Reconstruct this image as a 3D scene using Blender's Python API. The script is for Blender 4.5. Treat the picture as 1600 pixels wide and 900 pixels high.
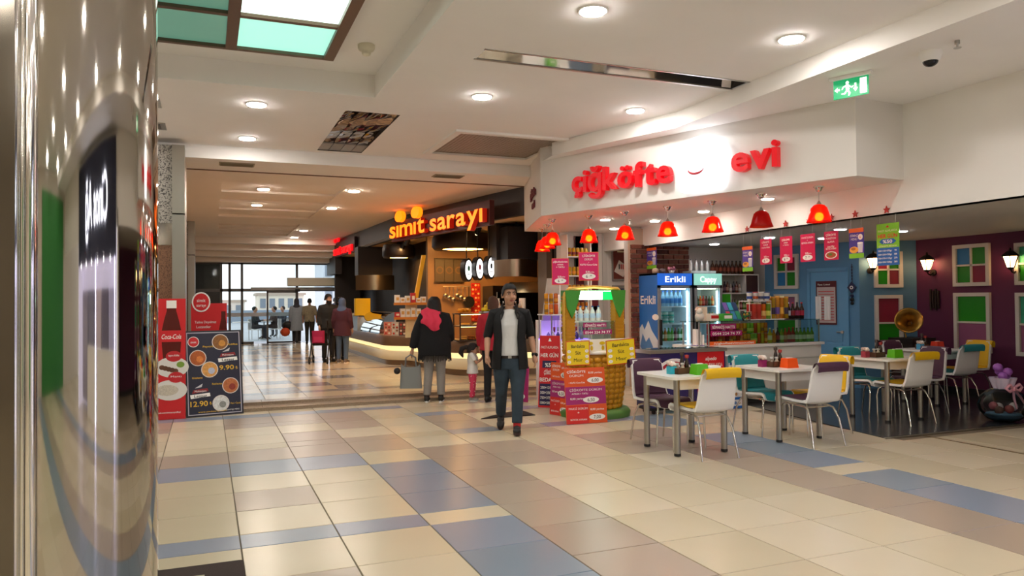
import bpy, bmesh, math, random
from mathutils import Vector, Matrix, Euler
for o in list(bpy.data.objects): bpy.data.objects.remove(o)
S = bpy.context.scene
COL = S.collection
R = math.radians
random.seed(7)
# ------------------------------------------------------------------ camera
cam_d = bpy.data.cameras.new('camera'); cam = bpy.data.objects.new('camera', cam_d); COL.objects.link(cam)
cam_d.sensor_width = 36.0; cam_d.lens = 36.0 * 1175 / 1600; cam_d.clip_start = 0.05; cam_d.clip_end = 400
fw = Vector((0.376, 0.9265, 0.0178)).normalized(); upv = Vector((0.002, -0.0205, 1.0))
rt = fw.cross(upv).normalized(); upv = rt.cross(fw)
cam.matrix_world = Matrix(((rt.x, upv.x, -fw.x, 0), (rt.y, upv.y, -fw.y, 0), (rt.z, upv.z, -fw.z, 1.485), (0, 0, 0, 1)))
S.camera = cam
# ------------------------------------------------------------------ world, exposure
S.view_settings.view_transform = 'Standard'; S.view_settings.look = 'None'
S.view_settings.gamma = 1.0; S.view_settings.use_curve_mapping = False
S.view_settings.exposure = 1.0
W = bpy.data.worlds.new('overcast_sky'); S.world = W; W.use_nodes = True
wn = W.node_tree.nodes; wl = W.node_tree.links
bg = wn['Background']; bg.inputs['Strength'].default_value = .9
wtc = wn.new('ShaderNodeTexCoord'); wns = wn.new('ShaderNodeTexNoise'); wns.inputs['Scale'].default_value = 3.0
wrp = wn.new('ShaderNodeValToRGB'); wrp.color_ramp.elements[0].color = (.78, .86, .98, 1); wrp.color_ramp.elements[1].color = (1, 1, 1, 1)
wl.new(wtc.outputs['Generated'], wns.inputs['Vector']); wl.new(wns.outputs['Fac'], wrp.inputs['Fac']); wl.new(wrp.outputs['Color'], bg.inputs['Color'])
LAMP = 95.0         # emission of the ceiling downlights
# ------------------------------------------------------------------ materials
def lin(c):
    if isinstance(c, str):
        c = c.lstrip('#'); c = tuple(int(c[i:i+2], 16) / 255 for i in (0, 2, 4))
    return tuple((x / 12.92 if x <= .04045 else ((x + .055) / 1.055) ** 2.4) for x in c[:3]) + (1,)
_M = {}
def mat(col, rough=.5, metal=0, emit=0, noise=0, scale=12, bump=0, trans=0, coat=0, ior=1.45, ecol=None, spec=None, kind=None):
    key = (col, rough, metal, emit, noise, scale, bump, trans, coat, ior, ecol, spec, kind)
    if key in _M: return _M[key]
    m = bpy.data.materials.new('m_%s_%d' % (str(col).strip('#'), len(_M))); m.use_nodes = True
    nt = m.node_tree; b = nt.nodes['Principled BSDF']
    c = lin(col)
    b.inputs['Base Color'].default_value = c; b.inputs['Roughness'].default_value = rough; b.inputs['Metallic'].default_value = metal
    b.inputs['IOR'].default_value = ior
    if spec is not None: b.inputs['Specular IOR Level'].default_value = spec
    if emit: b.inputs['Emission Color'].default_value = lin(ecol) if ecol else c; b.inputs['Emission Strength'].default_value = emit
    if trans: b.inputs['Transmission Weight'].default_value = trans
    if coat: b.inputs['Coat Weight'].default_value = coat; b.inputs['Coat Roughness'].default_value = .08
    if noise or bump:
        tc = nt.nodes.new('ShaderNodeTexCoord'); n = nt.nodes.new('ShaderNodeTexNoise')
        n.inputs['Scale'].default_value = scale; n.inputs['Detail'].default_value = 4
        nt.links.new(tc.outputs['Object'], n.inputs['Vector'])
        if noise:
            mx = nt.nodes.new('ShaderNodeMix'); mx.data_type = 'RGBA'; mx.blend_type = 'MIX'
            lo = tuple(x * (1 - noise) for x in c[:3]) + (1,); hi = tuple(min(1, x * (1 + noise)) for x in c[:3]) + (1,)
            mx.inputs[6].default_value = lo; mx.inputs[7].default_value = hi
            nt.links.new(n.outputs['Fac'], mx.inputs[0]); nt.links.new(mx.outputs[2], b.inputs['Base Color'])
        if bump:
            bp = nt.nodes.new('ShaderNodeBump'); bp.inputs['Strength'].default_value = bump; bp.inputs['Distance'].default_value = .01
            nt.links.new(n.outputs['Fac'], bp.inputs['Height']); nt.links.new(bp.outputs['Normal'], b.inputs['Normal'])
    _M[key] = m
    return m
def granite(c1, c2, scale=60):
    key = ('granite', c1, c2, scale)
    if key in _M: return _M[key]
    m = mat(c1, .25, spec=.5, kind=key); nt = m.node_tree; b = nt.nodes['Principled BSDF']
    tc = nt.nodes.new('ShaderNodeTexCoord'); v = nt.nodes.new('ShaderNodeTexVoronoi'); v.inputs['Scale'].default_value = scale
    rp = nt.nodes.new('ShaderNodeValToRGB'); rp.color_ramp.elements[0].color = lin(c2); rp.color_ramp.elements[1].color = lin(c1)
    rp.color_ramp.elements[0].position = .25; rp.color_ramp.elements[1].position = .55
    nt.links.new(tc.outputs['Object'], v.inputs['Vector']); nt.links.new(v.outputs['Color'], rp.inputs['Fac']); nt.links.new(rp.outputs['Color'], b.inputs['Base Color'])
    _M[key] = m; return m
def glassmat(col='#ffffff', tint=.06, rough=0.02):
    key = ('glass', col, tint, rough)
    if key in _M: return _M[key]
    m = bpy.data.materials.new('m_glass_%d' % len(_M)); m.use_nodes = True; nt = m.node_tree
    for n in list(nt.nodes):
        if n.type != 'OUTPUT_MATERIAL': nt.nodes.remove(n)
    out = [n for n in nt.nodes if n.type == 'OUTPUT_MATERIAL'][0]
    t = nt.nodes.new('ShaderNodeBsdfTransparent'); t.inputs[0].default_value = lin(col)
    g = nt.nodes.new('ShaderNodeBsdfGlossy'); g.inputs['Roughness'].default_value = rough
    f = nt.nodes.new('ShaderNodeFresnel'); f.inputs[0].default_value = 1.3
    mx = nt.nodes.new('ShaderNodeMixShader')
    nt.links.new(f.outputs[0], mx.inputs[0]); nt.links.new(t.outputs[0], mx.inputs[1]); nt.links.new(g.outputs[0], mx.inputs[2]); nt.links.new(mx.outputs[0], out.inputs[0])
    _M[key] = m; return m
STEEL = mat('#b9b6b0', .28, 1); CHROME = mat('#d8d5cf', .08, 1); DARKM = mat('#2a2828', .4, .6); BLACK = mat('#161515', .5)
WHITE = mat('#efece6', .45); RUBBER = mat('#1c1b1b', .7)
# ------------------------------------------------------------------ mesh builder
_txt = {}
TMP = bpy.data.scenes.new('workbench')
def tmp_mesh(o):
    """evaluate an object (text, modifiers) outside the main scene and return its vertices and faces"""
    TMP.collection.objects.link(o)
    with bpy.context.temp_override(scene=TMP, view_layer=TMP.view_layers[0]): dg = bpy.context.evaluated_depsgraph_get()
    dg.update(); e = o.evaluated_get(dg); me = e.to_mesh()
    vs = [v.co.copy() for v in me.vertices]; fs = [tuple(p.vertices) for p in me.polygons]
    e.to_mesh_clear(); bpy.data.objects.remove(o); return vs, fs
def text_data(s, bold=0.0, ext=0.0, res=3, shear=0):
    if 'M' in s: bold = 0          # this glyph cannot be emboldened cleanly
    k = (s, bold, ext, res, shear)
    if k in _txt: return _txt[k]
    cu = bpy.data.curves.new('t', 'FONT'); cu.body = s; cu.size = 1; cu.offset = bold; cu.extrude = ext; cu.resolution_u = res; cu.shear = shear
    o = bpy.data.objects.new('t', cu); vs, fs = tmp_mesh(o); bpy.data.curves.remove(cu)
    _txt[k] = (vs, fs); return _txt[k]
KIDS = {}
class MB:
    def __init__(s): s.v = []; s.f = []; s.mi = []; s.ms = []; s.sm = []; s.T = Matrix()
    def _m(s, m):
        if m not in s.ms: s.ms.append(m)
        return s.ms.index(m)
    def add(s, vs, fs, m, smooth=False):
        o = len(s.v); s.v += [s.T @ Vector(v) for v in vs]; i = s._m(m)
        for f in fs: s.f.append(tuple(o + k for k in f)); s.mi.append(i); s.sm.append(smooth)
        return s
    def box(s, x0, x1, y0, y1, z0, z1, m):
        vs = [(x, y, z) for z in (z0, z1) for y in (y0, y1) for x in (x0, x1)]
        return s.add(vs, [(0, 2, 3, 1), (4, 5, 7, 6), (0, 1, 5, 4), (2, 6, 7, 3), (0, 4, 6, 2), (1, 3, 7, 5)], m)
    def cbox(s, c, d, m, rz=0, rx=0, ry=0):
        T = s.T; s.T = T @ Matrix.Translation(c) @ Euler((rx, ry, rz)).to_matrix().to_4x4()
        s.box(-d[0]/2, d[0]/2, -d[1]/2, d[1]/2, -d[2]/2, d[2]/2, m); s.T = T; return s
    def rbox(s, x0, x1, y0, y1, z0, z1, m, r=.02, n=3):
        """box with rounded vertical edges (in plan)"""
        pts = []
        for cx, cy, a0 in ((x1-r, y1-r, 0), (x0+r, y1-r, 90), (x0+r, y0+r, 180), (x1-r, y0+r, 270)):
            for k in range(n+1): a = R(a0 + 90*k/n); pts.append((cx + r*math.cos(a), cy + r*math.sin(a)))
        return s.prism(pts, z0, z1, m, True)
    def prism(s, pts, z0, z1, m, smooth=False):
        n = len(pts); vs = [(x, y, z0) for x, y in pts] + [(x, y, z1) for x, y in pts]
        s.add(vs, [tuple(range(n-1, -1, -1)), tuple(range(n, 2*n))], m)
        return s.add(vs, [(i, (i+1) % n, n+(i+1) % n, n+i) for i in range(n)], m, smooth)
    def plate(s, pts, z0, z1, m): return s.prism(pts, z0, z1, m)
    def cyl(s, p0, p1, r0, m, r1=None, n=12, cap=True):
        r1 = r0 if r1 is None else r1; p0 = Vector(p0); p1 = Vector(p1); d = (p1-p0).normalized()
        a = d.cross(Vector((0, 0, 1)) if abs(d.z) < .9 else Vector((1, 0, 0))).normalized(); b = d.cross(a)
        vs = []
        for p, r in ((p0, r0), (p1, r1)):
            for k in range(n): t = 2*math.pi*k/n; vs.append(p + a*math.cos(t)*r + b*math.sin(t)*r)
        s.add(vs, [(i, n+i, n+(i+1) % n, (i+1) % n) for i in range(n)], m, True)
        if cap: s.add(vs, [tuple(range(n)), tuple(range(2*n-1, n-1, -1))], m)
        return s
    def tube(s, path, r, m, n=8, closed=False, cap=True):
        P = [Vector(p) for p in path]; L = len(P); vs = []; rs = r if isinstance(r, (list, tuple)) else [r]*L
        a = None
        for i, p in enumerate(P):
            if closed: d = P[(i+1) % L] - P[i-1]
            else: d = P[min(i+1, L-1)] - P[max(i-1, 0)]
            d.normalize()
            if a is None: a = d.cross(Vector((0, 0, 1)) if abs(d.z) < .9 else Vector((1, 0, 0))).normalized()
            else: a = (a - d*a.dot(d)).normalized()
            b = d.cross(a)
            for k in range(n): t = 2*math.pi*k/n; vs.append(p + (a*math.cos(t) + b*math.sin(t))*rs[i])
        fs = []
        for i in range(L if closed else L-1):
            j = (i+1) % L
            fs += [(i*n+k, j*n+k, j*n+(k+1) % n, i*n+(k+1) % n) for k in range(n)]
        s.add(vs, fs, m, True)
        if cap and not closed: s.add(vs, [tuple(range(n-1, -1, -1)), tuple(range((L-1)*n, L*n))], m)
        return s
    def lathe(s, prof, m, c=(0, 0, 0), n=16, sx=1, sy=1, smooth=True):
        vs = []; k = len(prof)
        for i in range(n):
            t = 2*math.pi*i/n
            for r, z in prof: vs.append((c[0] + r*math.cos(t)*sx, c[1] + r*math.sin(t)*sy, c[2] + z))
        fs = [(i*k+j, ((i+1) % n)*k+j, ((i+1) % n)*k+j+1, i*k+j+1) for i in range(n) for j in range(k-1)]
        return s.add(vs, fs, m, smooth)
    def ball(s, c, r, m, n=10, k=7):
        rx, ry, rz = (r, r, r) if not isinstance(r, (tuple, list)) else r
        vs = [(c[0], c[1], c[2]-rz)]
        for j in range(1, k):
            ph = -math.pi/2 + math.pi*j/k
            for i in range(n): t = 2*math.pi*i/n; vs.append((c[0]+rx*math.cos(ph)*math.cos(t), c[1]+ry*math.cos(ph)*math.sin(t), c[2]+rz*math.sin(ph)))
        vs.append((c[0], c[1], c[2]+rz)); e = len(vs)-1
        fs = [(0, 1+(i+1) % n, 1+i) for i in range(n)] + [(e, 1+(k-2)*n+i, 1+(k-2)*n+(i+1) % n) for i in range(n)]
        for j in range(k-2): fs += [(1+j*n+i, 1+j*n+(i+1) % n, 1+(j+1)*n+(i+1) % n, 1+(j+1)*n+i) for i in range(n)]
        return s.add(vs, fs, m, True)
    def grid(s, fn, nu, nv, m, closed=False, smooth=True):
        vs = [fn(i/(nu-1) if not closed else i/nu, j/(nv-1)) for i in range(nu) for j in range(nv)]
        fs = [(i*nv+j, ((i+1) % nu)*nv+j, ((i+1) % nu)*nv+j+1, i*nv+j+1) for i in range(nu if closed else nu-1) for j in range(nv-1)]
        return s.add(vs, fs, m, smooth)
    # flat print, drawn in local x (right) / y (up) at height z
    def rect(s, x0, y0, x1, y1, m, z=.002): return s.add([(x0, y0, z), (x1, y0, z), (x1, y1, z), (x0, y1, z)], [(0, 1, 2, 3)], m)
    def poly(s, pts, m, z=.002): return s.add([(x, y, z) for x, y in pts], [tuple(range(len(pts)))], m)
    def disc(s, x, y, rx, m, ry=None, z=.003, n=20):
        ry = ry or rx
        return s.poly([(x+rx*math.cos(2*math.pi*i/n), y+ry*math.sin(2*math.pi*i/n)) for i in range(n)], m, z)
    def text(s, t, x, y, size, m, z=.004, align='c', bold=.015, ext=0, wide=None, shear=0, res=3):
        vs, fs = text_data(t, bold*.45, ext/size if ext else 0, res, shear)
        x0 = min(v.x for v in vs); x1 = max(v.x for v in vs); sx = size
        if wide: sx = wide/(x1-x0)
        ox = {'c': (x0+x1)/2, 'l': x0, 'r': x1}[align]
        return s.add([((v.x-ox)*sx + x, v.y*size + y, v.z*size + z) for v in vs], fs, m)
    def build(s, name, parent=None, loc=None, rz=0, rot=None):
        me = bpy.data.meshes.new(name); me.from_pydata([tuple(v) for v in s.v], [], s.f)
        for m in s.ms: me.materials.append(m)
        me.polygons.foreach_set('material_index', s.mi); me.polygons.foreach_set('use_smooth', s.sm); me.update()
        o = bpy.data.objects.new(name, me); COL.objects.link(o)
        if parent: o.parent = parent; KIDS.setdefault(parent.name, []).append(o)
        if loc: o.location = loc
        if rot: o.rotation_euler = rot
        elif rz: o.rotation_euler = (0, 0, rz)
        return o
def tag(o, label=None, cat=None, group=None, kind=None):
    if label: o['label'] = label
    if cat: o['category'] = cat
    if group: o['group'] = group
    if kind: o['kind'] = kind
    return o
def thing(name, label, cat, loc=(0, 0, 0), rz=0, group=None):
    o = bpy.data.objects.new(name, None); COL.objects.link(o); o.empty_display_size = .1
    o.location = loc; o.rotation_euler = (0, 0, rz)
    return tag(o, label, cat, group)
def copy_tree(o, parent=None):
    c = o.copy(); COL.objects.link(c)
    if parent: c.parent = parent; KIDS.setdefault(parent.name, []).append(c)
    for ch in list(KIDS.get(o.name, [])): copy_tree(ch, c)
    return c
def struct(mb, name, parent=None, **k):
    o = mb.build(name, parent, **k)
    if not parent: o['kind'] = 'structure'
    return o
def frame_T(origin, xdir, ydir=(0, 0, 1)):
    """matrix whose local x/y lie in a vertical print plane and z is the outward normal"""
    x = Vector(xdir).normalized(); y = Vector(ydir).normalized(); z = x.cross(y).normalized(); y = z.cross(x)
    M = Matrix((x, y, z)).transposed().to_4x4(); M.translation = Vector(origin); return M
# ================================================================== the building
CEIL = mat('#f3f0eb', .8, noise=.03, scale=2); CEIL2 = mat('#f1e9de', .8, noise=.03, scale=2)
WALLW = mat('#f0ece6', .7, noise=.02, scale=3)
ZM, ZL, ZC, ZF, ZI = 3.77, 3.58, 4.02, 2.76, 2.42     # main ceiling, lower border, coffer, fascia soffit, shop ceiling
# --- floor: grout slab + single tiles
TB = [mat('#cabda3', .27, noise=.05, scale=1.5), mat('#c3b69b', .27, noise=.05, scale=1.5), mat('#cec1a8', .27, noise=.05, scale=1.5)]
TG = [mat('#aa9b8a', .28, noise=.06, scale=1.5), mat('#a49484', .28, noise=.06, scale=1.5)]
TU = [mat('#7d8c9b', .28, noise=.06, scale=1.5), mat('#848fa0', .28, noise=.06, scale=1.5)]
TD = [mat('#8d8598', .28, noise=.06, scale=1.5)]
GROUT = mat('#6f6250', .8)
mb = MB(); mb.box(-8, 11, -9, 10.97, -.2, -.004, GROUT)
floor = struct(mb, 'floor')
X0, TW = .19, .593
rowsL = [2.0, 2.54, 3.12, 3.70, 4.29, 4.88, 5.165, 5.75, 6.335, 6.92, 7.50, 8.11, 8.40, 8.98, 9.56, 9.85, 10.42, 10.70, 10.965]
rowsR = [1.60, 2.19, 2.78, 3.37, 3.96, 4.555, 5.15, 5.75, 6.335, 6.92, 7.50, 8.11, 8.40, 8.98, 9.56, 9.85, 10.42, 10.70, 10.965]
def tcol(k, y):      # tile colour by column and row centre, as laid in the photograph
    thin = (8.11 < y < 8.40) or (9.56 < y < 9.85) or (10.42 < y < 10.70)
    if k <= 2:
        if 4.88 < y < 5.165 or 6.92 < y < 7.5: return 'U'
        if 7.5 < y < 8.11: return 'G'
        if k == 1 and 5.75 < y < 6.335: return 'G'
        if k == 1 and 3.7 < y < 4.29: return 'G'
        if k == 2 and 8.11 < y < 8.98: return 'G'
        if 9.5 < y < 10.42: return 'G' if k else 'B'
        if 10.42 < y < 10.7: return 'U'
        return 'B'
    if k == 3:
        if y < 4.88 or 5.165 < y < 6.92: return 'U'
        if 7.5 < y < 8.4: return 'G'
        if 8.98 < y < 10.42: return 'D2'
        return 'U' if 10.42 < y < 10.7 else 'B'
    if k == 4:
        if y < 7.5: return 'G'
        return 'U' if 10.42 < y < 10.7 else 'B'
    if k == 5:
        if 8.11 < y < 8.40 or 9.56 < y < 9.85: return 'U'
        if 6.335 < y < 7.5 or 8.4 < y < 9.56: return 'G'
        return 'B'
    if k in (6,): return 'G' if thin else 'B'
    if k == 7:
        if 6.335 < y < 7.5: return 'G'
        return 'D' if thin else 'B'
    if k == 8:
        if y < 7.5: return 'G'
        return 'D' if thin else 'B'
    if k == 9:
        if 4.85 < y < 5.15 or 6.92 < y < 7.5: return 'B'
        return 'U' if y < 8.4 else 'B'
    if k == -1: return 'U' if (4.88 < y < 5.165 or 6.92 < y < 7.5) else 'B'
    return 'B'
TILEM = {}
def tile_mesh(w, d, m):
    key = (round(w, 3), round(d, 3), m.name)
    if key not in TILEM:
        t = MB(); b = .004
        t.add([(-w/2, -d/2, -.01), (w/2, -d/2, -.01), (w/2, d/2, -.01), (-w/2, d/2, -.01), (-w/2+b, -d/2+b, 0), (w/2-b, -d/2+b, 0), (w/2-b, d/2-b, 0), (-w/2+b, d/2-b, 0)],
              [(4, 5, 6, 7), (0, 1, 5, 4), (1, 2, 6, 5), (2, 3, 7, 6), (3, 0, 4, 7)], m)
        o = t.build('tile'); TILEM[key] = o.data; bpy.data.objects.remove(o)
    return TILEM[key]
cnt = 0; far = MB()
def in_view(x, y, z=0, marg=.12):
    d = Vector((x, y, z - 1.485)); zc = d.dot(fw)
    if zc < .5: return False
    return abs(d.dot(rt)/zc) < .681 + marg and abs(d.dot(upv)/zc) < .383 + marg
for k in range(-12, 19):
    rows = rowsL if k <= 3 else list(rowsR)
    if k == 9: rows = [y for y in rowsR if y not in (5.15,)] + [4.85, 5.15]; rows.remove(4.555); rows = sorted(rows + [4.26, ]); rows = [y for y in rows if y not in (3.96,)]
    rows = sorted(set([-9 + .59*i for i in range(60) if -9 + .59*i < rows[0] - .3] + list(rows)))
    x0 = X0 + TW*(k-1) ; x1 = x0 + TW
    kk = k
    for y0, y1 in zip(rows, rows[1:]):
        xc, yc = (x0+x1)/2, (y0+y1)/2
        if xc > 6.75 + (yc-5.9)*.13 and yc > 5.9: continue
        c = tcol(kk, yc); pal = {'B': TB, 'G': TG, 'U': TU, 'D': TD, 'D2': TG}[c]; m = pal[(k*7 + int(yc*31)) % len(pal)]
        w, d = x1-x0-.003, y1-y0-.003
        if in_view(xc, yc) and yc > 1.9 and cnt < 298:
            o = bpy.data.objects.new('tile', tile_mesh(w, d, m)); COL.objects.link(o); o.parent = floor; o.location = (xc, yc, 0); cnt += 1
        else: far.T = Matrix.Translation((xc, yc, 0)); far.add([(-w/2, -d/2, 0), (w/2, -d/2, 0), (w/2, d/2, 0), (-w/2, d/2, 0)], [(0, 1, 2, 3)], m)
o = far.build('tile_field', floor); o['kind'] = 'stuff'
# dark shop floor
DK = mat('#2e2e31', .22, noise=.15, scale=2)
mb = MB(); mb.prism([(6.63, 5.9), (10.8, 5.9), (10.8, 11.3), (7.35, 11.3), (7.02, 8.67)], -.01, .006, DK)
struct(mb, 'floor_shop')
mb = MB(); mb.box(7.12, 7.15, 2.4, 5.85, 0, .004, mat('#7d6848', .4, .5)); struct(mb, 'trim_1')
mb = MB(); mb.box(6.6, 10.8, 5.87, 5.9, 0, .012, STEEL); struct(mb, 'trim_2')
# --- steps and upper floor
STG = granite('#b09a82', '#94816e', 140)
for i, (a, z0, z1) in enumerate(((10.97, 0, .05), (11.22, .05, .1))):
    mb = MB(); mb.box(-1.6, 5.35, a, a+.4, z0-.05, z1-.012, STG); st = struct(mb, 'floor_step' )
    for k in range(6):
        s = MB(); s.box(-1.6+k*1.16, -1.6+(k+1)*1.16-.006, a-.015, a+.262, z1-.012, z1, STG); s.build('tread_slab', st)
mb = MB(); mb.box(-1.6, 12, 11.45, 27.6, -.1, .096, GROUT); upper = struct(mb, 'floor_upper')
UB = [mat('#dcc7a3', .15, noise=.05, scale=1.5), mat('#d5bf9b', .17, noise=.05, scale=1.5)]
UG = [mat('#a9998a', .15, noise=.06, scale=1.5), mat('#98887b', .15, noise=.06, scale=1.5)]
rnd = random.Random(3); far = MB(); cnt = 0
yy = 11.46; rows = [yy]
while yy < 27.5: yy += (.29 if len(rows) in (2, 9, 16, 22) else .59); rows.append(min(yy, 27.55))
for k in range(-2, 20):
    x0 = X0 + TW*(k-1)
    for j, (y0, y1) in enumerate(zip(rows, rows[1:])):
        xc, yc = x0 + TW/2, (y0+y1)/2; w, d = TW-.003, y1-y0-.003
        g = (j in (1, 8, 15, 21)) or (k <= 4 and rnd.random() < .33) or (k == 3 and j % 7 == 3)
        m = (UG if g else UB)[rnd.randrange(2)]
        if in_view(xc, yc, .1, 0) and cnt < 298 and k < 9:
            o = bpy.data.objects.new('tile', tile_mesh(w, d, m)); COL.objects.link(o); o.parent = upper; o.location = (xc, yc, .1); cnt += 1
        else: far.T = Matrix.Translation((xc, yc, .1)); far.add([(-w/2, -d/2, 0), (w/2, -d/2, 0), (w/2, d/2, 0), (-w/2, d/2, 0)], [(0, 1, 2, 3)], m)
o = far.build('tile_field', upper); o['kind'] = 'stuff'
# --- ceilings
def sheet(mb, xs, ys, z, m, holes, th=.02):
    xs = sorted(set(xs)); ys = sorted(set(ys))
    for x0, x1 in zip(xs, xs[1:]):
        for y0, y1 in zip(ys, ys[1:]):
            xc, yc = (x0+x1)/2, (y0+y1)/2
            if any(a < xc < b and c < yc < d for a, b, c, d in holes): continue
            mb.add([(x0, y0, z), (x0, y1, z), (x1, y1, z), (x1, y0, z)], [(0, 1, 2, 3)], m)
def sides(mb, x0, x1, y0, y1, z0, z1, m):
    mb.add([(x0, y0, z0), (x1, y0, z0), (x1, y1, z0), (x0, y1, z0), (x0, y0, z1), (x1, y0, z1), (x1, y1, z1), (x0, y1, z1)],
           [(0, 1, 5, 4), (1, 2, 6, 5), (2, 3, 7, 6), (3, 0, 4, 7)], m)
COF = (-4.2, 1.74, 1.9, 8.30); FIX = (2.35, 5.28, 6.35, 6.64); ART = (1.53, 2.19, 8.97, 11.45); VENT = (3.16, 4.72, 9.55, 11.0)
holes = [COF, FIX, ART, VENT]
mb = MB()
xs = [-8, 4.5]; ys = [-9, 11.6]
for h in holes: xs += h[:2]; ys += h[2:]
xs = [x for x in xs if x <= 4.5] + [4.5]
sheet(mb, xs, ys, ZM, CEIL, holes)
for y0, y1 in ((-9, 6.35), (6.64, 7.7)): mb.add([(4.5, y0, ZM), (4.5, y1, ZM), (5.3, y1, ZM), (5.3, y0, ZM)], [(0, 1, 2, 3)], CEIL)
mb.add([(4.5, 7.7, ZM), (4.5, 9.55, ZM), (4.66, 9.55, ZM), (4.85, 9.0, ZM), (5.3, 7.7, ZM)], [(0, 1, 2, 3, 4)], CEIL)
mb.add([(4.72, 9.55, ZM), (4.72, 11.6, ZM), (5.3, 11.6, ZM), (5.3, 9.55, ZM)], [(0, 1, 2, 3)], CEIL)
mb.add([(4.5, 11.0, ZM), (4.5, 11.6, ZM), (4.72, 11.6, ZM), (4.72, 11.0, ZM)], [(0, 1, 2, 3)], CEIL)
ceiling = struct(mb, 'ceiling')
# step faces and lower border
mb = MB()
edge = [(5.3, -9), (5.3, 7.7), (4.85, 9.0), (4.62, 9.8)]
for (a, b), (c, d) in zip(edge, edge[1:]): mb.add([(a, b, ZM), (c, d, ZM), (c, d, ZL), (a, b, ZL)], [(0, 1, 2, 3)], WALLW)
mb.add([(-8, 11.6, ZM), (5.4, 11.6, ZM), (5.4, 11.6, ZL), (-8, 11.6, ZL)], [(0, 1, 2, 3)], WALLW)
mb.add([(5.3, -9, ZL), (5.3, 7.7, ZL), (4.85, 9.0, ZL), (4.62, 9.8, ZL), (4.66, 10.3, ZL), (7.4, 10.3, ZL), (7.4, -9, ZL)], [(0, 1, 2, 3, 4, 5, 6)], CEIL)
mb.add([(-8, 11.6, ZL), (-8, 12.62, ZL), (5.4, 12.62, ZL), (5.4, 11.6, ZL)], [(0, 1, 2, 3)], CEIL)
struct(mb, 'ceiling_border')
mb = MB(); mb.box(-.35, 5.4, 12.56, 12.6, ZL-.012, ZL+.01, mat('#6d4a38', .5)); struct(mb, 'trim_3')
# coffer over the left side
mb = MB(); sides(mb, *COF, ZM, ZC, CEIL); mb.add([(COF[0], COF[2], ZC), (COF[0], COF[3], ZC), (COF[1], COF[3], ZC), (COF[1], COF[2], ZC)], [(0, 1, 2, 3)], CEIL)
struct(mb, 'ceiling_coffer')
# hall ceiling beyond the joint with stepped coffers
mb = MB(); cofs = [(.25, 2.35, 13.7, 19.2), (.3, 2.3, 20.6, 24.2)]
xs = [-1.6, 5.6]; ys = [12.62, 25.2]
for h in cofs: xs += h[:2]; ys += h[2:]
sheet(mb, xs, ys, ZL, CEIL2, cofs)
for a, b, c, d in cofs:
    n = 4; dy = (d-c)/n
    sides(mb, a, b, c, d, ZL, ZL+.06, CEIL2)
    for i in range(n):      # saw-tooth steps: each level a little higher towards the far end
        y0, y1 = c+i*dy, c+(i+1)*dy; z = ZL+.02
        mb.add([(a, y0, z), (a, y1, z+.035), (b, y1, z+.035), (b, y0, z)], [(0, 1, 2, 3)], CEIL2)
        if i < n-1: mb.add([(a, y1, z+.035), (b, y1, z+.035), (b, y1, ZL+.015), (a, y1, ZL+.015)], [(0, 1, 2, 3)], CEIL2)
struct(mb, 'ceiling_hall')
mb = MB(); z = ZL                       # stepped cornice down to the glass front
for i, (y0, y1, zz) in enumerate(((25.2, 25.7, 3.4), (25.7, 26.2, 3.22), (26.2, 26.8, 3.05), (26.8, 27.5, 2.9))):
    mb.add([(-1.6, y0, z), (5.6, y0, z), (5.6, y0, zz), (-1.6, y0, zz)], [(0, 1, 2, 3)], CEIL2)
    mb.add([(-1.6, y0, zz), (-1.6, y1, zz), (5.6, y1, zz), (5.6, y0, zz)], [(0, 1, 2, 3)], CEIL2); z = zz
struct(mb, 'ceiling_cornice')
# lid that closes the building above
mb = MB(); mb.box(-8.2, 12.2, -9.2, 27.5, 4.35, 4.45, CEIL); struct(mb, 'ceiling_slab')
# --- outer walls
mb = MB(); mb.box(-8.2, -8, -9.2, 11.6, 0, 4.4, mat('#cfc4b0', .7)); struct(mb, 'wall_left')
mb = MB(); mb.box(-8.2, 12.2, -9.2, -9, 0, 4.4, mat('#c9bfae', .7)); struct(mb, 'wall_back')
mb = MB(); mb.box(2.2, 6.6, -9, -8.9, 0, 3.4, mat('#2f7a34', .6)); struct(mb, 'wall_green')
mb = MB(); mb.box(-1.75, -1.6, 11.6, 27.6, 0, 4.4, mat('#7b5c48', .6)); struct(mb, 'wall_hall')
mb = MB(); mb.box(-8, -1.6, 11.5, 11.6, 0, 4.4, WALLW); struct(mb, 'wall_corner')
# wall above the shops on the right (X = 7)
mb = MB(); mb.box(7.0, 7.16, -9, 12.6, ZI, ZL+.3, WALLW); struct(mb, 'wall_right')
# --- fascia box of the red-letter shop
mb = MB(); FA, FB = Vector((4.64, 10.25, 0)), Vector((6.27, 5.88, 0))
pts = [(6.27, 5.88), (7.0, 5.93), (7.0, 12.6), (5.37, 12.6), (4.64, 10.25)]
mb.prism(pts, ZF, ZL+.25, mat('#e3ded7', .7, noise=.02, scale=3)); struct(mb, 'wall_fascia')
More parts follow.
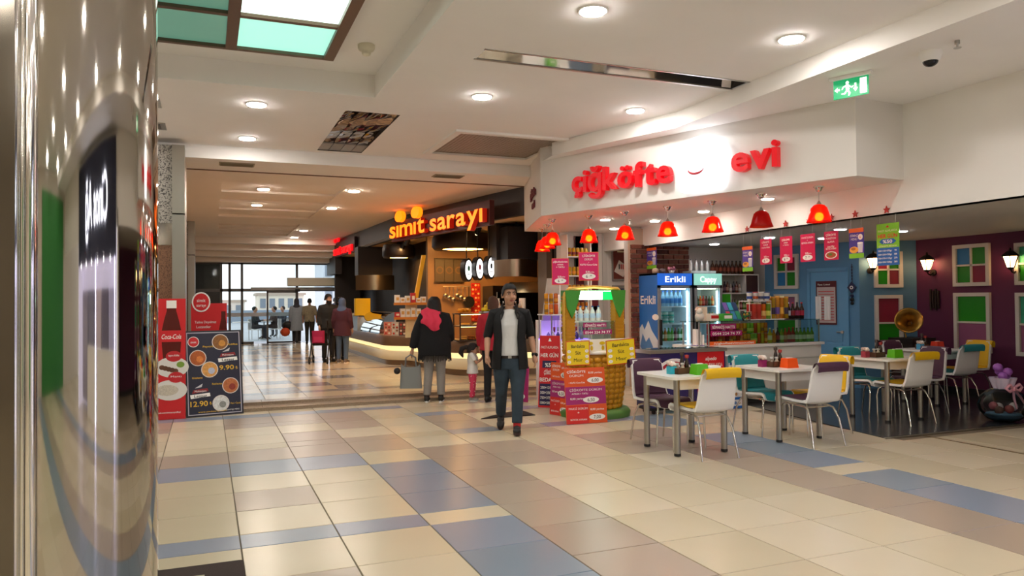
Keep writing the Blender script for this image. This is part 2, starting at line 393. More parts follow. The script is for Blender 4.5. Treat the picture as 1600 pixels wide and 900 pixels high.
# --- shop interior
PURP = mat('#5b1f42', .6, noise=.04, scale=4); BLUE = mat('#5f93ba', .55, noise=.03, scale=3); BLUE2 = mat('#56819f', .55, noise=.03, scale=3)
SHC = mat('#c9c4bd', .7)
mb = MB(); mb.add([(7.0, 2.2, ZI), (7.0, 11.9, ZI), (11.2, 11.9, ZI), (11.2, 2.2, ZI)], [(0, 1, 2, 3)], SHC); struct(mb, 'ceiling_shop')
mb = MB(); mb.box(10.75, 10.9, 2.3, 9.0, 0, ZI+.2, PURP); struct(mb, 'wall_purple')
mb = MB(); mb.box(10.72, 10.75, 2.3, 8.9, 0, .1, mat('#1c1a1c', .5)); struct(mb, 'baseboard_purple')
mb = MB(); mb.box(7.0, 10.9, 2.15, 2.3, 0, ZI+.2, WALLW); struct(mb, 'wall_divider')
def wallseg(name, p, q, th, z0, z1, m):
    p = Vector(p); q = Vector(q); d = (q-p).normalized(); n = Vector((d.y, -d.x)) * th
    mb = MB(); mb.prism([tuple(p), tuple(q), tuple(q-n), tuple(p-n)], z0, z1, m); return struct(mb, name)
P1, P2, P3 = (10.75, 8.9), (9.93, 9.3), (9.3, 11.25)
wallseg('wall_blue', P2, P1, .15, 0, ZI+.2, BLUE2)
wallseg('wall_door', P3, P2, .15, 0, ZI+.2, BLUE)
GREYW = mat('#c4bfb8', .7)
mb = MB(); mb.box(6.74, 9.5, 11.25, 11.4, 0, ZF+.2, GREYW); struct(mb, 'wall_shop_rear')
mb = MB(); mb.box(6.08, 7.8, 12.6, 12.75, 0, ZF+.2, mat('#d8d4ce', .6)); struct(mb, 'wall_panelled')
mb = MB(); mb.box(7.6, 7.75, 11.4, 12.6, 0, ZF+.2, mat('#d8d4ce', .6)); struct(mb, 'wall_return')
mb = MB(); mb.box(5.3, 7.7, 10.97, 12.62, -.02, .004, mat('#b9a888', .3)); struct(mb, 'floor_rear')
# ================================================================== ceiling fittings
LGT = mat('#fff6ea', .5, emit=LAMP, ecol='#fffaf6'); LGT2 = mat('#fff6ea', .5, emit=LAMP*.45, ecol='#fff4e8')
def make_downlight(r, em):
    t = thing('downlight', 'x', 'light')
    mb = MB(); mb.lathe([(r*.86, -.004), (r*.9, -.012), (r*1.0, -.012), (r*1.06, -.002), (r*1.06, .02)], WHITE, n=24); mb.build('trim_ring', t)
    mb = MB(); mb.add([(r*.88*math.cos(2*math.pi*i/24)*q, r*.88*math.sin(2*math.pi*i/24)*q, z) for q, z in ((1, -.008), (.95, -.02)) for i in range(24)], [tuple(range(47, 23, -1))] + [(i, (i+1) % 24, 24+(i+1) % 24, 24+i) for i in range(24)], em); mb.build('diffuser', t)
    return t
dl = make_downlight(.115, LGT); first = [True]
def downlight(x, y, z, label, group, src=None):
    src = src or dl
    o = src if src.get('used') is None else copy_tree(src)
    o['used'] = 1; o.location = (x, y, z); tag(o, label, 'light', group); return o
for x, y, lab in ((2.82, 5.2, 'round ceiling downlight nearest the top edge, left of the mirrored trough'), (4.76, 5.15, 'round ceiling downlight above right end of the mirrored trough'),
                  (2.84, 7.83, 'round ceiling downlight between the mirrored trough and the perforated vent'), (4.78, 7.78, 'round ceiling downlight above the red shop letters'),
                  (.53, 9.02, 'round ceiling downlight near the green glass skylight'), (.52, 10.92, 'round ceiling downlight just before the dropped ceiling edge on the left')):
    downlight(x, y, ZM, lab, 'downlights in the main ceiling')
for x in (2.82, 4.76):
    for y in (2.6, 0, -2.6, -5.2, -7.8): downlight(x, y, ZM, 'round ceiling downlight behind the viewer, added to brighten the left side', 'downlights behind the viewer')
for x in (-5.2, -3.3, -1.4, .53):
    for y in (.8, -1.8, -4.4, -7.0): downlight(x, y, ZM, 'round ceiling downlight behind the viewer, added to brighten the left side', 'downlights behind the viewer')  # extra rows out of view, added to brighten the left ceiling
for x, y, w in ((-5.2, 3.4, 'nearest'), (-5.2, 6.0, 'middle'), (-5.2, 8.6, 'farther'), (-1.4, 9.02, 'beside the pillar, nearer'), (-1.4, 10.92, 'beside the pillar, farther')): downlight(x, y, ZM, 'unseen ceiling downlight added for light left of the chrome column, %s' % w, 'downlights added left of the column')  # unseen downlights added because the left side lacked light
dlh = make_downlight(.115, mat('#fff6ea', .5, emit=LAMP*1.6, ecol='#fff0e0'))
for x, y, lab in ((.97, 14.5, 'round downlight inside the stepped hall coffer, nearer one'), (.99, 16.9, 'round downlight inside the stepped hall coffer, farther one'), (2.55, 14.1, 'hall downlight nearest the orange letter sign'), (2.55, 16.8, 'hall downlight, second along the orange sign shop'),
                  (2.57, 22.2, 'hall downlight before the small red sign, nearer one'), (2.57, 24.6, 'hall downlight before the small red sign, farther one')):
    downlight(x, y, ZL + (.02 if x < 1 else 0), lab, 'downlights in the hall ceiling', dlh)
dl2 = make_downlight(.085, LGT2)
for (x, y), w in zip(((5.79, 10.35), (6.66, 11.59), (6.65, 10.28), (6.62, 8.96), (6.57, 7.57)), ('leftmost', 'rearmost', 'second nearest the brick wall', 'middle', 'nearest the viewer')):
    downlight(x, y, ZF, 'small downlight in the soffit behind the red pendants, %s' % w, 'soffit downlights', dl2)
dl3 = make_downlight(.085, mat('#fff6ea', .5, emit=LAMP*.22, ecol='#f4f4ff'))
for (x, y), w in zip(((7.87, 10.37), (7.88, 9.05), (8.8, 8.91), (7.88, 7.68), (8.97, 7.65)), ('above the drinks fridge', 'above the counter left end', 'above the counter right end', 'above the hanging price cards', 'beside the green price card')):
    downlight(x, y, ZI, 'small downlight in the grey shop ceiling %s' % w, 'shop ceiling downlights', dl3)
# --- green glass skylight in the coffer
t = thing('glass_skylight', 'green backlit glass skylight with bronze bars in the ceiling coffer', 'skylight', (0, 0, ZC))
BRZ = mat('#6b5546', .4, .5)
mb = MB(); x0, x1, y0, y1 = -3.3, 1.14, 2.6, 7.68
for x in (x0, -2.4, -1.5, -.65, .22, x1): mb.box(x-.05, x+.05, y0, y1, -.09, -.002, BRZ)
for y in (y0, 3.4, 4.2, 5.05, 5.9, 6.78, y1): mb.box(x0, x1, y-.03, y+.03, -.08, -.002, BRZ)
mb.build('frame', t)
xsk = (x0, -2.4, -1.5, -.65, .22, x1); ysk = (y0, 3.4, 4.2, 5.05, 5.9, 6.78, y1)
gcol = [mat('#8fd0bd', .35, emit=.7, noise=.1, scale=2), mat('#6aa592', .35, emit=.2, noise=.1, scale=2), mat('#d7f4e6', .35, emit=1.3, noise=.05, scale=2)]
for a, b in zip(xsk, xsk[1:]):
    for c, d in zip(ysk, ysk[1:]):
        if not (a < -.6 or True): continue
        mb = MB(); mb.box(a+.05, b-.05, c+.03, d-.03, -.05, -.03, gcol[2] if (a > 0 and c < 6.5) else (gcol[0] if a > 0 else gcol[1])); mb.build('glass_pane', t)
# --- smoke detector
mb = MB(); mb.lathe([(0, -.1), (.035, -.1), (.045, -.085), (.045, -.06), (.07, -.055), (.085, -.03), (.085, 0)], mat('#e2dcc6', .5), n=16)
t = tag(mb.build('smoke_detector', loc=(1.46, 7.35, ZC)), 'cream round smoke detector beside the green glass skylight', 'detector')
# --- mirrored trough
t = thing('mirrored_trough', 'long chrome mirrored light trough recessed in the white ceiling', 'fixture', (0, 0, ZM))
MIR = mat('#cfc9c4', .06, 1); x0, x1, y0, y1 = FIX
mb = MB(); mb.add([(x0, y0, 0), (x1, y0, 0), (x1, (y0+y1)/2, .12), (x0, (y0+y1)/2, .12)], [(0, 3, 2, 1)], MIR); mb.build('reflector', t)
mb = MB(); mb.add([(x0, y1, 0), (x1, y1, 0), (x1, (y0+y1)/2, .12), (x0, (y0+y1)/2, .12)], [(0, 1, 2, 3)], MIR); mb.build('reflector', t)
mb = MB()
for x in (x0, x1): mb.add([(x, y0, 0), (x, y1, 0), (x, (y0+y1)/2, .12)], [(0, 1, 2)], DARKM)
for y in (y0, y1): mb.box(x0-.02, x1+.02, y-.012, y+.012, -.006, .004, STEEL)
mb.build('edge_frame', t)
mb = MB(); mb.cyl((x0+.1, (y0+y1)/2, .09), (x1-.1, (y0+y1)/2, .09), .013, mat('#cfc8c0', .3), n=8); mb.build('tube_lamp', t)
# --- rippled mirror panel
t = thing('ripple_mirror_panel', 'dark rippled mirror ceiling panel of long strips', 'fixture', (0, 0, ZM)); x0, x1, y0, y1 = ART
rn = random.Random(5)
for k in range(4):
    a = x0 + (x1-x0)*k/4; b = x0 + (x1-x0)*(k+1)/4; ph = rn.random()*6
    mb = MB(); mb.grid(lambda u, v: (a+.006+(b-a-.012)*u, y0+(y1-y0)*.8*v, .03+.014*math.sin(v*11+ph+u*2)+.003*math.sin(v*34+ph*2+u*3)+.008*math.sin(u*4+v*6+ph)), 6, 60, mat('#7d6d60', .07, 1)); mb.build('mirror_strip', t)
    mb = MB(); mb.box(a+.004, b-.004, y0+(y1-y0)*.8, y1, .01, .03, mat('#8f8a85', .4, .6)); mb.build('plain_strip', t)
mb = MB(); sides(mb, x0, x1, y0, y1, 0, .1, mat('#3a302a', .6)); mb.add([(x0, y0, .1), (x0, y1, .1), (x1, y1, .1), (x1, y0, .1)], [(0, 1, 2, 3)], DARKM); mb.build('housing', t)
# --- perforated vent
t = thing('perforated_vent', 'square perforated air vent with white frame in the ceiling', 'vent', (0, 0, ZM)); x0, x1, y0, y1 = VENT
GR = mat('#a8988a', .5, .2)
mb = MB()
for i in range(29): x = x0+(x1-x0)*i/28; mb.box(x-.015, x+.015, y0, y1, .012, .02, GR)
for i in range(25): y = y0+(y1-y0)*i/24; mb.box(x0, x1, y-.015, y+.015, .011, .019, GR)
mb.build('grille', t)
mb = MB(); mb.box(x0, x1, y0, y1, .12, .13, mat('#1b1614', .9)); sides(mb, x0, x1, y0, y1, 0, .12, mat('#a2947c', .6)); mb.build('plenum', t)
mb = MB(); f = .1
for a in ((x0-f, x0, y0-f, y1+f), (x1, x1+f, y0-f, y1+f), (x0, x1, y0-f, y0), (x0, x1, y1, y1+f)): mb.box(*a, -.03, .002, WALLW)
mb.build('frame', t)
for x, y, w in ((.42, 11.95, 'above the poster pillar'), (3.72, 11.95, 'near the orange letter sign')):
    t = thing('air_grille', 'small beige rectangular air grille %s' % w, 'grille', (x, y, ZL), group='air grilles')
    m = mat('#a89a80', .5)
    mb = MB(); mb.box(-.25, .25, -.13, .13, -.012, .002, m); mb.build('frame', t)
    for i in range(7): mb = MB(); mb.cbox((0, -.1+i*.033, -.016), (.46, .018, .004), mat('#8f8168', .5), rx=.5); mb.build('slat', t)
for y in (9.35, 10.55):
    mb = MB(); mb.box(-.3, .3, -.2, .2, -.01, .0, STEEL); mb.box(-.24, .24, -.14, .14, -.014, -.009, mat('#6d5e52', .2, .9))
    tag(mb.build('ceiling_spotbox', loc=(-.78, y, ZM)), 'steel framed square ceiling light box beside the column, %s one' % ('nearer' if y < 10 else 'farther'), 'fixture', 'square ceiling boxes')
# --- exit sign, dome camera, sprinkler
t = thing('exit_sign', 'green emergency exit sign with running figure hanging from the ceiling', 'sign', (5.6, 5.3, ZL), math.atan2(-.28, .12))
GN = mat('#0a8a54', .4, emit=.55); EW = mat('#e9f5e4', .4, emit=.9)
mb = MB(); mb.box(-.19, .19, -.035, .035, -.035, 0, WHITE); mb.build('housing', t)
mb = MB(); mb.box(-.16, .16, -.006, .006, -.21, -.035, GN); mb.build('panel', t)
mb = MB()
for sgn in (1, -1):
    mb.T = Matrix.Translation((0, -.0065*sgn, -.205)) @ Euler((R(90), 0, 0 if sgn > 0 else math.pi)).to_matrix().to_4x4()
    mb.rect(.085, .012, .145, .155, EW); mb.disc(-.03, .135, .015, EW)
    mb.poly([(-.05, .115), (-.02, .12), (-.01, .07), (-.04, .065)], EW); mb.poly([(-.04, .068), (-.02, .07), (0, .035), (-.012, .01), (-.024, .012), (-.018, .035)], EW)
    mb.poly([(-.04, .07), (-.028, .06), (-.05, .03), (-.085, .032), (-.085, .042), (-.058, .044)], EW); mb.poly([(-.02, .115), (.01, .09), (.026, .1), (.026, .09), (.01, .078), (-.02, .1)], EW)
    mb.poly([(-.045, .115), (-.075, .1), (-.085, .075), (-.075, .075), (-.066, .093), (-.045, .1)], EW)
    mb.poly([(.035, .12), (.052, .12), (.052, .075), (.066, .075), (.044, .04), (.022, .075), (.035, .075)], EW)
    mb.poly([(-.15, .08), (-.12, .105), (-.12, .09), (-.1, .09), (-.1, .07), (-.12, .07), (-.12, .055)], EW)
mb.build('pictogram', t)
t = thing('dome_camera', 'white dome security camera with black lens on the ceiling', 'camera', (5.72, 4.56, ZL))
mb = MB(); mb.lathe([(.09, 0), (.09, -.03), (.078, -.075), (.06, -.085)], WHITE, n=20); mb.build('housing', t)
mb = MB(); mb.ball((0, 0, -.08), (.062, .062, .05), mat('#17171a', .1), 16, 10); mb.build('lens_dome', t)
t = thing('sprinkler', 'small metal sprinkler head beside the dome camera', 'sprinkler', (5.68, 4.28, ZL))
mb = MB(); mb.cyl((0, 0, 0), (0, 0, -.03), .02, STEEL, n=10); mb.cyl((0, 0, -.03), (0, 0, -.06), .008, STEEL, n=8); mb.cyl((0, 0, -.06), (0, 0, -.064), .03, STEEL, n=12); mb.build('head', t)
# ================================================================== left side: pillars and chrome column
SPK = granite('#9c968c', '#4e4a46', 70); BRN = granite('#7d5a42', '#5c4030', 90)
def pillar(y, label, band=True):
    t = thing('granite_pillar', label, 'pillar', (-.28, y, .0 if y < 11 else .1), group='granite pillars along the hall'); h = 3.58
    mb = MB(); mb.box(-1.2, -.16, -.06, .9, 0, 2.2, BRN); mb.build('lower_cladding', t)
    mb = MB(); mb.box(-1.2, -.16, -.06, .9, 2.5, h, SPK); mb.build('upper_cladding', t)
    mb = MB(); mb.box(-1.21, -.155, -.07, .91, 2.2, 2.5, CHROME); mb.build('band', t)
    mb = MB(); mb.box(-.16, 0, -.09, .93, 0, 2.62, mat('#9a958c', .35, .9)); mb.build('edge_panel', t)
    mb = MB(); mb.box(-.16, 0, -.09, .93, 2.64, h, mat('#a39d92', .35, .9)); mb.build('edge_panel', t)
    return t
pillar(11.35, 'granite and steel pillar behind the bottle poster'); pillar(20.6, 'second granite pillar further down the hall'); 
CY = thing('chrome_column', 'large round mirror-polished chrome column at the left edge', 'column', (-.527, 2.955, 0))
mb = MB(); mb.cyl((0, 0, .0), (0, 0, 4.02), .366, mat('#b2aca2', .045, 1), n=160, cap=False); mb.build('sleeve', CY)
mb = MB(); mb.lathe([(.366, 0), (.385, 0), (.385, .12), (.37, .13)], STEEL, n=64); mb.build('base_ring', CY)
t = thing('chrome_frame', 'pair of slim chrome upright tubes with glass at the far left edge', 'frame', (0, 0, 0))
for a, r in ((-11.55, .0165), (-11.0, .0085), (-10.62, .015)):
    d = 2.3; mb = MB(); x, y = d*math.sin(R(a)), d*math.cos(R(a)); mb.cyl((x, y, 0), (x, y, 4.02), r, CHROME, n=20, cap=False); mb.build('upright', t)
a = math.sin(R(-11.3))*2.3, math.cos(R(-11.3))*2.3
mb = MB(); mb.cbox((a[0]-.5, a[1]-.02, 2), (1.0, .012, 4), mat('#6a645a', .12, 1)); mb.build('mirror_panel', t)
mb = MB(); mb.lathe([(0, -.02), (.2, -.018), (.21, 0), (0, .004)], mat('#3f6a60', .2), n=40)
tag(mb.build('glass_disc', loc=(-.36, 5.2, 3.93)), 'dark green glass disc under the skylight at the top left', 'disc')
# floor mat near the column
def floor_mat(name, x0, x1, y0, y1, label):
    t = thing(name, label, 'mat', ((x0+x1)/2, (y0+y1)/2, .001)); w, d = x1-x0, y1-y0
    mb = MB(); mb.rbox(-w/2, w/2, -d/2, d/2, 0, .012, mat('#33241f', .85, bump=.4, scale=200), .02); mb.build('pile', t); return t
fm = floor_mat('door_mat', -.9, .19, 3.3, 4.63, 'dark brown floor mat at the lower left corner')
mb = MB(); mb.rect(-.22, .33, .34, .49, mat('#b9b39a', .8, noise=.3, scale=90), .0125); mb.build('print', fm)
mb = MB(); mb.prism([(3.2, 8.97), (3.95, 8.97), (3.95, 9.42), (3.62, 9.3)], .001, .012, mat('#171214', .7)); tag(mb.build('black_mat'), 'small black mat on the floor behind the walking man', 'mat')
# ================================================================== shop behind the viewer that the chrome column mirrors
t = thing('mirrored_shop', 'bright shop with dark blue sign seen only mirrored in the chrome column', 'shop', (7.0, 0, 0))
mb = MB(); mb.box(-.25, 0, -4.4, 2.0, 2.05, 3.45, mat('#161a36', .4)); mb.build('fascia', t)
mb = MB(); mb.T = frame_T((-.26, 1.0, 2.5), (0, -1, 0)); mb.text('Cinos Ağ', 2.1, 0, .85, mat('#dfe6ff', .4, emit=3), ext=.03, wide=3.6); mb.build('lettering', t)
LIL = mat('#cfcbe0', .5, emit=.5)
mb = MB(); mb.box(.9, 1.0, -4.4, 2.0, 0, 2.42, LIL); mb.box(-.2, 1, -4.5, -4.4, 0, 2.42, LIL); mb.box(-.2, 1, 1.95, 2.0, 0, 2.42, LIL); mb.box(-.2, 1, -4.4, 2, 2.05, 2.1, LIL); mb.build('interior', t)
for i in range(6):
    mb = MB(); mb.cyl((-.15, -3.9+i*1.0, 2.04), (-.15, -3.9+i*1.0, 2.05), .06, mat('#eef0ff', .4, emit=20), n=12); mb.build('spot', t)
for i in range(5):
    mb = MB(); mb.box(.55, .9, -4.2+i*1.25, -4.2+i*1.25+1.1, .1, 1.7, mat(['#a6a0ac', '#8d8a98', '#c9b9b0', '#77707c', '#b4b0bd'][i], .6)); mb.build('shelf_unit', t)
mb = MB(); mb.box(-.2, .1, -2.6, 1.6, 0, .95, WHITE); mb.build('counter', t)
for y in (-1.2, 1.75): mb = MB(); mb.box(-.24, -.18, y, y+.06, 0, 2.05, mat('#cfd0ff', .4, emit=5)); mb.build('light_strip', t)
# ================================================================== glass front and the world outside
FRM = mat('#5d5a58', .4, .7); GLS = glassmat('#eef3f2'); YG = 27.5
t = thing('entrance_glazing', 'glazed entrance front with grey metal bars at the end of the hall', 'glazing', (0, YG, .1)); 
mb = MB()
for x in (-1.55, .45, .72, 1.12, 2.95, 4.6, 5.4): mb.box(x-.04, x+.04, -.05, .05, 0, 2.85, FRM)
for z in (2.8, 1.86): mb.box(-1.55, 5.5, -.05, .05, z-.05, z+.05, FRM)
mb.box(-1.55, 1.5, -.05, .05, 0, .08, FRM); mb.build('frame', t)
for a, b in ((-1.5, .45), (.76, 1.08), (1.16, 2.91), (2.99, 4.56)):
    mb = MB(); mb.box(a, b, -.008, .008, 1.9, 2.76, GLS); mb.build('glass_pane', t)
for a, b in ((.76, 1.08), (1.16, 1.92)): mb = MB(); mb.box(a, b, -.008, .008, .08, 1.82, GLS); mb.build('glass_pane', t)
for a, b in ((-1.5, .45),):
    for z0, z1 in ((.1, .9), (.95, 1.82)): mb = MB(); mb.box(a, b, -.01, .01, z0, z1, mat('#2a2523', .2)); mb.build('dark_panel', t)
mb = MB(); mb.box(-1.5, .45, .0, .02, 1.9, 2.76, mat('#2b2725', .3)); mb.build('dark_panel', t)
mb = MB(); mb.box(-.6, 2.95, -.015, -.01, .95, 1.08, mat('#c7ccd4', .5)); mb.T = frame_T((-.35, -.017, .985), (1, 0, 0)); mb.text('OUTLET', .3, 0, .085, mat('#20242c', .5), bold=.03); mb.build('film_strip', t)
t = thing('sliding_door', 'glass sliding door leaf standing half open at the hall end', 'door', (1.92, YG-.09, .1))
mb = MB()
for x in (.03, 1.0): mb.box(x-.03, x+.03, -.02, .02, 0, 1.82, FRM)
for z in (.04, 1.79): mb.box(0, 1.03, -.02, .02, z-.03, z+.03, FRM)
mb.build('frame', t); mb = MB(); mb.box(.06, .97, -.005, .005, .07, 1.76, GLS); mb.build('glass_pane', t)
t = thing('air_curtain', 'long cream air curtain unit above the sliding door', 'air curtain', (3.4, YG-.25, 2.1)) 
mb = MB(); mb.box(-.8, .95, -.12, .12, 0, .28, mat('#d9d3bf', .5)); mb.build('housing', t); mb = MB(); mb.box(-.78, .9, -.09, .09, -.015, 0, DARKM); mb.build('outlet_slot', t)
mb = MB(); mb.box(.95, 1.12, -.1, .1, -.03, .3, mat('#8c8680', .5)); mb.build('motor_box', t)
t = thing('door_track', 'grey horizontal sliding door track with black sensors', 'track', (0, YG-.12, 1.95))
mb = MB(); mb.box(1.4, 5.2, -.06, .06, 0, .1, mat('#8d8a86', .4, .6)); mb.build('rail', t)
for x in (2.95, 5.05): mb = MB(); mb.cbox((x, -.08, -.01), (.16, .07, .09), BLACK); mb.build('sensor', t)
# outside
mb = MB(); mb.box(-30, 40, 27.6, 60, -.3, .08, mat('#a8adb5', .5, noise=.2, scale=.8)); struct(mb, 'ground')
def tower(x, y, w, h, col, label, rows, cols, base=-6):
    t = thing('apartment_block', label, 'building', (x, y, base), group='apartment blocks outside'); H_ = h-base
    m = mat(col, .8); mb = MB(); mb.box(-w/2, w/2, 0, 8, 0, H_, m); mb.build('wall', t)
    mb = MB(); mb.box(-w/2-.3, w/2+.3, -.3, 8.3, H_, H_+.4, mat('#b9a79a', .8)); mb.build('roof_slab', t)
    wm = mat('#7f8896', .3)
    for r in range(rows):
        for c in range(cols):
            xx = -w/2 + w*(c+.5)/cols; zz = H_ - (r+1)*2.9 + .9
            mb = MB(); mb.box(xx-w/cols*.3, xx+w/cols*.3, -.12, .05, zz, zz+1.5, wm); mb.build('window', t)
    for r in range(rows): mb = MB(); mb.box(-w/2, -w/2+w*.45, -.9, 0, H_-(r+1)*2.9-.1, H_-(r+1)*2.9+.7, mat('#d8d4d0', .8)); mb.build('balcony', t)
tower(17.0, 100, 6, 7.0, '#cfd4de', 'pale blue-grey apartment block seen through the open door', 4, 4)
tower(24.5, 110, 5.5, 7.8, '#e9e6e3', 'white apartment block right of the pale blue-grey one', 4, 4)
tower(11.0, 125, 7, 2.8, '#efe3d4', 'low cream house left of the apartment blocks outside', 2, 5, -12)
tower(.5, 136, 11, 1.8, '#e9ded6', 'wide low pale house outside behind the glass panes', 2, 6, -12)
mb = MB(); mb.box(-60, 90, 92, 220, -14, -8, mat('#c3c0bc', .9)); struct(mb, 'ground_town')
mb = MB(); mb.box(-20, 40, 60, 60.3, .05, 1.0, mat('#8f9aa8', .6)); tag(mb.build('parapet'), 'low grey parapet wall outside beyond the terrace', 'wall')
# ================================================================== red-letter shop: sign, pendants, cards
ORD = ['first', 'second', 'third', 'fourth', 'fifth', 'sixth', 'seventh', 'eighth', 'ninth', 'tenth', 'eleventh', 'twelfth', 'thirteenth', 'fourteenth', 'fifteenth', 'sixteenth',
       'seventeenth', 'eighteenth', 'nineteenth', 'twentieth', 'twenty-first', 'twenty-second', 'twenty-third', 'twenty-fourth', 'twenty-fifth', 'twenty-sixth']
def letters(parent, s, T, x0, x1, y, size, m, ext, bold=.03, gap=.02, name='letter', dy=None, side=None):
    """every letter a part of its own; the word is stretched from x0 to x1"""
    ws = []
    for c in s:
        if c == ' ': ws.append((0, .25)); continue
        vs, _ = text_data(c, bold, 1, 4); ws.append((min(v.x for v in vs), max(v.x for v in vs)))
    tot = sum(b-a for a, b in ws) + gap*(len(s)-1); k = (x1-x0)/tot; x = x0
    for i, (c, (a, b)) in enumerate(zip(s, ws)):
        if c != ' ':
            vs, fs = text_data(c, bold, 1, 4); mb = MB(); mb.T = T; oy = dy[i] if dy else 0
            P_ = [((v.x-a)*k + x, v.y*size + y + oy, (v.z+1)*ext/2) for v in vs]; top = [f for f in fs if all(vs[q].z > .99 for q in f)]; tp = set(top)
            mb.add(P_, top, m); mb.add(P_, [f for f in fs if f not in tp], side or m); mb.build(name, parent)
        x += (b-a+gap)*k
D_ = (FB-FA).normalized(); SIGN_T = frame_T(FA + Vector((D_.y, -D_.x, 0))*.02, D_)
REDL = mat('#d80016', .3, emit=.12, ecol='#ff0416')
t = thing('red_letter_sign', 'raised red letters on white fascia around a glowing white emblem', 'sign')
letters(t, 'çiğköfte', SIGN_T, .72, 2.4, 2.975, .44, REDL, .08, .022, .045, dy=[.05, .04, .02, .02, .01, 0, 0, .0])
letters(t, 'evi', SIGN_T, 3.26, 3.84, 2.975, .44, REDL, .08, .022, .045)
mb = MB(); mb.T = SIGN_T
pts = []
for k in range(25): a = R(-25 + 230*k/24); pts.append((2.86+.35*math.cos(a)*.98, 3.17+.29*math.sin(a)))
pts += [(2.56, 2.84), (2.6, 2.8), (3.1, 2.8), (3.14, 2.84)]
mb.prism(pts, .0, .12, mat('#ffffff', .4, emit=1.0, ecol='#eef2ff')); lg = mb.build('emblem', t)
mb = MB(); mb.T = SIGN_T
mb.tube([(2.7+.11*(1-math.cos(R(a))), 3.07-.06*math.sin(R(a)), .13) for a in range(0, 181, 20)], [.004, .01, .014, .016, .016, .016, .014, .01, .006, .004], mat('#b01020', .4), 6); mb.build('smile', lg)
# maroon lettering on the return face
d2 = Vector((4.64-5.37, 10.25-12.6, 0)); T2 = frame_T(Vector((5.37, 12.6, 0)) + Vector((-d2.y, d2.x, 0)).normalized()*-.0 + Vector((d2.y, -d2.x, 0)).normalized()*.012, d2)
t = thing('maroon_lettering', 'small maroon lettering on the narrow white fascia end', 'sign'); MAR = mat('#6a1522', .5)
letters(t, 'çiğköfte', T2, 1.25, 1.95, 3.16, .2, MAR, .02, .015, .03); letters(t, 'evi', T2, 1.45, 1.8, 2.98, .17, MAR, .02, .03, .02)
# --- pendants
def shade_mat(on):
    key = ('shade', on)
    if key in _M: return _M[key]
    m = bpy.data.materials.new('m_red_glass_%d' % on); m.use_nodes = True; nt = m.node_tree; out = nt.nodes['Material Output']; b = nt.nodes['Principled BSDF']
    b.inputs['Base Color'].default_value = lin('#b40c10'); b.inputs['Roughness'].default_value = .12
    tr = nt.nodes.new('ShaderNodeBsdfTranslucent'); tr.inputs[0].default_value = lin('#ff2a12'); tp = nt.nodes.new('ShaderNodeBsdfTransparent'); tp.inputs[0].default_value = lin('#ffb469')
    m1 = nt.nodes.new('ShaderNodeMixShader'); m1.inputs[0].default_value = .6; m2 = nt.nodes.new('ShaderNodeMixShader'); m2.inputs[0].default_value = .5
    nt.links.new(tr.outputs[0], m1.inputs[1]); nt.links.new(tp.outputs[0], m1.inputs[2]); nt.links.new(b.outputs[0], m2.inputs[1]); nt.links.new(m1.outputs[0], m2.inputs[2]); nt.links.new(m2.outputs[0], out.inputs[0])
    _M[key] = m; return m
def pendant(on):
    t = thing('pendant_lamp', 'x', 'lamp')
    mb = MB(); mb.lathe([(0, -.06), (.02, -.06), (.035, -.045), (.045, -.02), (.062, -.012), (.062, 0)], CHROME, n=18); mb.build('canopy', t)
    mb = MB(); mb.cyl((0, 0, -.05), (0, 0, -.19), .0035, STEEL, n=6); mb.build('cord', t)
    mb = MB(); mb.lathe([(0, -.16), (.012, -.17), (.028, -.2), (.03, -.215)], STEEL, n=12); mb.build('cap', t)
    mb = MB(); mb.lathe([(.028, -.205), (.06, -.215), (.088, -.245), (.105, -.3), (.122, -.36), (.14, -.405), (.136, -.408), (.118, -.36), (.1, -.3), (.082, -.247), (.056, -.22)], shade_mat(on), n=28); sh = mb.build('shade', t)
    mb = MB(); mb.ball((0, 0, -.345), (.05, .05, .05), mat('#ffe0a0', .4, emit=26, ecol='#ffc050') if on else mat('#e8d9d0', .4), 12, 8); mb.build('bulb', t)
    return t
pon, poff = pendant(1), pendant(0)
ppos = [(6.46, 6.6), (6.21, 7.27), (6.04, 7.99), (5.82, 8.68), (5.56, 9.37), (5.29, 9.96), (4.99, 10.6), (5.22, 11.3), (5.45, 12.0)]
plab = ['lit red glass pendant lamp nearest the viewer, at the right end', 'unlit dark red pendant lamp, the only one switched off', 'lit red pendant lamp just left of the unlit one', 'lit red pendant lamp, third from the brick wall end',
        'lit red pendant lamp beside the brick wall top', 'lit red pendant lamp above the green menu board', 'lit red pendant lamp overlapping another at the left end', 'lit red pendant lamp half hidden at the left end of the row', 'rearmost lit red pendant lamp, lowest in view at the left']
f1 = True
for i, (x, y) in enumerate(ppos):
    o = poff if i == 1 else (pon if f1 else copy_tree(pon))
    if i != 1: f1 = False
    o.location = (x, y, ZF); tag(o, plab[i], 'lamp', 'red pendant lamps under the soffit')
# sprinkler/sensor under the soffit
mb = MB(); mb.cyl((0, 0, 0), (0, 0, -.03), .02, STEEL); mb.cyl((0, 0, -.03), (0, 0, -.07), .006, STEEL); mb.cyl((0, 0, -.07), (0, 0, -.075), .025, STEEL); tag(mb.build('sprinkler', loc=(6.2, 10.3, ZF)), 'small sprinkler head in the soffit behind the red pendants', 'sprinkler')
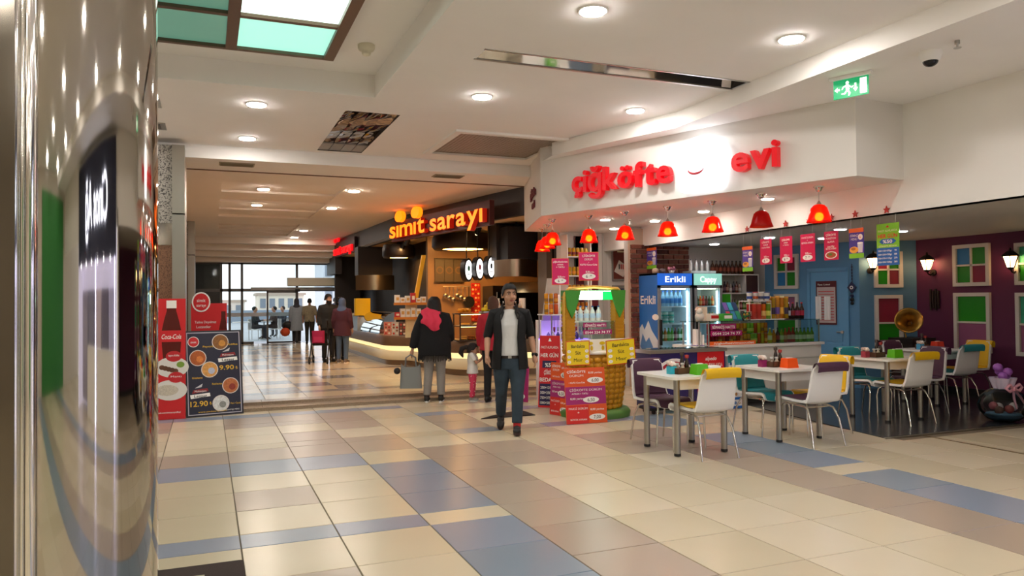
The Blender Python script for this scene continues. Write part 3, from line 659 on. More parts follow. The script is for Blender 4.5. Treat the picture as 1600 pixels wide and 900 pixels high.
# --- hanging price cards in the shop mouth (plane X = 7.05)
PINK = mat('#d0104f', .45); WH = mat('#f4f0ea', .5); BLK = mat('#1a1618', .5); YEL = mat('#f2d21c', .5); ORG = mat('#e8641e', .5); REDP = mat('#cf1f24', .5); PUR = mat('#4a3a9c', .5); LIME = mat('#7fc32a', .5); BLU = mat('#1f5fae', .5); GRN = mat('#2e8a3c', .5); MAG = mat('#a01a63', .5); CRM = mat('#efe0b8', .5)
BRNF = mat('#a5692e', .6); FOODR = mat('#b3542a', .6); FOODG = mat('#5d7d2c', .6)
def card(name, label, loc, xdir, w, h, base, draw, cat='sign', group=None, th=.004, ydir=(0, 0, 1), string=0, border=None):
    """upright flat card; draw(mb) prints in card coordinates, origin at its lower left corner"""
    t = thing(name, label, cat, loc, group=group); T = frame_T((0, 0, 0), xdir, ydir)
    mb = MB(); mb.T = T; mb.box(0, w, 0, h, -th, 0, base); mb.build('panel', t)
    mb = MB(); mb.T = T
    if border: b = .03*min(w, h); mb.rect(0, 0, w, h, border, .001); mb.rect(b, b, w-b, h-b, base, .002)
    draw(mb, w, h)
    if mb.f: mb.build('print', t)
    if string:
        for x in (w*.15, w*.85): mb = MB(); mb.T = T; mb.cyl((x, h, 0), (x, h+string, 0), .0015, WH, n=4, cap=False); mb.build('thread', t)
    return t
def price(mb, w, h, lines, old, new, cents):
    y = h*.9
    for s, sz in lines: mb.text(s, w/2, y-sz*h*.7, sz*h, WH, wide=min(w*.84, len(s)*sz*h*.56), bold=.03); y -= sz*h*1.2
    mb.text(old, w*.45, h*.27, .1*h, WH, wide=w*.2, bold=.03); mb.text('yerine', w*.66, h*.275, .07*h, WH, wide=w*.22, bold=.02)
    mb.disc(w/2, h*.15, w*.34, WH, h*.1, .003); mb.text(new, w*.4, h*.095, .15*h, BLK, .005, bold=.01); mb.text(cents, w*.6, h*.15, .07*h, BLK, .005)
def meal(mb, w, h):
    mb.rect(0, h*.86, w, h, ORG); mb.rect(0, 0, w, h*.16, LIME); mb.text('ÖĞRENCİ', w*.36, h*.72, .1*h, WH, wide=w*.55); mb.text('MENÜ', w*.36, h*.6, .11*h, WH, wide=w*.42); mb.disc(w*.78, h*.7, w*.16, WH); mb.text('6', w*.78, h*.655, .12*h, ORG, .005)
    mb.disc(w*.34, h*.28, w*.3, mat('#e2a23c', .6), h*.11); mb.disc(w*.3, h*.31, w*.16, BRNF, h*.05, .004); mb.poly([(w*.62, h*.18), (w*.9, h*.18), (w*.95, h*.5), (w*.57, h*.5)], mat('#c9c6d6', .5)); mb.disc(w*.76, h*.5, w*.19, WH, h*.03, .004)
XD = (0, -1, 0)
cards = [(8.66, 8.44, 'meal'), (8.285, 8.06, ('6', ',00')), (7.9, 7.675, ('6', ',50')), (7.53, 7.28, ('7', ',00')), (7.13, 6.905, 'plate'), (6.74, 6.525, 'meal')]
clab = ['small purple meal card hanging in front of the shelf wall', 'pink price card with 6,00 hanging left of the blue wall window', 'pink price card with 6,50 hanging before the blue wall window', 'pink price card with 7,00 hanging above the blue wall', 'pink card with a food plate picture hanging above the door', 'purple meal card hanging between the plate card and the green price card']
for i, (y0, y1, k) in enumerate(cards):
    w = y0-y1; h = .35; z = 1.953 if i else 1.876
    if k == 'meal': card('price_card', clab[i], (7.05, y0, z), XD, w, h, PUR, meal, 'card', 'cards hanging in the shop mouth', string=ZI-z-h)
    elif k == 'plate':
        def dr(mb, w, h):
            for s, y, ww in (('ÇİĞKÖFTE', .84, .7), ('PORSİYON', .72, .7), ('ALANA', .6, .5), ('Lavaş 300gr', .44, .5), ('BÜYÜK AYRAN', .36, .7)): mb.text(s, w/2, h*y, h*.09, WH, wide=w*ww, bold=.03)
            mb.disc(w/2, h*.17, w*.42, WH, h*.13); mb.disc(w/2, h*.17, w*.34, FOODR, h*.1, .004); mb.disc(w*.45, h*.19, w*.14, FOODG, h*.04, .005)
        card('price_card', clab[i], (7.05, y0, z), XD, w, h, PINK, dr, 'card', 'cards hanging in the shop mouth', string=ZI-z-h)
    else:
        ln = [[('ÇİĞKÖFTE', .09), ('DÜRÜM', .09), ('+ KUTU COLA', .075)], [('ÇİĞKÖFTE', .09), ('AYRAN', .075), ('+ TATLI', .075)], [('MAKSİ DÜRÜM', .09), ('+', .07), ('BÜYÜK AYRAN', .09)]][i-1]
        card('price_card', clab[i], (7.05, y0, z), XD, w, h, PINK, lambda mb, w, h: price(mb, w, h, ln, '8,00', *k), 'card', 'cards hanging in the shop mouth', string=ZI-z-h)
def green(mb, w, h):
    mb.rect(0, 0, w, h*.42, BLU); mb.poly([(w*.5, h*.96), (w*.42, h*.9), (w*.58, h*.9)], REDP); mb.text('PAKET ALIMLARDA', w/2, h*.8, h*.07, CRM, wide=w*.84, bold=.03); mb.text('HER GÜN', w/2, h*.655, h*.13, REDP, wide=w*.86, bold=.05)
    mb.poly([(w*.12, h*.57), (w*.25, h*.63), (w*.75, h*.63), (w*.88, h*.57), (w*.75, h*.51), (w*.25, h*.51)], BLU, .003); mb.text('%50', w/2, h*.53, h*.11, WH, .005, wide=w*.42, bold=.04); mb.text('ÇİĞKÖFTE BEDAVA', w/2, h*.44, h*.05, CRM, wide=w*.8, bold=.02)
    for j, (a, b) in enumerate((('250+125=375gr', '9'), ('500+250=750gr', '18'), ('750+375=1125gr', '27'), ('1000+500=1500gr', '36'))): mb.text(a, w*.38, h*(.33-.09*j), h*.055, WH, wide=w*.62, bold=.03); mb.text(b+'₺', w*.85, h*(.33-.09*j), h*.06, WH, bold=.03)
card('price_card', 'large green and blue price card reading HER GÜN %50', (7.05, 6.345, 1.848), XD, .3, .47, LIME, green, 'card', 'cards hanging in the shop mouth', string=ZI-1.848-.47)
card('price_card', 'purple meal card hanging before the brick wall', (7.05, 11.16, 2.02), XD, .3, .36, PUR, meal, 'card', 'cards hanging in the shop mouth', string=.04)
for i, y in enumerate((8.464, 7.713, 7.3, 6.934, 6.577, 6.142)):
    mb = MB(); pts = []
    for k in range(10): r = .045 if k % 2 == 0 else .02; a = math.pi/2+k*math.pi/5; pts.append((r*math.cos(a), r*math.sin(a)))
    mb.T = frame_T((6.985, y, 2.46), XD); mb.prism(pts, 0, .012, mat('#c0342e', .5)); tag(mb.build('star_ornament'), 'small red paper star on the soffit edge, %s from the left' % ORD[i], 'ornament', 'red stars on the soffit edge')
# ================================================================== shop walls
WFR = mat('#d6d0c6', .5); PG = mat('#1f8a12', .35); PR = mat('#8a2038', .35); PB = mat('#2f7fb8', .35); PM = mat('#9a5a7c', .35); PT = mat('#3fae86', .35)
def deco_window(name, label, T, x0, x1, z0, z1, panes):
    """white frame with coloured panes; panes is rows (top first) of colours"""
    t = thing(name, label, 'window', T.translation + T.to_3x3() @ Vector(((x0+x1)/2, z0, 0))); M3 = T.to_3x3().to_4x4(); w, h = x1-x0, z1-z0; f = .055
    mb = MB(); mb.T = M3
    for a in ((-w/2, -w/2+f, 0, h), (w/2-f, w/2, 0, h), (-w/2+f, w/2-f, 0, f), (-w/2+f, w/2-f, h-f, h)): mb.box(a[0], a[1], a[2], a[3], 0, .05, WFR)
    mb.build('frame', t); nr = len(panes); nc = len(panes[0]); b = .028
    W_, H_ = w-2*f, h-2*f
    mb = MB(); mb.T = M3
    for c in range(1, nc): x = -w/2+f+W_*c/nc; mb.box(x-b/2, x+b/2, f, h-f, 0, .04, WFR)
    for r in range(1, nr): y = f+H_*r/nr; mb.box(-w/2+f, w/2-f, y-b/2, y+b/2, 0, .04, WFR)
    mb.build('glazing_bar', t)
    for r in range(nr):
        for c in range(nc):
            mb = MB(); mb.T = M3; mb.box(-w/2+f+W_*c/nc+.004, -w/2+f+W_*(c+1)/nc-.004, h-f-H_*(r+1)/nr+.004, h-f-H_*r/nr-.004, .002, .014, panes[r][c]); mb.build('pane', t)
    return t
TP = frame_T((10.748, 8.9, 0), (0, -1, 0)); TBl = frame_T((P2[0]-.002, P2[1]-.003, 0), (P1[0]-P2[0], P1[1]-P2[1], 0)); TDr = frame_T((P3[0]-.003, P3[1]-.002, 0), (P2[0]-P3[0], P2[1]-P3[1], 0))
deco_window('decorative_window', 'upper four-pane coloured window on the purple wall beside the lantern', TP, .68, 1.265, 1.65, 2.285, [[PB, PG], [PG, PR]])
deco_window('decorative_window', 'lower green and mauve two-pane window on the purple wall', TP, .68, 1.26, .65, 1.55, [[PG], [PM]])
deco_window('decorative_window', 'upper coloured window on the purple wall at the right edge', TP, 1.64, 2.22, 1.65, 2.25, [[PT, PG], [PG, PB]])
deco_window('decorative_window', 'lower teal and mauve window on the purple wall at the right edge', TP, 1.64, 2.22, .64, 1.54, [[PT], [PM]])
deco_window('decorative_window', 'upper coloured window on the blue wall behind the green price card', TBl, .23, .68, 1.65, 2.24, [[PR, PG], [PG, PR]])
deco_window('decorative_window', 'lower red over green window on the blue wall', TBl, .23, .67, .62, 1.53, [[PR], [PG]])
deco_window('decorative_window', 'upper four-pane window on the blue wall left of the door', TDr, .54, 1.0, 1.66, 2.27, [[PG, PR], [PB, PG]])
deco_window('decorative_window', 'lower green window behind the snack rack left of the door', TDr, .53, .99, .7, 1.57, [[PM], [PG]])
mb = MB(); mb.T = TDr; mb.box(-.001, .33, 0, ZI, 0, .006, GREYW); struct(mb, 'trim_4')
# door
t = thing('door_1', 'light blue panelled door with a red poster on it', 'door', TDr.translation); t['kind'] = 'structure'; M3 = TDr.to_3x3().to_4x4(); DB = mat('#6aa6cf', .45)
mb = MB(); mb.T = M3
for a in ((1.16, 1.21, 0, 1.98), (1.83, 1.88, 0, 1.98), (1.16, 1.88, 1.94, 2.0)): mb.box(*a, 0, .035, DB)
mb.build('door_frame', t)
mb = MB(); mb.T = M3; mb.box(1.215, 1.825, .01, 1.935, 0, .02, DB); mb.build('leaf', t)
for k in range(5): mb = MB(); mb.T = M3; mb.box(1.27, 1.77, .08+k*.17, .22+k*.17, .02, .032, DB); mb.build('panel', t)
mb = MB(); mb.T = M3; mb.cyl((1.77, .92, .02), (1.77, .92, .05), .025, STEEL); mb.cyl((1.77, .92, .05), (1.68, .92, .055), .01, STEEL); mb.build('handle', t)
def menu_poster(mb, w, h):
    mb.rect(w*.05, h*.04, w*.95, h*.86, mat('#c9b7b2', .5)); mb.text('Fiyat Listesi', w*.4, h*.9, h*.055, WH, wide=w*.6)
    for j in range(11): mb.rect(w*.12, h*(.1+.065*j), w*.88, h*(.115+.065*j), REDP, .004)
card('door_poster', 'maroon framed price list poster on the blue door', TDr @ Vector((1.32, 1.04, .034)), TDr.to_3x3() @ Vector((1, 0, 0)), .36, .74, mat('#5a141c', .4), menu_poster, 'poster')
for i, s in enumerate((1.37, 1.53)):
    mb = MB(); mb.T = TDr; mb.grid(lambda u, v: (s-.055+.11*u, 1.12+.4*v, .05+.012*math.sin(u*14+i)*(1-.5*v)), 12, 6, WH); tag(mb.build('towel'), 'white towel hanging over the door poster, %s one' % ('left', 'right')[i], 'towel', 'towels on the door')
# evil-eye ornament
t = thing('evil_eye_ornament', 'dark blue beaded eye charm hanging beside the door', 'ornament', TDr @ Vector((1.945, 1.3, .03))); M3 = TDr.to_3x3().to_4x4(); NV = mat('#17224a', .3)
mb = MB(); mb.T = M3; mb.cyl((0, .45, 0), (0, .75, 0), .006, BLK, n=6); 
for k in range(5): mb.ball((0, .5+k*.05, 0), .014, NV, 8, 6)
mb.build('bead_cord', t); mb = MB(); mb.T = M3; mb.prism([(0, .26), (.075, .36), (0, .46), (-.075, .36)], 0, .02, NV); d = mb.build('diamond', t)
mb = MB(); mb.T = M3; mb.disc(0, .36, .03, WH, z=.022); mb.disc(0, .36, .014, NV, z=.023); mb.build('eye', d)
mb = MB(); mb.T = M3; mb.ball((0, .22, .01), .03, NV, 8, 6); mb.ball((0, .16, .01), .035, BLK, 8, 6); mb.ball((0, .1, .01), .03, BLK, 8, 6); mb.build('tassel', t)
# wall lanterns
def lantern(label, T, x, z, on=True):
    t = thing('wall_lantern', label, 'lamp', T @ Vector((x, z, 0)), group='wall lanterns'); M3 = T.to_3x3().to_4x4(); IR = mat('#241c18', .5, .4)
    mb = MB(); mb.T = M3; mb.cyl((0, -.2, .0), (0, -.2, .025), .05, IR, n=14); mb.tube([(0, -.2, .02), (0, -.24, .08), (0, -.22, .13), (0, -.16, .15)], .012, IR, 8); mb.build('bracket', t)
    mb = MB(); mb.T = M3 @ Matrix.Translation((0, 0, .15)) @ Euler((-math.pi/2, 0, 0)).to_matrix().to_4x4()
    mb.lathe([(.05, -.16), (.1, .0)], mat('#ffe6c0', .4, emit=7, ecol='#ffc88a') if on else mat('#d8cfc0', .3), n=6, smooth=False); mb.build('glass', t)
    mb = MB(); mb.T = M3 @ Matrix.Translation((0, 0, .15)) @ Euler((-math.pi/2, 0, 0)).to_matrix().to_4x4()
    mb.lathe([(.125, -.005), (.115, .02), (.05, .07), (.02, .08), (.012, .12), (0, .125)], IR, n=6, smooth=False); mb.lathe([(0, -.2), (.03, -.19), (.058, -.16), (.05, -.155), (0, -.155)], IR, n=6, smooth=False)
    for k in range(6): a = k*math.pi/3; mb.cyl((.052*math.cos(a), .052*math.sin(a), -.16), (.104*math.cos(a), .104*math.sin(a), 0), .006, IR, n=5)
    mb.build('cage', t); return t
lantern('lit black iron lantern on the purple wall by the corner', TP, .32, 2.08); lantern('lit black iron lantern on the purple wall at the right edge', TP, 1.66, 2.06)
lantern('black iron lantern on the blue wall behind the green price card', TBl, .17, 2.13)
mb = MB(); mb.T = TP
for k in range(4): mb.tube([(.27+k*.045, 1.28+.03*(k % 2), .02), (.275+k*.045, 1.45, .03), (.27+k*.045, 1.62-.03*(k % 2), .02)], .018, mat('#33211c', .7), 6)
tag(mb.build('wood_carving'), 'dark wooden carving on the purple wall under the lantern', 'carving')
# gramophone
t = thing('gramophone', 'antique gramophone with golden horn in the purple corner', 'gramophone', (10.2, 8.55, 0)); GLD = mat('#a8803a', .3, .9)
mb = MB(); mb.box(-.22, .22, -.2, .2, 0, .78, mat('#2b1a14', .5)); mb.build('cabinet', t); mb = MB(); mb.box(-.25, .25, -.22, .22, .78, .86, mat('#1d1310', .4)); mb.build('lid', t)
mb = MB(); mb.tube([(0, .1, .86), (0, .14, .98), (0, .1, 1.06), (-.04, 0, 1.08)], [.012, .014, .02, .03], GLD, 10); mb.build('tone_arm', t)
mb = MB(); mb.T = Matrix.Translation((-.04, 0, 1.08)) @ Vector((-.8, -.6, .25)).to_track_quat('Z', 'Y').to_matrix().to_4x4(); mb.lathe([(.03, 0), (.05, .08), (.1, .17), (.18, .23), (.2, .235), (.18, .225), (.095, .16), (.04, .07)], GLD, n=20); mb.build('horn', t)
# brick wall piece
MORT = mat('#b9a08c', .9); mb = MB(); mb.box(6.73, 7.94, 11.2, 11.25, 0, ZI+.3, MORT); bw = struct(mb, 'wall_brick')
BK = [mat(c, .8, noise=.2, scale=25, bump=.3) for c in ('#6e3a2b', '#7d4433', '#5c3026', '#86503c')]; bm_ = {}
rb = random.Random(11)
for r in range(29):
    x = 6.74 - (.11 if r % 2 else 0); z = .02+r*.084
    while x < 7.92:
        w = min(.215, 7.93-x); a = max(x, 6.735); w = x+w-a
        if w > .04:
            k = (round(w, 3), rb.randrange(4))
            if k not in bm_: m_ = MB(); m_.cbox((0, 0, 0), (k[0]-.016, .04, .066), BK[k[1]]); q = m_.build('brick'); bm_[k] = q.data; bpy.data.objects.remove(q)
            o = bpy.data.objects.new('brick', bm_[k]); COL.objects.link(o); o.parent = bw; o.location = (a+w/2, 11.185-rb.random()*.008, z+.035)
        x += .215
# ================================================================== goods
_G = {}
def bottle_mesh(col, cap, h=.24, r=.03, lab=None, kind='bottle'):
    key = (col, cap, h, r, lab, kind)
    if key in _G: return _G[key]
    mb = MB(); m = mat(col, .12, spec=.6); n = 10
    if kind == 'bottle': mb.lathe([(0, 0), (r*.9, 0), (r, h*.05), (r, h*.55), (r*.85, h*.66), (r*.4, h*.8), (r*.36, h*.93)], m, n=n); mb.lathe([(r*.45, h*.92), (r*.45, h), (0, h)], mat(cap, .4), n=n)
    elif kind == 'can': mb.lathe([(0, .002), (r*.8, 0), (r, h*.07), (r, h*.9), (r*.85, h*.97)], m, n=n); mb.lathe([(r*.85, h*.97), (r*.84, h), (r*.78, h*.97), (0, h*.97)], STEEL, n=n)
    elif kind == 'tube': mb.lathe([(0, 0), (r, 0), (r, h*.93)], m, n=n); mb.lathe([(r*1.04, h*.92), (r*1.04, h), (0, h)], mat(cap, .4), n=n)
    elif kind == 'cup': mb.lathe([(0, 0), (r*.75, 0), (r, h*.9)], m, n=n); mb.lathe([(r*1.05, h*.88), (r*1.05, h*.94), (r*.9, h), (0, h)], mat(cap, .4), n=n)
    if lab: mb.lathe([(r*1.015, h*.2), (r*1.015, h*.5)], mat(lab, .5), n=n)
    o = mb.build('x'); _G[key] = o.data; bpy.data.objects.remove(o); return _G[key]
def place(name, me, loc, label, cat, group, rz=0):
    o = bpy.data.objects.new(name, me); COL.objects.link(o); o.location = loc; o.rotation_euler = (0, 0, rz); return tag(o, label, cat, group)
def row(name, specs, p0, p1, z, where, cat, group):
    """a row of countable goods; specs = list of (mesh, look)"""
    n = len(specs)
    for i, (me, look) in enumerate(specs):
        f = i/(n-1) if n > 1 else .5
        place(name, me, (p0[0]+(p1[0]-p0[0])*f, p0[1]+(p1[1]-p0[1])*f, z), '%s %s, %s from the left' % (look, where, ORD[min(i, 25)]), cat, group, i)
B = bottle_mesh
# ================================================================== serving counter with glass display
CW = mat('#e4dfd6', .4); cx0, cx1, cy0, cy1 = 6.3, 8.52, 8.7, 9.25
t = thing('serving_counter', 'long white serving counter with maroon lettering below the glass display', 'counter', (cx0, cy0, 0)); L_ = cx1-cx0
mb = MB(); mb.box(.03, L_-.03, .04, .5, .006, .08, mat('#2a2826', .7)); mb.build('plinth', t)
mb = MB(); mb.box(0, L_, .02, .55, .08, .8, CW); mb.build('body', t)
mb = MB(); mb.box(.01, L_-.01, 0, .02, .62, .8, CW); mb.build('upper_panel', t); mb = MB(); mb.box(.01, L_-.01, .005, .02, .09, .6, mat('#dcd6cb', .4)); mb.build('lower_panel', t)
mb = MB(); mb.box(-.03, L_+.03, -.03, .57, .8, .84, mat('#e9e5de', .3)); mb.build('top', t)
mb = MB(); mb.T = frame_T((1.0, -.001, .42), (1, 0, 0)); mb.text('çiğköfte evi', .75, 0, .14, MAR, wide=1.0, bold=.03); mb.poly([(.28, .1), (.42, .2), (.5, .1)], MAR); mb.build('lettering', t)
t = thing('glass_display', 'glass display case with steel posts standing on the white counter', 'display case', (cx0, cy0, .84)); GC = glassmat('#e6f2ee')
for x in (.04, .2, L_-.03):
    for y in (.02, .4): mb = MB(); mb.cyl((x, y, 0), (x, y, .33), .012, STEEL, n=8); mb.build('post', t)
mb = MB(); mb.box(0, L_, .01, .42, .33, .34, glassmat('#d3e6e0')); mb.build('glass_top', t); mb = MB(); mb.box(.2, L_-.03, .005, .011, .0, .33, GC); mb.build('glass_front', t)
mb = MB(); mb.T = frame_T((.2, .003, 0), (1, 0, 0)); mb.rect(.02, .22, .46, .3, MAG, .0); mb.text('SİPARİŞ HATTI', .24, .235, .055, WH, .002, wide=.38, bold=.03); mb.rect(.02, .13, .56, .205, MAG, 0); mb.text('0544 224 74 77', .29, .145, .055, WH, .002, wide=.48, bold=.03)
mb.rect(.0, .0, .8, .055, ORG, 0); mb.text('/cigkofteevimasoutlet', .42, .012, .045, WH, .002, wide=.7, bold=.03); mb.build('window_sticker', t)
cans = [B('#b3202a', '', .15, .03, '#7d1118', 'can'), B('#d2691e', '', .15, .03, '#e8a030', 'can'), B('#c44d22', '', .15, .03, None, 'can'), B('#2c5f9e', '', .15, .03, '#d8d8e0', 'can'), B('#d89018', '', .15, .03, '#8a5a10', 'can'), B('#7cab26', '', .15, .03, '#d2d860', 'can'), B('#c9b020', '', .15, .03, None, 'can')]
cn = ['dark red', 'orange', 'rust red', 'blue', 'amber', 'green', 'yellow']; seq = [0, 0, 0, 1, 2, 0, 1, 4, 2, 1, 4, 4, 5, 5, 2, 6, 1]
row('drink_can', [(cans[k], cn[k]+' drink can') for k in seq], (cx0+.26, cy0+.1), (cx0+1.26, cy0+.1), .842, 'in the lower row of the counter glass', 'can', 'cans in the counter display')
row('drink_can', [(cans[k], cn[k]+' drink can') for k in [0, 0, 2, 0, 3, 0, 1, 0, 4, 1, 4, 5, 5, 2, 6, 4, 1]], (cx0+.26, cy0+.1), (cx0+1.26, cy0+.1), .993, 'in the upper row of the counter glass', 'can', 'cans in the counter display')
bt = [B('#c8b428', '#e8e0d0', .22, .032, '#e8e0b0'), B('#c47a1e', '#ded0b0', .2, .032, None), B('#3a2018', '#1a1a1a', .22, .03, '#a83020'), B('#8f9a20', '#3c5a18', .21, .032, '#d8d8a0'), B('#b04a20', '#c02020', .21, .03, '#d8a080'), B('#a83228', '#b02018', .22, .03, '#d8b8a0'), B('#5f8a22', '#3a6a18', .21, .03, '#e8eec8'), B('#76a82e', '#3a7a18', .21, .03, '#e4f0c8')]
bn = ['yellow', 'amber', 'dark brown', 'olive', 'orange', 'red', 'green', 'light green']
row('drink_bottle', [(bt[k], bn[k]+' drink bottle') for k in (0, 1, 2, 3, 4, 5, 5, 6, 7, 6, 7, 7)], (cx0+1.34, cy0+.1), (cx0+2.13, cy0+.1), .842, 'behind the counter glass', 'bottle', 'bottles in the counter display')
# things on the glass top (z = 1.18)
zt = 1.181
t = thing('snack_rack', 'two-tier wire rack of crisp tubes on the glass display', 'rack', (7.35, 8.98, zt))
mb = MB(); mb.box(-.02, .62, -.12, .12, .0, .008, WH); mb.build('shelf', t); mb = MB(); mb.box(-.02, .38, -.12, .12, .27, .28, WH); mb.build('shelf', t)
mb = MB()
for x in (-.018, .376):
    for y in (-.115, .115): mb.cyl((x, y, 0), (x, y, .28), .004, WH, n=6)
mb.build('wires', t)
tb = [B('#b8302a', '#d8c0a0', .24, .037, '#d88a80', 'tube'), B('#cf4438', '#d8c0a0', .24, .037, None, 'tube'), B('#d0661c', '#3a2a20', .24, .037, '#f0c070', 'tube'), B('#6f9a28', '#d0d0a0', .24, .037, '#d8d860', 'tube'), B('#c9921e', '#e0c880', .24, .037, '#5a3a18', 'tube')]
tn = ['red', 'bright red', 'orange', 'green', 'golden']
row('crisp_tube', [(tb[k], tn[k]+' crisp tube') for k in (0, 1, 1, 2, 3)], (7.37, 8.92), (7.72, 8.92), zt+.009, 'on the lower rack shelf', 'tube', 'crisp tubes on the rack')
tub2 = [B('#d07a1a', '#e8d8a0', .34, .032, '#f0b040', 'tube'), B('#c0951e', '#d89830', .33, .032, '#403048', 'tube'), B('#cf8a28', '#e0a040', .34, .032, '#6a4a9a', 'tube')]
row('crisp_tube', [(tub2[k % 3], 'tall orange crisp tube') for k in range(5)], (7.78, 8.98), (8.07, 8.93), zt+.009, 'right of the wire rack', 'tube', 'tall crisp tubes')
row('snack_cup', [(B('#e8e4e0', ['#2a3a7a', '#b0303a', '#e0e0e0'][k % 3], .13, .042, ['#2c4a94', '#c05a30', '#404a70'][k % 3], 'cup'), ['white and blue', 'white and red', 'white and navy'][k % 3]+' snack cup') for k in range(4)], (7.38, 8.92), (7.7, 8.92), zt+.281, 'on the upper rack shelf', 'cup', 'snack cups on the rack')
row('cola_bottle', [(B('#2a1412', ['#e8e8e8', '#b02028', '#20202a', '#b02028'][k], .25, .035, ['#d0d0d8', '#8f1a22', '#a83058', '#b02038'][k]), ['white capped cola', 'red labelled cola', 'dark cola', 'magenta labelled cola'][k]+' bottle') for k in range(4)], (8.17, 9.0), (8.43, 9.0), zt, 'at the right end of the glass top', 'bottle', 'cola bottles on the display')
def boxes(name, label, loc, dims, m, m2=None, rz=0, cat='box', group=None):
    t = thing(name, label, cat, loc, rz, group); mb = MB(); mb.box(-dims[0]/2, dims[0]/2, -dims[1]/2, dims[1]/2, 0, dims[2], m); mb.build('carton', t)
    if m2: mb = MB(); mb.T = frame_T((-dims[0]/2, -dims[1]/2-.001, 0), (1, 0, 0)); mb.rect(dims[0]*.08, dims[2]*.3, dims[0]*.92, dims[2]*.75, m2, 0); mb.build('print', t)
    return t
boxes('gum_box', 'white and red sweets box on the glass display', (6.76, 8.98, zt), (.17, .14, .1), WH, REDP); boxes('gum_box', 'bright green sweets box on the glass display', (6.9, 8.86, zt), (.16, .12, .1), mat('#3fa83a', .5), WH)
t = thing('scratch_card_stand', 'sloped stand of colourful cards on the glass display', 'stand', (7.08, 8.98, zt))
mb = MB(); mb.add([(-.12, -.1, 0), (.14, -.1, 0), (.14, .08, 0), (-.12, .08, 0), (-.12, .06, .26), (.14, .06, .26)], [(0, 1, 5, 4), (1, 2, 5), (0, 4, 3), (2, 3, 4, 5), (0, 3, 2, 1)], mat('#2a5a7a', .5)); mb.build('easel', t)
T_ = frame_T((-.12, -.103, 0), (1, 0, 0), (0, .16, .26))
for k, c in enumerate(('#c0405a', '#3a86b8', '#2f9a6a', '#7a5ab0', '#3ab0c8', '#203a6a')): mb = MB(); mb.T = T_; mb.rect(.01+.085*(k % 3), .02+.15*(k//3), .08+.085*(k % 3), .15+.15*(k//3), mat(c, .5), .003); mb.build('card', t)
t = thing('plush_toy', 'small white plush figure beside a cream carton on the display', 'plush', (6.52, 8.95, zt)); PL = mat('#ded8d0', .9, bump=.3, scale=90)
mb = MB(); mb.ball((0, 0, .06), (.07, .06, .065), PL); mb.build('body', t); mb = MB(); mb.ball((-.02, -.02, .135), .045, PL); mb.ball((-.06, 0, .16), .018, PL); mb.ball((.02, 0, .17), .018, PL); mb.build('head', t)
boxes('cream_carton', 'cream square carton behind the white plush figure', (6.62, 9.04, zt), (.14, .08, .2), mat('#d8c8b4', .6))
t = thing('lollipop_jar', 'round jar of mixed sweets on the glass display', 'jar', (7.27, 8.86, zt)); mb = MB(); mb.lathe([(0, 0), (.06, 0), (.065, .1), (.05, .12)], glassmat('#e8f0ec'), n=16); mb.build('jar', t)
rr = random.Random(4)
for k in range(14): mb = MB(); mb.ball((rr.uniform(-.035, .035), rr.uniform(-.035, .035), .02+k*.0075), .017, mat(rr.choice(['#b03030', '#e0d8d0', '#3a8a4a', '#d8a030', '#303030']), .4), 8, 5); mb.build('sweet', t)
t = thing('leaflet_box', 'white leaflet holder with booklets at the counter left end', 'holder', (6.35, 8.82, .841)); mb = MB(); mb.box(-.04, .1, -.08, .06, 0, .01, mat('#6a4aa0', .4)); mb.build('tray', t)
for k in range(3): mb = MB(); mb.cbox((-.02+.05*k, -.03, .12-.02*k), (.035, .08, .22-.04*k), WH); mb.build('booklet', t)
# ================================================================== chest freezer
t = thing('chest_freezer', 'purple chest freezer with steel top and rainbow arc print', 'freezer', (5.3, 8.33, 0)); PU = mat('#2f2360', .4); W_ = 1.17
mb = MB(); mb.box(0, W_, 0, .35, .09, .79, PU); mb.build('body', t); mb = MB(); mb.box(-.02, W_+.02, -.02, .36, .79, .835, mat('#b8b4ae', .3, .9)); mb.build('rim', t)
mb = MB(); mb.box(.06, W_-.06, .05, .3, .835, .845, glassmat('#cfe0e0')); mb.build('lid_glass', t)
mb = MB(); mb.box(.02, W_-.02, .02, .33, .05, .09, DARKM); mb.build('base', t)
for x in (.08, W_-.08):
    for y in (.07, .28): mb = MB(); mb.cyl((x-.015, y, .03), (x+.015, y, .03), .03, RUBBER, n=10); mb.build('castor', t)
mb = MB(); mb.T = frame_T((0, -.001, 0), (1, 0, 0))
for r, c in ((.34, '#efe8e8'), (.3, '#b02030'), (.26, '#efe8e8'), (.21, '#3a86c0'), (.17, '#efe8e8'), (.12, '#c02838')): mb.poly([(.36+r*math.cos(R(a)), .38+r*math.sin(R(a))) for a in range(0, 181, 12)], mat(c, .5), .001+.001*(.4-r)*20)
mb.rect(.02, .68, .1, .7, WH, .002); mb.build('print', t)
mb = MB(); mb.T = frame_T((-.001, .35, 0), (0, -1, 0)); mb.disc(.17, .42, .15, mat('#efe8e8', .5), z=.001); mb.disc(.17, .42, .11, REDP, z=.002); mb.build('side_print', t)
def alp(mb, w, h):
    mb.text('alpedo', w/2, h*.8, h*.12, WH, wide=w*.42, bold=.03, shear=.2)
    for s, y in (('DONDURMALARDA', .64), ('MİLYONLARCA', .49), ('BEDAVA', .33), ('DONDURMA', .18)): mb.text(s, w/2, h*y, h*.13, WH, wide=w*(.86 if len(s) > 7 else .6), bold=.03)
card('freezer_poster', 'red ice cream poster on the front of the purple freezer', (6.02, 8.327, .22), (1, 0, 0), .43, .57, REDP, alp, 'poster')
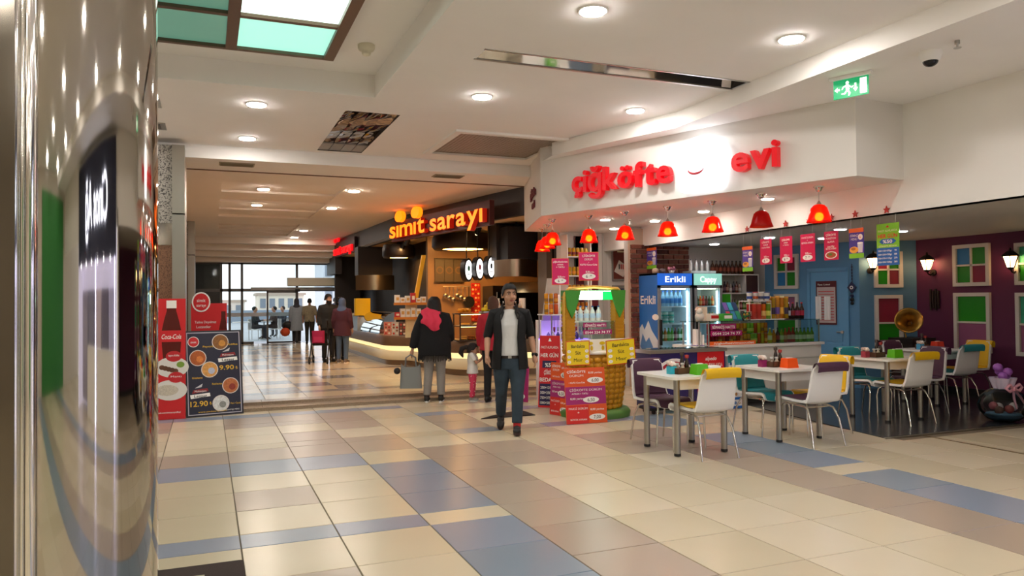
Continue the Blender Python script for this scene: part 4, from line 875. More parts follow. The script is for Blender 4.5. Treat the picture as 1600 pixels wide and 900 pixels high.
# boxed drinks stacked beside the freezer
for k in range(6):
    t = thing('drink_box', 'blue and white carton beside the purple freezer, %s from the floor' % ORD[k], 'box', (6.66+.006*(k % 2), 8.48, .006+k*.118), .05*(k % 2), 'stacked cartons beside the freezer')
    mb = MB(); mb.box(-.13, .13, -.15, .15, 0, .116, mat('#d8d8dc', .5, noise=.15, scale=18)); mb.build('carton', t); mb = MB(); mb.T = frame_T((-.13, -.151, 0), (1, 0, 0)); mb.rect(0, 0, .26, .035, BLU, 0)
    for j in range(4): mb.disc(.04+.06*j, .075, .022, mat(['#c9a060', '#5a7ab0', '#b08050', '#e8e4e0'][(j+k) % 4], .5), z=.001)
    mb.build('print', t)
# ================================================================== fridges
def fridge(name, label, x0, x1, z1, hdr, word, wcol, lit, side=None):
    y0, y1 = 10.58, 11.16; w = x1-x0; t = thing(name, label, 'fridge', (x0, y0, 0)); d = y1-y0; FB_ = mat('#23242c', .4) if lit < 1 else mat('#3a4a66', .4); IN = mat('#dfe9ee', .4)
    mb = MB(); mb.box(0, .035, .02, d, .006, z1, FB_); mb.box(w-.035, w, .02, d, .006, z1, FB_); mb.box(0, w, d-.03, d, .006, z1, FB_); mb.box(0, w, .02, d, .006, .14, FB_); mb.box(0, w, .02, d, z1-.22, z1, FB_); mb.build('cabinet', t)
    mb = MB(); mb.box(.035, w-.035, d-.04, d-.03, .14, z1-.22, IN); mb.box(.035, .04, .05, d-.04, .14, z1-.22, IN); mb.box(w-.04, w-.035, .05, d-.04, .14, z1-.22, IN); mb.build('liner', t)
    mb = MB(); mb.box(0, w, -.005, .02, z1-.2, z1-.005, mat(hdr, .4, emit=lit*.45)); hd = mb.build('header', t)
    mb = MB(); mb.T = frame_T((0, -.006, z1-.2), (1, 0, 0)); mb.text(word, w/2, .05, .14, mat(wcol, .4, emit=.6), wide=w*.6, bold=.03); mb.build('lettering', hd)
    mb = MB(); f = .05; mb.box(0, f, -.01, .02, .14, z1-.21, mat('#9aa0a8', .4, .5)); mb.box(w-f, w, -.01, .02, .14, z1-.21, mat('#9aa0a8', .4, .5)); mb.box(0, w, -.01, .02, .1, .16, mat('#9aa0a8', .4, .5)); mb.box(0, w, -.01, .02, z1-.25, z1-.21, mat('#9aa0a8', .4, .5)); dr = mb.build('door', t)
    mb = MB(); mb.box(f, w-f, .0, .008, .16, z1-.25, glassmat('#eef8fa')); mb.build('glass_pane', dr)
    mb = MB(); mb.cbox((.03, -.03, .95), (.03, .04, .42), BLACK); mb.build('handle', dr)
    sh = []
    for k in range(5): z = .2+k*.29; mb = MB(); mb.box(.04, w-.04, .06, d-.06, z, z+.018, mat('#e6eef0', .4)); mb.build('shelf', t); sh.append(z+.018)
    mb = MB(); mb.box(w-.085, w-.06, .03, .045, .2, z1-.3, mat('#eaffff', .4, emit=4*lit, ecol='#d8f4ff')); mb.box(.06, w-.09, .05, .09, z1-.27, z1-.255, mat('#eaffff', .4, emit=5*lit, ecol='#d8f4ff' if lit >= 1 else '#fff6c8')); mb.build('light_strip', t)
    return t, sh
fr, sh = fridge('water_fridge', 'lit water fridge with blue header and snowy mountain side', 6.89, 7.56, 1.93, '#1c58b8', 'Erikli', '#f4f8ff', 1.0)
mb = MB(); mb.T = frame_T((-.002, .58, 0), (0, -1, 0)); w, h = .56, 1.9
mb.rect(0, .02, w, h, mat('#2b6fc0', .4), .0); mb.rect(0, .02, w, .55, mat('#dfe5ec', .4), .001); mb.text('Erikli', w/2, 1.42, .2, WH, .004, wide=.46, bold=.03)
mb.poly([(0, .5), (0, 1.0), (.09, 1.08), (.16, .98), (.28, 1.14), (.38, .98), (.47, .9), (.56, .82), (.56, .5)], mat('#cfd8e4', .5), .002); mb.poly([(.02, .7), (.1, .92), (.2, .78), (.3, .86), (.42, .7), (.3, .62), (.12, .6)], mat('#4f7fb8', .5), .003)
mb.disc(.5, 1.2, .1, WH, .05, .002); mb.poly([(.18, .02), (.16, .3), (.24, .46), (.24, .54), (.36, .54), (.36, .46), (.44, .3), (.42, .02)], mat('#bccbe0', .4), .004); mb.rect(.23, .54, .37, .64, mat('#1c3f90', .4), .004); mb.build('side_print', fr)
def frow(name, me, look, n, z, x0, x1, where, grp, cat='bottle', y=10.7): row(name, [(me, look)]*n if not isinstance(me, list) else [(me[k % len(me)], look[k % len(me)]) for k in range(n)], (x0, y), (x1, y), z+.001, where, cat, grp)
frow('water_bottle', B('#9fc4dc', '#2a58a8', .26, .038, '#4a86c8'), 'clear water bottle', 6, sh[4]-.03+.03, 6.98, 7.4, 'on the top fridge shelf', 'water bottles in the fridge')
frow('yoghurt_cup', B('#d8efe8', '#3aa89a', .1, .048, '#58b8a8', 'cup'), 'white and teal drink cup', 3, sh[3], 6.99, 7.22, 'on the third fridge shelf', 'cups in the fridge', 'cup'); frow('yoghurt_cup', B('#d8efe8', '#3aa89a', .1, .048, '#58b8a8', 'cup'), 'white and teal drink cup', 3, sh[3]+.101, 6.99, 7.22, 'stacked on the third fridge shelf', 'cups in the fridge', 'cup')
frow('soda_bottle', [B('#2f7a34', '#d8d8d0', .22, .03, '#d8e8d8'), B('#2f7a34', '#d8d8d0', .22, .03, '#d8e8d8'), B('#b86a24', '#2a7a3a', .22, .03, '#e0c090'), B('#4a9a2c', '#3a8a2a', .22, .03, '#b8e0a0'), B('#4a9a2c', '#3a8a2a', .22, .03, '#b8e0a0'), B('#6a2430', '#c03040', .22, .03, '#d0a0a8')], ['green soda bottle', 'green soda bottle', 'amber soda bottle', 'lime soda bottle', 'lime soda bottle', 'dark red soda bottle'], 8, sh[2], 6.97, 7.43, 'on the middle fridge shelf', 'soda bottles in the fridge')
frow('food_tray', B('#c6d0d0', '#e8ecec', .07, .07, None, 'cup'), 'clear plastic food tray', 3, sh[1], 7.02, 7.38, 'on the second fridge shelf', 'food trays in the fridge', 'tray')
fr, sh = fridge('juice_fridge', 'dark drinks fridge with white and green lit header', 7.61, 8.17, 1.93, '#8fd0c0', 'Cappy', '#f6fff2', .75)
frow('juice_bottle', [B('#5a2018', '#303030', .17, .03, '#803028'), B('#3a4a2a', '#2a6a50', .17, .03, '#607a50'), B('#d05a1a', '#e0a030', .17, .03, '#e8a860'), B('#b02a1a', '#c03020', .17, .03, '#d06050')], ['dark red juice bottle', 'dark green juice bottle', 'orange juice bottle', 'red juice bottle'], 7, sh[4], 7.69, 8.06, 'on the upper shelf of the dark fridge', 'juice bottles in the dark fridge')
frow('juice_bottle', B('#8a6a2a', '#d8c070', .18, .03, '#b89850'), 'brown juice bottle', 7, sh[3], 7.69, 8.06, 'on the middle shelf of the dark fridge', 'juice bottles in the dark fridge')
# bottles and trinkets on the fridges
frow('glass_bottle', B('#d8d4cc', '#3a3634', .2, .03, None), 'clear glass bottle', 4, 1.975, 7.66, 8.0, 'standing on the dark fridge', 'glass bottles on the fridge', y=10.75)
mb = MB(); mb.box(-.25, .25, -.13, .13, 0, .043, mat('#d3e0dc', .4)); tag(mb.build('plastic_tray', loc=(7.84, 10.76, 1.931)), 'pale plastic tray under the glass bottles on the dark fridge', 'tray')
t = thing('pink_flowers', 'small pink flower ornament on the blue headed fridge', 'ornament', (7.28, 10.76, 1.931)); PK = mat('#c87a90', .6)
mb = MB(); mb.lathe([(0, 0), (.04, 0), (.05, .05)], WH, n=12); mb.build('pot', t)
for k in range(7): mb = MB(); mb.ball((.05*math.cos(k), .05*math.sin(k), .07+.012*(k % 3)), .024, PK, 8, 5); mb.build('bloom', t)
for i, x in enumerate((6.96, 7.1)): mb = MB(); mb.lathe([(0, 0), (.05, 0), (.055, .06), (.03, .085), (0, .09)], mat(['#b8a088', '#6a5a60'][i], .6), n=12); tag(mb.build('small_pot', loc=(x, 10.76, 1.931)), ['beige small pot on the water fridge left corner', 'dark small pot on the water fridge beside the beige one'][i], 'pot')
# ================================================================== cube shelf on the rear wall
t = thing('cube_shelf', 'white cube shelf with green and dark red doors behind the counter', 'shelf', (8.3, 10.8, 0)); SW = mat('#dcd8d2', .5); X1 = .84
xs_ = (0, .42, .84)
mb = MB(); mb.box(0, X1, .3, .32, .006, 1.93, mat('#b8b2aa', .6)); mb.build('back', t)
for z in (.006, .7, 1.3, 1.6, 1.93): mb = MB(); mb.box(-.01, X1+.01, 0, .3, z-.02 if z > .1 else z, z if z > .1 else z+.02, SW); mb.build('board', t)
for x, z0, z1 in ((0, .02, 1.93), (X1, .02, 1.93), (.56, 1.6, 1.93), (.24, 1.3, 1.6), (.42, .7, 1.3)): mb = MB(); mb.box(x-.01, x+.01, 0.001, .3, z0, z1-.02, SW); mb.build('upright', t)
mb = MB(); mb.box(.575, .825, .002, .02, 1.605, 1.905, mat('#3a1a22', .4)); mb.build('cabinet_door', t); mb = MB(); mb.box(.012, .228, .002, .02, 1.305, 1.575, mat('#2fae12', .4)); mb.build('cabinet_door', t)
frow('syrup_bottle', [B('#6a3020', '#201818', .2, .028, '#a08070'), B('#a08a7a', '#303030', .17, .028, '#c8b8b0'), B('#2a1a20', '#181818', .2, .028, '#604050')], ['brown syrup bottle', 'pale syrup bottle', 'dark syrup bottle'], 8, 1.601, 8.36, 8.82, 'on the upper cube shelf', 'syrup bottles on the cube shelf', y=10.92)
frow('soda_bottle', [B('#6a8a3a', '#302820', .18, .028, '#a8b870'), B('#7a3a3a', '#302020', .18, .028, '#b88080'), B('#4a6a2a', '#302820', .18, .028, '#98a868')], ['green sauce bottle', 'red sauce bottle', 'dark green sauce bottle'], 9, 1.301, 8.58, 9.1, 'on the lower cube shelf', 'sauce bottles on the cube shelf', y=10.92)
frow('vinegar_bottle', B('#4a2a1a', '#282018', .24, .034, '#8a3a20'), 'dark amber bottle with red label', 11, 1.931, 8.26, 9.12, 'on top of the cube shelf', 'amber bottles on the cube shelf', y=10.95)
# ================================================================== tables and chairs
TT = mat('#ece8e0', .25); TEAL = mat('#2f8f96', .6, noise=.05, scale=30); YELC = mat('#e3b512', .5, noise=.04, scale=30); PURC = mat('#4e2b42', .6, noise=.06, scale=30); SHELL = mat('#e9e6e2', .3)
def table(label, x, y):
    t = thing('cafe_table', label, 'table', (x, y, .0), group='white square cafe tables')
    mb = MB(); mb.rbox(-.35, .35, -.35, .35, .73, .755, TT, .05, 4); mb.build('tabletop', t)
    mb = MB()
    for a in ((-.27, .27, -.285, -.265), (-.27, .27, .265, .285)): mb.box(*a, .63, .73, TT)
    mb.box(-.285, -.265, -.27, .27, .63, .73, TT); mb.box(.265, .285, -.27, .27, .63, .73, TT); mb.build('apron', t)
    for sx in (-1, 1):
        for sy in (-1, 1):
            mb = MB(); mb.cyl((sx*.27, sy*.265, .02), (sx*.27, sy*.265, .73), .03, mat('#a8a49c', .3, .95), n=16); lg = mb.build('leg', t)
            mb = MB(); mb.cyl((sx*.27, sy*.265, .006), (sx*.27, sy*.265, .03), .032, RUBBER, n=14); mb.build('foot', lg)
    return t
def seat_shell(off, inset, prof):
    """one-piece chair shell section swept across its width"""
    return prof
def chair(label, x, y, rz, cush, group='shell chairs with coloured cushions'):
    """local: sitter faces +y; back at -y; white shell, coloured cushion, chrome legs"""
    t = thing('shell_chair', label, 'chair', (x, y, .0), rz, group)
    if 'shell' not in _G:
        # shell profile in (y, z): front lip -> seat -> bend -> back -> top roll
        P = [(.235, .395), (.245, .425), (.215, .445), (.1, .437), (-.05, .428), (-.15, .43), (-.205, .455), (-.232, .51), (-.25, .6), (-.268, .7), (-.288, .79), (-.31, .835)]
        def half(u, v, o, z):
            k = v*(len(P)-1); i = min(int(k), len(P)-2); f = k-i; a, b = P[i], P[i+1]; y_, z_ = a[0]+(b[0]-a[0])*f, a[1]+(b[1]-a[1])*f
            d = Vector((b[1]-a[1], -(b[0]-a[0]))).normalized() if False else Vector((-(b[1]-a[1]), b[0]-a[0])).normalized()
            w = .2+.012*math.sin(v*math.pi) - (.02 if v > .93 else 0) - (.012 if v < .06 else 0) - .015*max(0, (v-.5))*2
            x_ = (u*2-1)*w; curve = .02*(abs(u*2-1)**3)
            return (x_, y_ + d.x*o*-1 - (curve*-.6 if v > .5 else 0), z_ - d.y*o + (curve if v <= .5 else 0))
        mb = MB(); mb.grid(lambda u, v: half(u, v, .022, 0), 9, 34, SHELL); mb.grid(lambda u, v: half(1-u, v, -.004, 0), 9, 34, SHELL)
        for u in (0, 1):
            ring = [half(u, v/33, .022, 0) for v in range(34)] + [half(u, v/33, -.004, 0) for v in range(33, -1, -1)]
            n = 34; vs = ring; mb.add(vs, [(i, i+1, 2*n-2-i, 2*n-1-i) for i in range(n-1)], SHELL, True)
        for v in (0, 1):
            r1 = [half(u/8, v, .022, 0) for u in range(9)]; r2 = [half(u/8, v, -.004, 0) for u in range(9)]; mb.add(r1+r2, [(i, i+1, 10+i, 9+i) for i in range(8)], SHELL, True)
        o = mb.build('shell'); _G['shell'] = o.data; bpy.data.objects.remove(o)
        mb = MB(); pts = lambda sx: [(sx*.185, .2, .006), (sx*.18, .215, .3), (sx*.165, .2, .385), (sx*.15, .16, .412), (sx*.15, -.1, .402), (sx*.165, -.16, .385), (sx*.185, -.215, .28), (sx*.205, -.275, .006)]
        for nm, sl in (('leg', None),): pass
        for sx in (-1, 1):
            for part, a, b in (('f', 0, 4), ('r', 4, 8)):
                m_ = MB(); m_.tube(pts(sx)[a:b] if part == 'f' else [pts(sx)[3]] + pts(sx)[4:8], .0105, CHROME, 8); o = m_.build('leg'); _G['leg%s%d' % (part, sx)] = o.data; bpy.data.objects.remove(o)
        for nm, y_, z_ in (('cbf', .14, .405), ('cbr', -.13, .395)): m_ = MB(); m_.cyl((-.16, y_, z_), (.16, y_, z_), .009, CHROME, n=8); o = m_.build('crossbar'); _G[nm] = o.data; bpy.data.objects.remove(o)
        _G['half'] = half
    half = _G['half']; key = ('cush', cush.name)
    if key not in _G:
        mb = MB(); mb.grid(lambda u, v: Vector(half(.04+.92*u, .03+.94*v, .03+.012*math.sin(math.pi*min(1, max(0, u)))**.5, 0)), 9, 34, cush); 
        # padded roll folded over the top of the back
        RP = [(-.25, .74), (-.258, .775), (-.272, .82), (-.29, .85), (-.315, .86), (-.34, .85), (-.348, .82), (-.343, .785), (-.335, .765)]
        def roll(u, v):
            k = v*(len(RP)-1); i = min(int(k), len(RP)-2); f = k-i; return (-.196+.392*u, RP[i][0]+(RP[i+1][0]-RP[i][0])*f, RP[i][1]+(RP[i+1][1]-RP[i][1])*f - .006*abs(2*u-1)**4)
        mb.grid(roll, 8, 22, cush)
        o = mb.build('cushion'); _G[key] = o.data; bpy.data.objects.remove(o)
    def part(n, me): o = bpy.data.objects.new(n, me); COL.objects.link(o); o.parent = t; KIDS.setdefault(t.name, []).append(o)
    part('shell', _G['shell']); part('cushion', _G[key]); part('crossbar', _G['cbf']); part('crossbar', _G['cbr'])
    for k in ('legf-1', 'legf1', 'legr-1', 'legr1'): part('leg', _G[k])
    return t
table('white square cafe table nearest the viewer', 4.4, 6.31); table('white square cafe table with an orange napkin box', 5.75, 6.46); table('white square cafe table before the blue wall', 7.77, 6.9); table('white square cafe table in the purple corner', 9.5, 7.62)
PI = math.pi
chair('white chair with yellow cushion, its back to the viewer, at the nearest table', 4.38, 6.0, 0, YELC)
chair('purple cushioned chair behind the nearest table, facing the viewer', 4.38, 6.7, PI, PURC)
chair('white chair with purple cushion, its back to the viewer, at the orange box table', 5.71, 6.02, 0, PURC)
chair('teal cushioned chair behind the orange box table', 5.68, 6.67, PI, TEAL)
chair('yellow cushioned chair at the right side of the orange box table', 6.2, 6.38, PI/2+.15, YELC)
chair('white chair with yellow roll at the table before the blue wall', 7.71, 6.6, 0, YELC)
chair('teal cushioned chair beside the blue door', 7.72, 7.14, PI, TEAL)
chair('purple cushioned chair right of the table before the blue wall', 8.36, 6.92, PI/2, PURC)
chair('white chair with teal cushion in front of the purple wall', 9.42, 7.28, 0, TEAL)
chair('dark purple chair behind the corner table', 9.45, 8.0, PI, PURC)
chair('yellow cushioned chair against the purple wall', 10.13, 7.6, PI/2, YELC)
# table top things
def napkin(label, x, y, c, rz=0):
    t = thing('napkin_box', label, 'napkin box', (x, y, .7555), rz, 'napkin boxes on the tables'); m = mat(c, .35)
    mb = MB(); b, a, h = .075, .062, .1
    mb.add([(-b, -b*.8, 0), (b, -b*.8, 0), (b, b*.8, 0), (-b, b*.8, 0), (-a, -a*.8, h), (a, -a*.8, h), (a, a*.8, h), (-a, a*.8, h)], [(0, 3, 2, 1), (0, 1, 5, 4), (1, 2, 6, 5), (2, 3, 7, 6), (3, 0, 4, 7), (4, 5, 6, 7)], m); mb.build('box', t)
    mb = MB(); mb.box(-.035, .035, -.012, .012, h, h+.006, WH); mb.build('napkin', t)
def caddy(label, x, y, rz=0):
    t = thing('condiment_caddy', label, 'caddy', (x, y, .7555), rz, 'condiment caddies on the tables'); WD = mat('#5a3a26', .6)
    mb = MB(); mb.box(-.1, .1, -.05, .05, 0, .01, WD); mb.box(-.1, .1, -.05, -.042, 0, .06, WD); mb.box(-.1, .1, .042, .05, 0, .06, WD); mb.box(-.1, -.092, -.05, .05, 0, .06, WD); mb.box(.092, .1, -.05, .05, 0, .06, WD); mb.build('tray', t)
    for i, (px, py, h, c, c2) in enumerate(((-.06, .0, .1, '#9a8a78', '#b8b4ae'), (0, -.015, .1, '#c8b8a0', '#b8b4ae'), (.03, .02, .2, '#2a1c16', '#3a2a22'), (.065, -.01, .17, '#3a2a1a', '#a02a20'))):
        mb = MB(); mb.lathe([(0, .01), (.02, .01), (.022, h*.6), (.012, h*.8), (.012, h)], mat(c, .3), c=(px, py, 0), n=10); j = mb.build('jar' if i < 2 else 'sauce_bottle', t)
        mb = MB(); mb.lathe([(.02, h*.88), (.021, h*1.05), (0, h*1.08)], mat(c2, .4), c=(px, py, 0), n=10); mb.build('lid', j)
def posy(label, x, y, c):
    t = thing('flower_pot', label, 'flower pot', (x, y, .7555), group='flower pots on the tables')
    mb = MB(); mb.box(-.035, .035, -.035, .035, 0, .075, mat(c, .4)); mb.build('pot', t)
    for k in range(9): a = k*2.4; mb = MB(); mb.ball((.03*math.cos(a)*(k > 0), .03*math.sin(a)*(k > 0), .105-.012*(k > 4)), .02, mat(['#e8dcd0', '#d8bcae', '#efe6dc'][k % 3], .8), 8, 5); mb.build('bloom', t)
napkin('lime green napkin box on the nearest table', 4.46, 6.14, '#57b016'); caddy('condiment caddy beside the lime napkin box', 4.35, 6.28, .2); posy('turquoise pot of cream flowers on the nearest table', 4.24, 6.29, '#2aa6b8')
napkin('orange napkin box on the second table', 5.72, 6.3, '#ef5414'); caddy('condiment caddy beside the orange napkin box', 5.67, 6.45, .2); posy('magenta pot of white flowers beside the orange napkin box', 5.54, 6.5, '#8a2058')
napkin('lime green napkin box on the table before the blue wall', 7.78, 6.76, '#57b016'); caddy('condiment caddy on the table before the blue wall', 7.66, 6.92, .2); posy('red pot of pale flowers on the table before the blue wall', 7.5, 6.95, '#a03a48')
napkin('red-orange napkin box on the corner table', 9.66, 7.68, '#d8402a'); caddy('condiment caddy on the corner table', 9.46, 7.76, .2); posy('pale blue pot of flowers on the corner table', 9.3, 7.66, '#4a9ac0')
mb = MB(); mb.rbox(-.07, .07, -.05, .05, 0, .07, WH, .01); tag(mb.build('white_box', loc=(4.66, 6.2, .7555)), 'plain white box on the nearest table beside the yellow chair', 'box')
# glass bowl with bows at the right edge
t = thing('gift_bowl', 'clear glass globe with pink bow standing at the dark floor edge', 'bowl', (8.75, 6.1, .006))
mb = MB(); mb.lathe([(.08, 0), (.17, .03), (.25, .12), (.27, .2), (.24, .3), (.16, .37), (.12, .39)], glassmat('#dfe6e6'), n=28); mb.build('globe', t)
rr = random.Random(8)
mb = MB(); mb.lathe([(0, .02), (.14, .03), (.2, .07), (.18, .1), (0, .12)], mat('#5a7a94', .5), n=16); mb.build('filling', t)
for k in range(6): mb = MB(); mb.ball((.1*math.cos(k*1.1), .1*math.sin(k*1.1), .14+.02*(k % 3)), .05, mat(['#8a3a3a', '#c8b8b8', '#a05058', '#5a3a30'][k % 4], .6), 8, 6); mb.build('sweet_bag', t)
BOW = mat('#e0a0b0', .4); mb = MB()
for s in (-1, 1): mb.tube([(0, -.12, .4), (s*.08, -.14, .45), (s*.14, -.13, .41), (s*.08, -.14, .37), (0, -.12, .4)], .018, BOW, 6); mb.tube([(0, -.12, .4), (s*.06, -.17, .3), (s*.09, -.22, .18)], [.014, .014, .01], BOW, 6)
mb.ball((0, -.13, .4), .03, BOW); mb.build('bow', t)
mb = MB(); mb.grid(lambda u, v: ((.09+.05*v+.015*math.sin(u*50))*math.cos(u*2*PI), (.09+.05*v+.015*math.sin(u*50))*math.sin(u*2*PI), .39+.13*v), 40, 4, mat('#c8bcd0', .4), True); mb.build('tulle_ruff', t)
for k in range(5): mb = MB(); mb.ball((.05*math.cos(k*1.26), .05*math.sin(k*1.26), .54+.05*(k % 3)), (.055, .055, .05), mat('#9a5ab0', .5), 8, 5); mb.build('bloom', t)
# ================================================================== corn stand and its posters
CORN = mat('#bd8409', .45, noise=.12, scale=25); CX, CYY = 4.68, 8.72
t = thing('corn_stand', 'corn-cob shaped sweetcorn stand with green leaves and lit top sign', 'food stand', (CX, CYY, 0))
mb = MB(); mb.lathe([(.46, .0), (.47, .06), (.44, .1), (.36, .11), (0, .11)], mat('#4f7a35', .45), n=36); mb.build('base', t)
mb = MB(); mb.lathe([(.33, .1), (.37, .2), (.395, .4), (.4, .55), (.395, .72), (.37, .8)], mat('#a87408', .6), n=36); cob = mb.build('cob_core', t)
mb = MB()
for r in range(10):
    z = .14+r*.066; q = .345+.055*math.sin(min(1, (z-.1)/.5)*math.pi/2)
    for k in range(26): a = 2*PI*k/26; mb.T = Matrix.Rotation(a, 4, 'Z'); mb.ball((q-.012, 0, z), (.03, .052, .04), CORN, 8, 5)
mb.T = Matrix()
o = mb.build('kernels', t); o['kind'] = 'stuff'
mb = MB(); mb.lathe([(.37, .8), (.41, .81), (.41, .84), (.38, .85), (0, .85)], WH, n=36); mb.build('counter_rim', t)
mb = MB(); mb.T = frame_T((-.36, -.36, .84), (1, 0, 0)); mb.box(0, .74, 0, .16, -.02, 0, mat('#ebe6da', .5))
for k in range(4): mb.disc(.12+.17*k, .11, .04, mat('#e0c020', .5), .022); mb.disc(.14+.16*k, .05, .02, mat('#d8b418', .5), .03)
mb.build('printed_skirt', t)
# arch with corn texture legs and leaves
for sx in (-1, 1):
    mb = MB(); mb.prism([(sx*.36-.06, -.06), (sx*.36+.06, -.06), (sx*.36+.06, .06), (sx*.36-.06, .06)], .8, 1.56, CORN)
    for r in range(17): mb.box(sx*.36-.066, sx*.36+.066, -.068, .066, .83+r*.043, .855+r*.043, CORN)
    po = mb.build('corn_post', t)
    mb = MB(); pts = [(sx*.44, 1.62), (sx*.22, 1.62), (sx*.25, 1.5), (sx*.31, 1.34), (sx*.35, 1.26), (sx*.42, 1.4)]
    mb.T = frame_T((0, -.07, 0), (1, 0, 0)); mb.prism(pts if sx < 0 else pts[::-1], 0, .02, mat('#3f8a2c', .45)); mb.build('leaf', po)
mb = MB(); mb.tube([(-.42, -.02, .86), (-.43, -.02, 1.4), (-.42, -.02, 1.58), (-.36, -.02, 1.64), (0, -.02, 1.665), (.36, -.02, 1.64), (.42, -.02, 1.58), (.43, -.02, 1.4), (.42, -.02, .86)], .022, mat('#d0a040', .4), 8); mb.build('arch', t)
mb = MB(); mb.box(-.42, .42, -.04, .1, 1.5, 1.62, mat('#3a7a3a', .4)); mb.build('top_box', t)
mb = MB(); mb.box(-.24, .24, -.075, -.045, 1.5, 1.61, mat('#e4fff4', .4, emit=6, ecol='#d8fff0')); mb.build('led_sign', t); mb = MB(); mb.box(.1, .25, -.078, -.074, 1.495, 1.605, mat('#20c060', .4, emit=1.0, ecol='#00c048')); mb.build('led_green_end', t)
mb = MB(); mb.box(-.26, .26, -.1, -.09, .98, 1.22, glassmat('#dfeeee')); mb.build('glass_screen', t)
mb = MB(); mb.T = frame_T((-.2, -.102, 1.05), (1, 0, 0)); mb.rect(0, .09, .34, .15, MAG, .0); mb.text('SİPARİŞ HATTI', .17, .1, .045, WH, .002, wide=.3, bold=.03); mb.rect(0, 0, .42, .06, MAG, 0); mb.text('0544 224 74 77', .21, .01, .045, WH, .002, wide=.37, bold=.03); mb.build('sticker', t)
mb = MB(); mb.box(-.3, .3, .1, .34, 1.2, 1.215, WH); mb.build('rear_shelf', t)
row('ayran_bottle', [(B('#e8e6e2', '#2a6ab0', .2, .036, '#c8dcf0'), 'white drink bottle with blue cap')]*5, (CX-.2, CYY+.15), (CX+.16, CYY+.15), 1.216, 'inside the corn stand', 'bottle', 'bottles in the corn stand')
mb = MB(); mb.lathe([(0, 0), (.1, 0), (.13, .1), (.12, .1), (.09, .01)], STEEL, n=20); tag(mb.build('steel_pot', loc=(CX+.05, CYY-.02, .852)), 'steel pot behind the corn stand glass', 'pot')
def bardak(mb, w, h):
    for s, y in (('Bardakta', .72), ('Süt', .45), ('Mısır', .16)): mb.text(s, w/2, h*y, h*.2, BLK, wide=w*(.58 if len(s) > 6 else .22 if len(s) < 4 else .36), bold=.02)
    for x in (.13, .87):
        for y in (.15, .36, .58): mb.disc(w*x, h*y, w*.075, WH, h*.065); mb.text('TL', w*x, h*y-.005, h*.05, REDP, .005)
t = card('corn_sign', 'yellow sweetcorn sign leaning at the left of the corn stand', (4.05, 8.25, .69), (.995, -.04, .01), .32, .3, YEL, bardak, 'sign', 'yellow sweetcorn signs', border=REDP)
mb = MB(); mb.cyl((.29, 0, .28), (.33, .13, .27), .006, STEEL, n=6); mb.build('hook', t)
t = card('corn_sign', 'yellow sweetcorn sign tilted at the right of the corn stand', (4.6, 8.22, .675), (.998, .02, .06), .42, .31, YEL, bardak, 'sign', 'yellow sweetcorn signs', border=REDP)
mb = MB(); mb.cyl((.2, 0, .31), (.2, .16, .29), .006, STEEL, n=6); mb.build('hook', t)
def deals(mb, w, h):
    O2 = mat('#e0561c', .5); P2_ = mat('#a3266e', .5); R2 = mat('#d42a26', .5); mb.rect(0, h*.67, w, h, O2, .001); mb.rect(0, h*.34, w, h*.66, P2_, .001); mb.rect(0, 0, w, h*.33, R2, .001); mb.rect(w*.55, 0, w, h*.33, O2, .0015)
    for j, (l1, l2, l3, new, c) in enumerate((('MAKSİ DÜRÜM', '+', 'BÜYÜK AYRAN', '7', ',00'), ('ÇİĞKÖFTE DÜRÜM', '', 'AYRAN + TATLI', '6', ',50'), ('ÇİĞKÖFTE', 'DÜRÜM', '+ KUTU Coca-Cola', '6', ',00'))):
        y = h*(.33*j); cxx = w*.5 if j == 1 else w*.29
        mb.text(l1, cxx, y+h*.25, h*.055, WH, .004, wide=w*(.8 if j == 1 else .46), bold=.04)
        if l2: mb.text(l2, w*.29, y+h*.18, h*.055, WH, .004, wide=w*(.34 if len(l2) > 2 else .05), bold=.04)
        mb.text(l3, w*.35 if j == 1 else w*.29, y+h*(.19 if j == 1 else .06), h*.04, WH, .004, wide=w*.4, bold=.03)
        xo = w*.62 if j == 1 else w*.75
        mb.text('8,00 yerine', w*.28 if j == 1 else w*.76, y+h*(.1 if j == 1 else .23), h*.05, WH, .004, wide=w*.34, bold=.02); yo = y+h*(.09 if j == 1 else .11)
        mb.disc(xo, yo, w*.2, WH, h*.055, .004); mb.text(new+c, xo, yo-h*.03, h*.085, BLK, .006, bold=.01)
card('deal_board', 'upright orange and purple deal board leaning on the corn stand', (3.99, 8.12, .004), (.997, -.07, 0), .53, .67, ORG, deals, 'sign', th=.02, ydir=(0, .12, 1))
def bedava(mb, w, h):
    mb.poly([(w*.5, h*.97), (w*.42, h*.92), (w*.58, h*.92)], WH)
    for s, y, ww, c in (('PAKET ALIMLARDA', .82, .86, WH), ('HER GÜN', .7, .86, WH), ('ÇİĞKÖFTE', .46, .5, WH), ('BEDAVA', .36, .9, WH)): mb.text(s, w/2, h*y, h*(.05 if len(s) > 8 else .075), c, .004, wide=w*ww, bold=.04)
    NV_ = mat('#241c4c', .5); mb.rect(w*.16, h*.55, w*.84, h*.65, NV_); mb.text('%50', w/2, h*.565, h*.075, WH, .005, bold=.04); mb.rect(w*.05, h*.03, w*.95, h*.33, NV_)
    for j in range(4): mb.text('%d+%d' % (250*(4-j), 125*(4-j)), w*.35, h*(.05+.07*j), h*.05, WH, .005, wide=w*.5, bold=.03); mb.text(['36', '27', '18', '9'][j]+'₺', w*.8, h*(.05+.07*j), h*.05, WH, .005, bold=.03)
card('campaign_board', 'tall red board reading HER GÜN %50 BEDAVA beside the walking man', (4.28, 9.62, .004), (.72, -.69, .0), .3, 1.0, REDP, bedava, 'sign', th=.02, ydir=(.05, .1, 1))
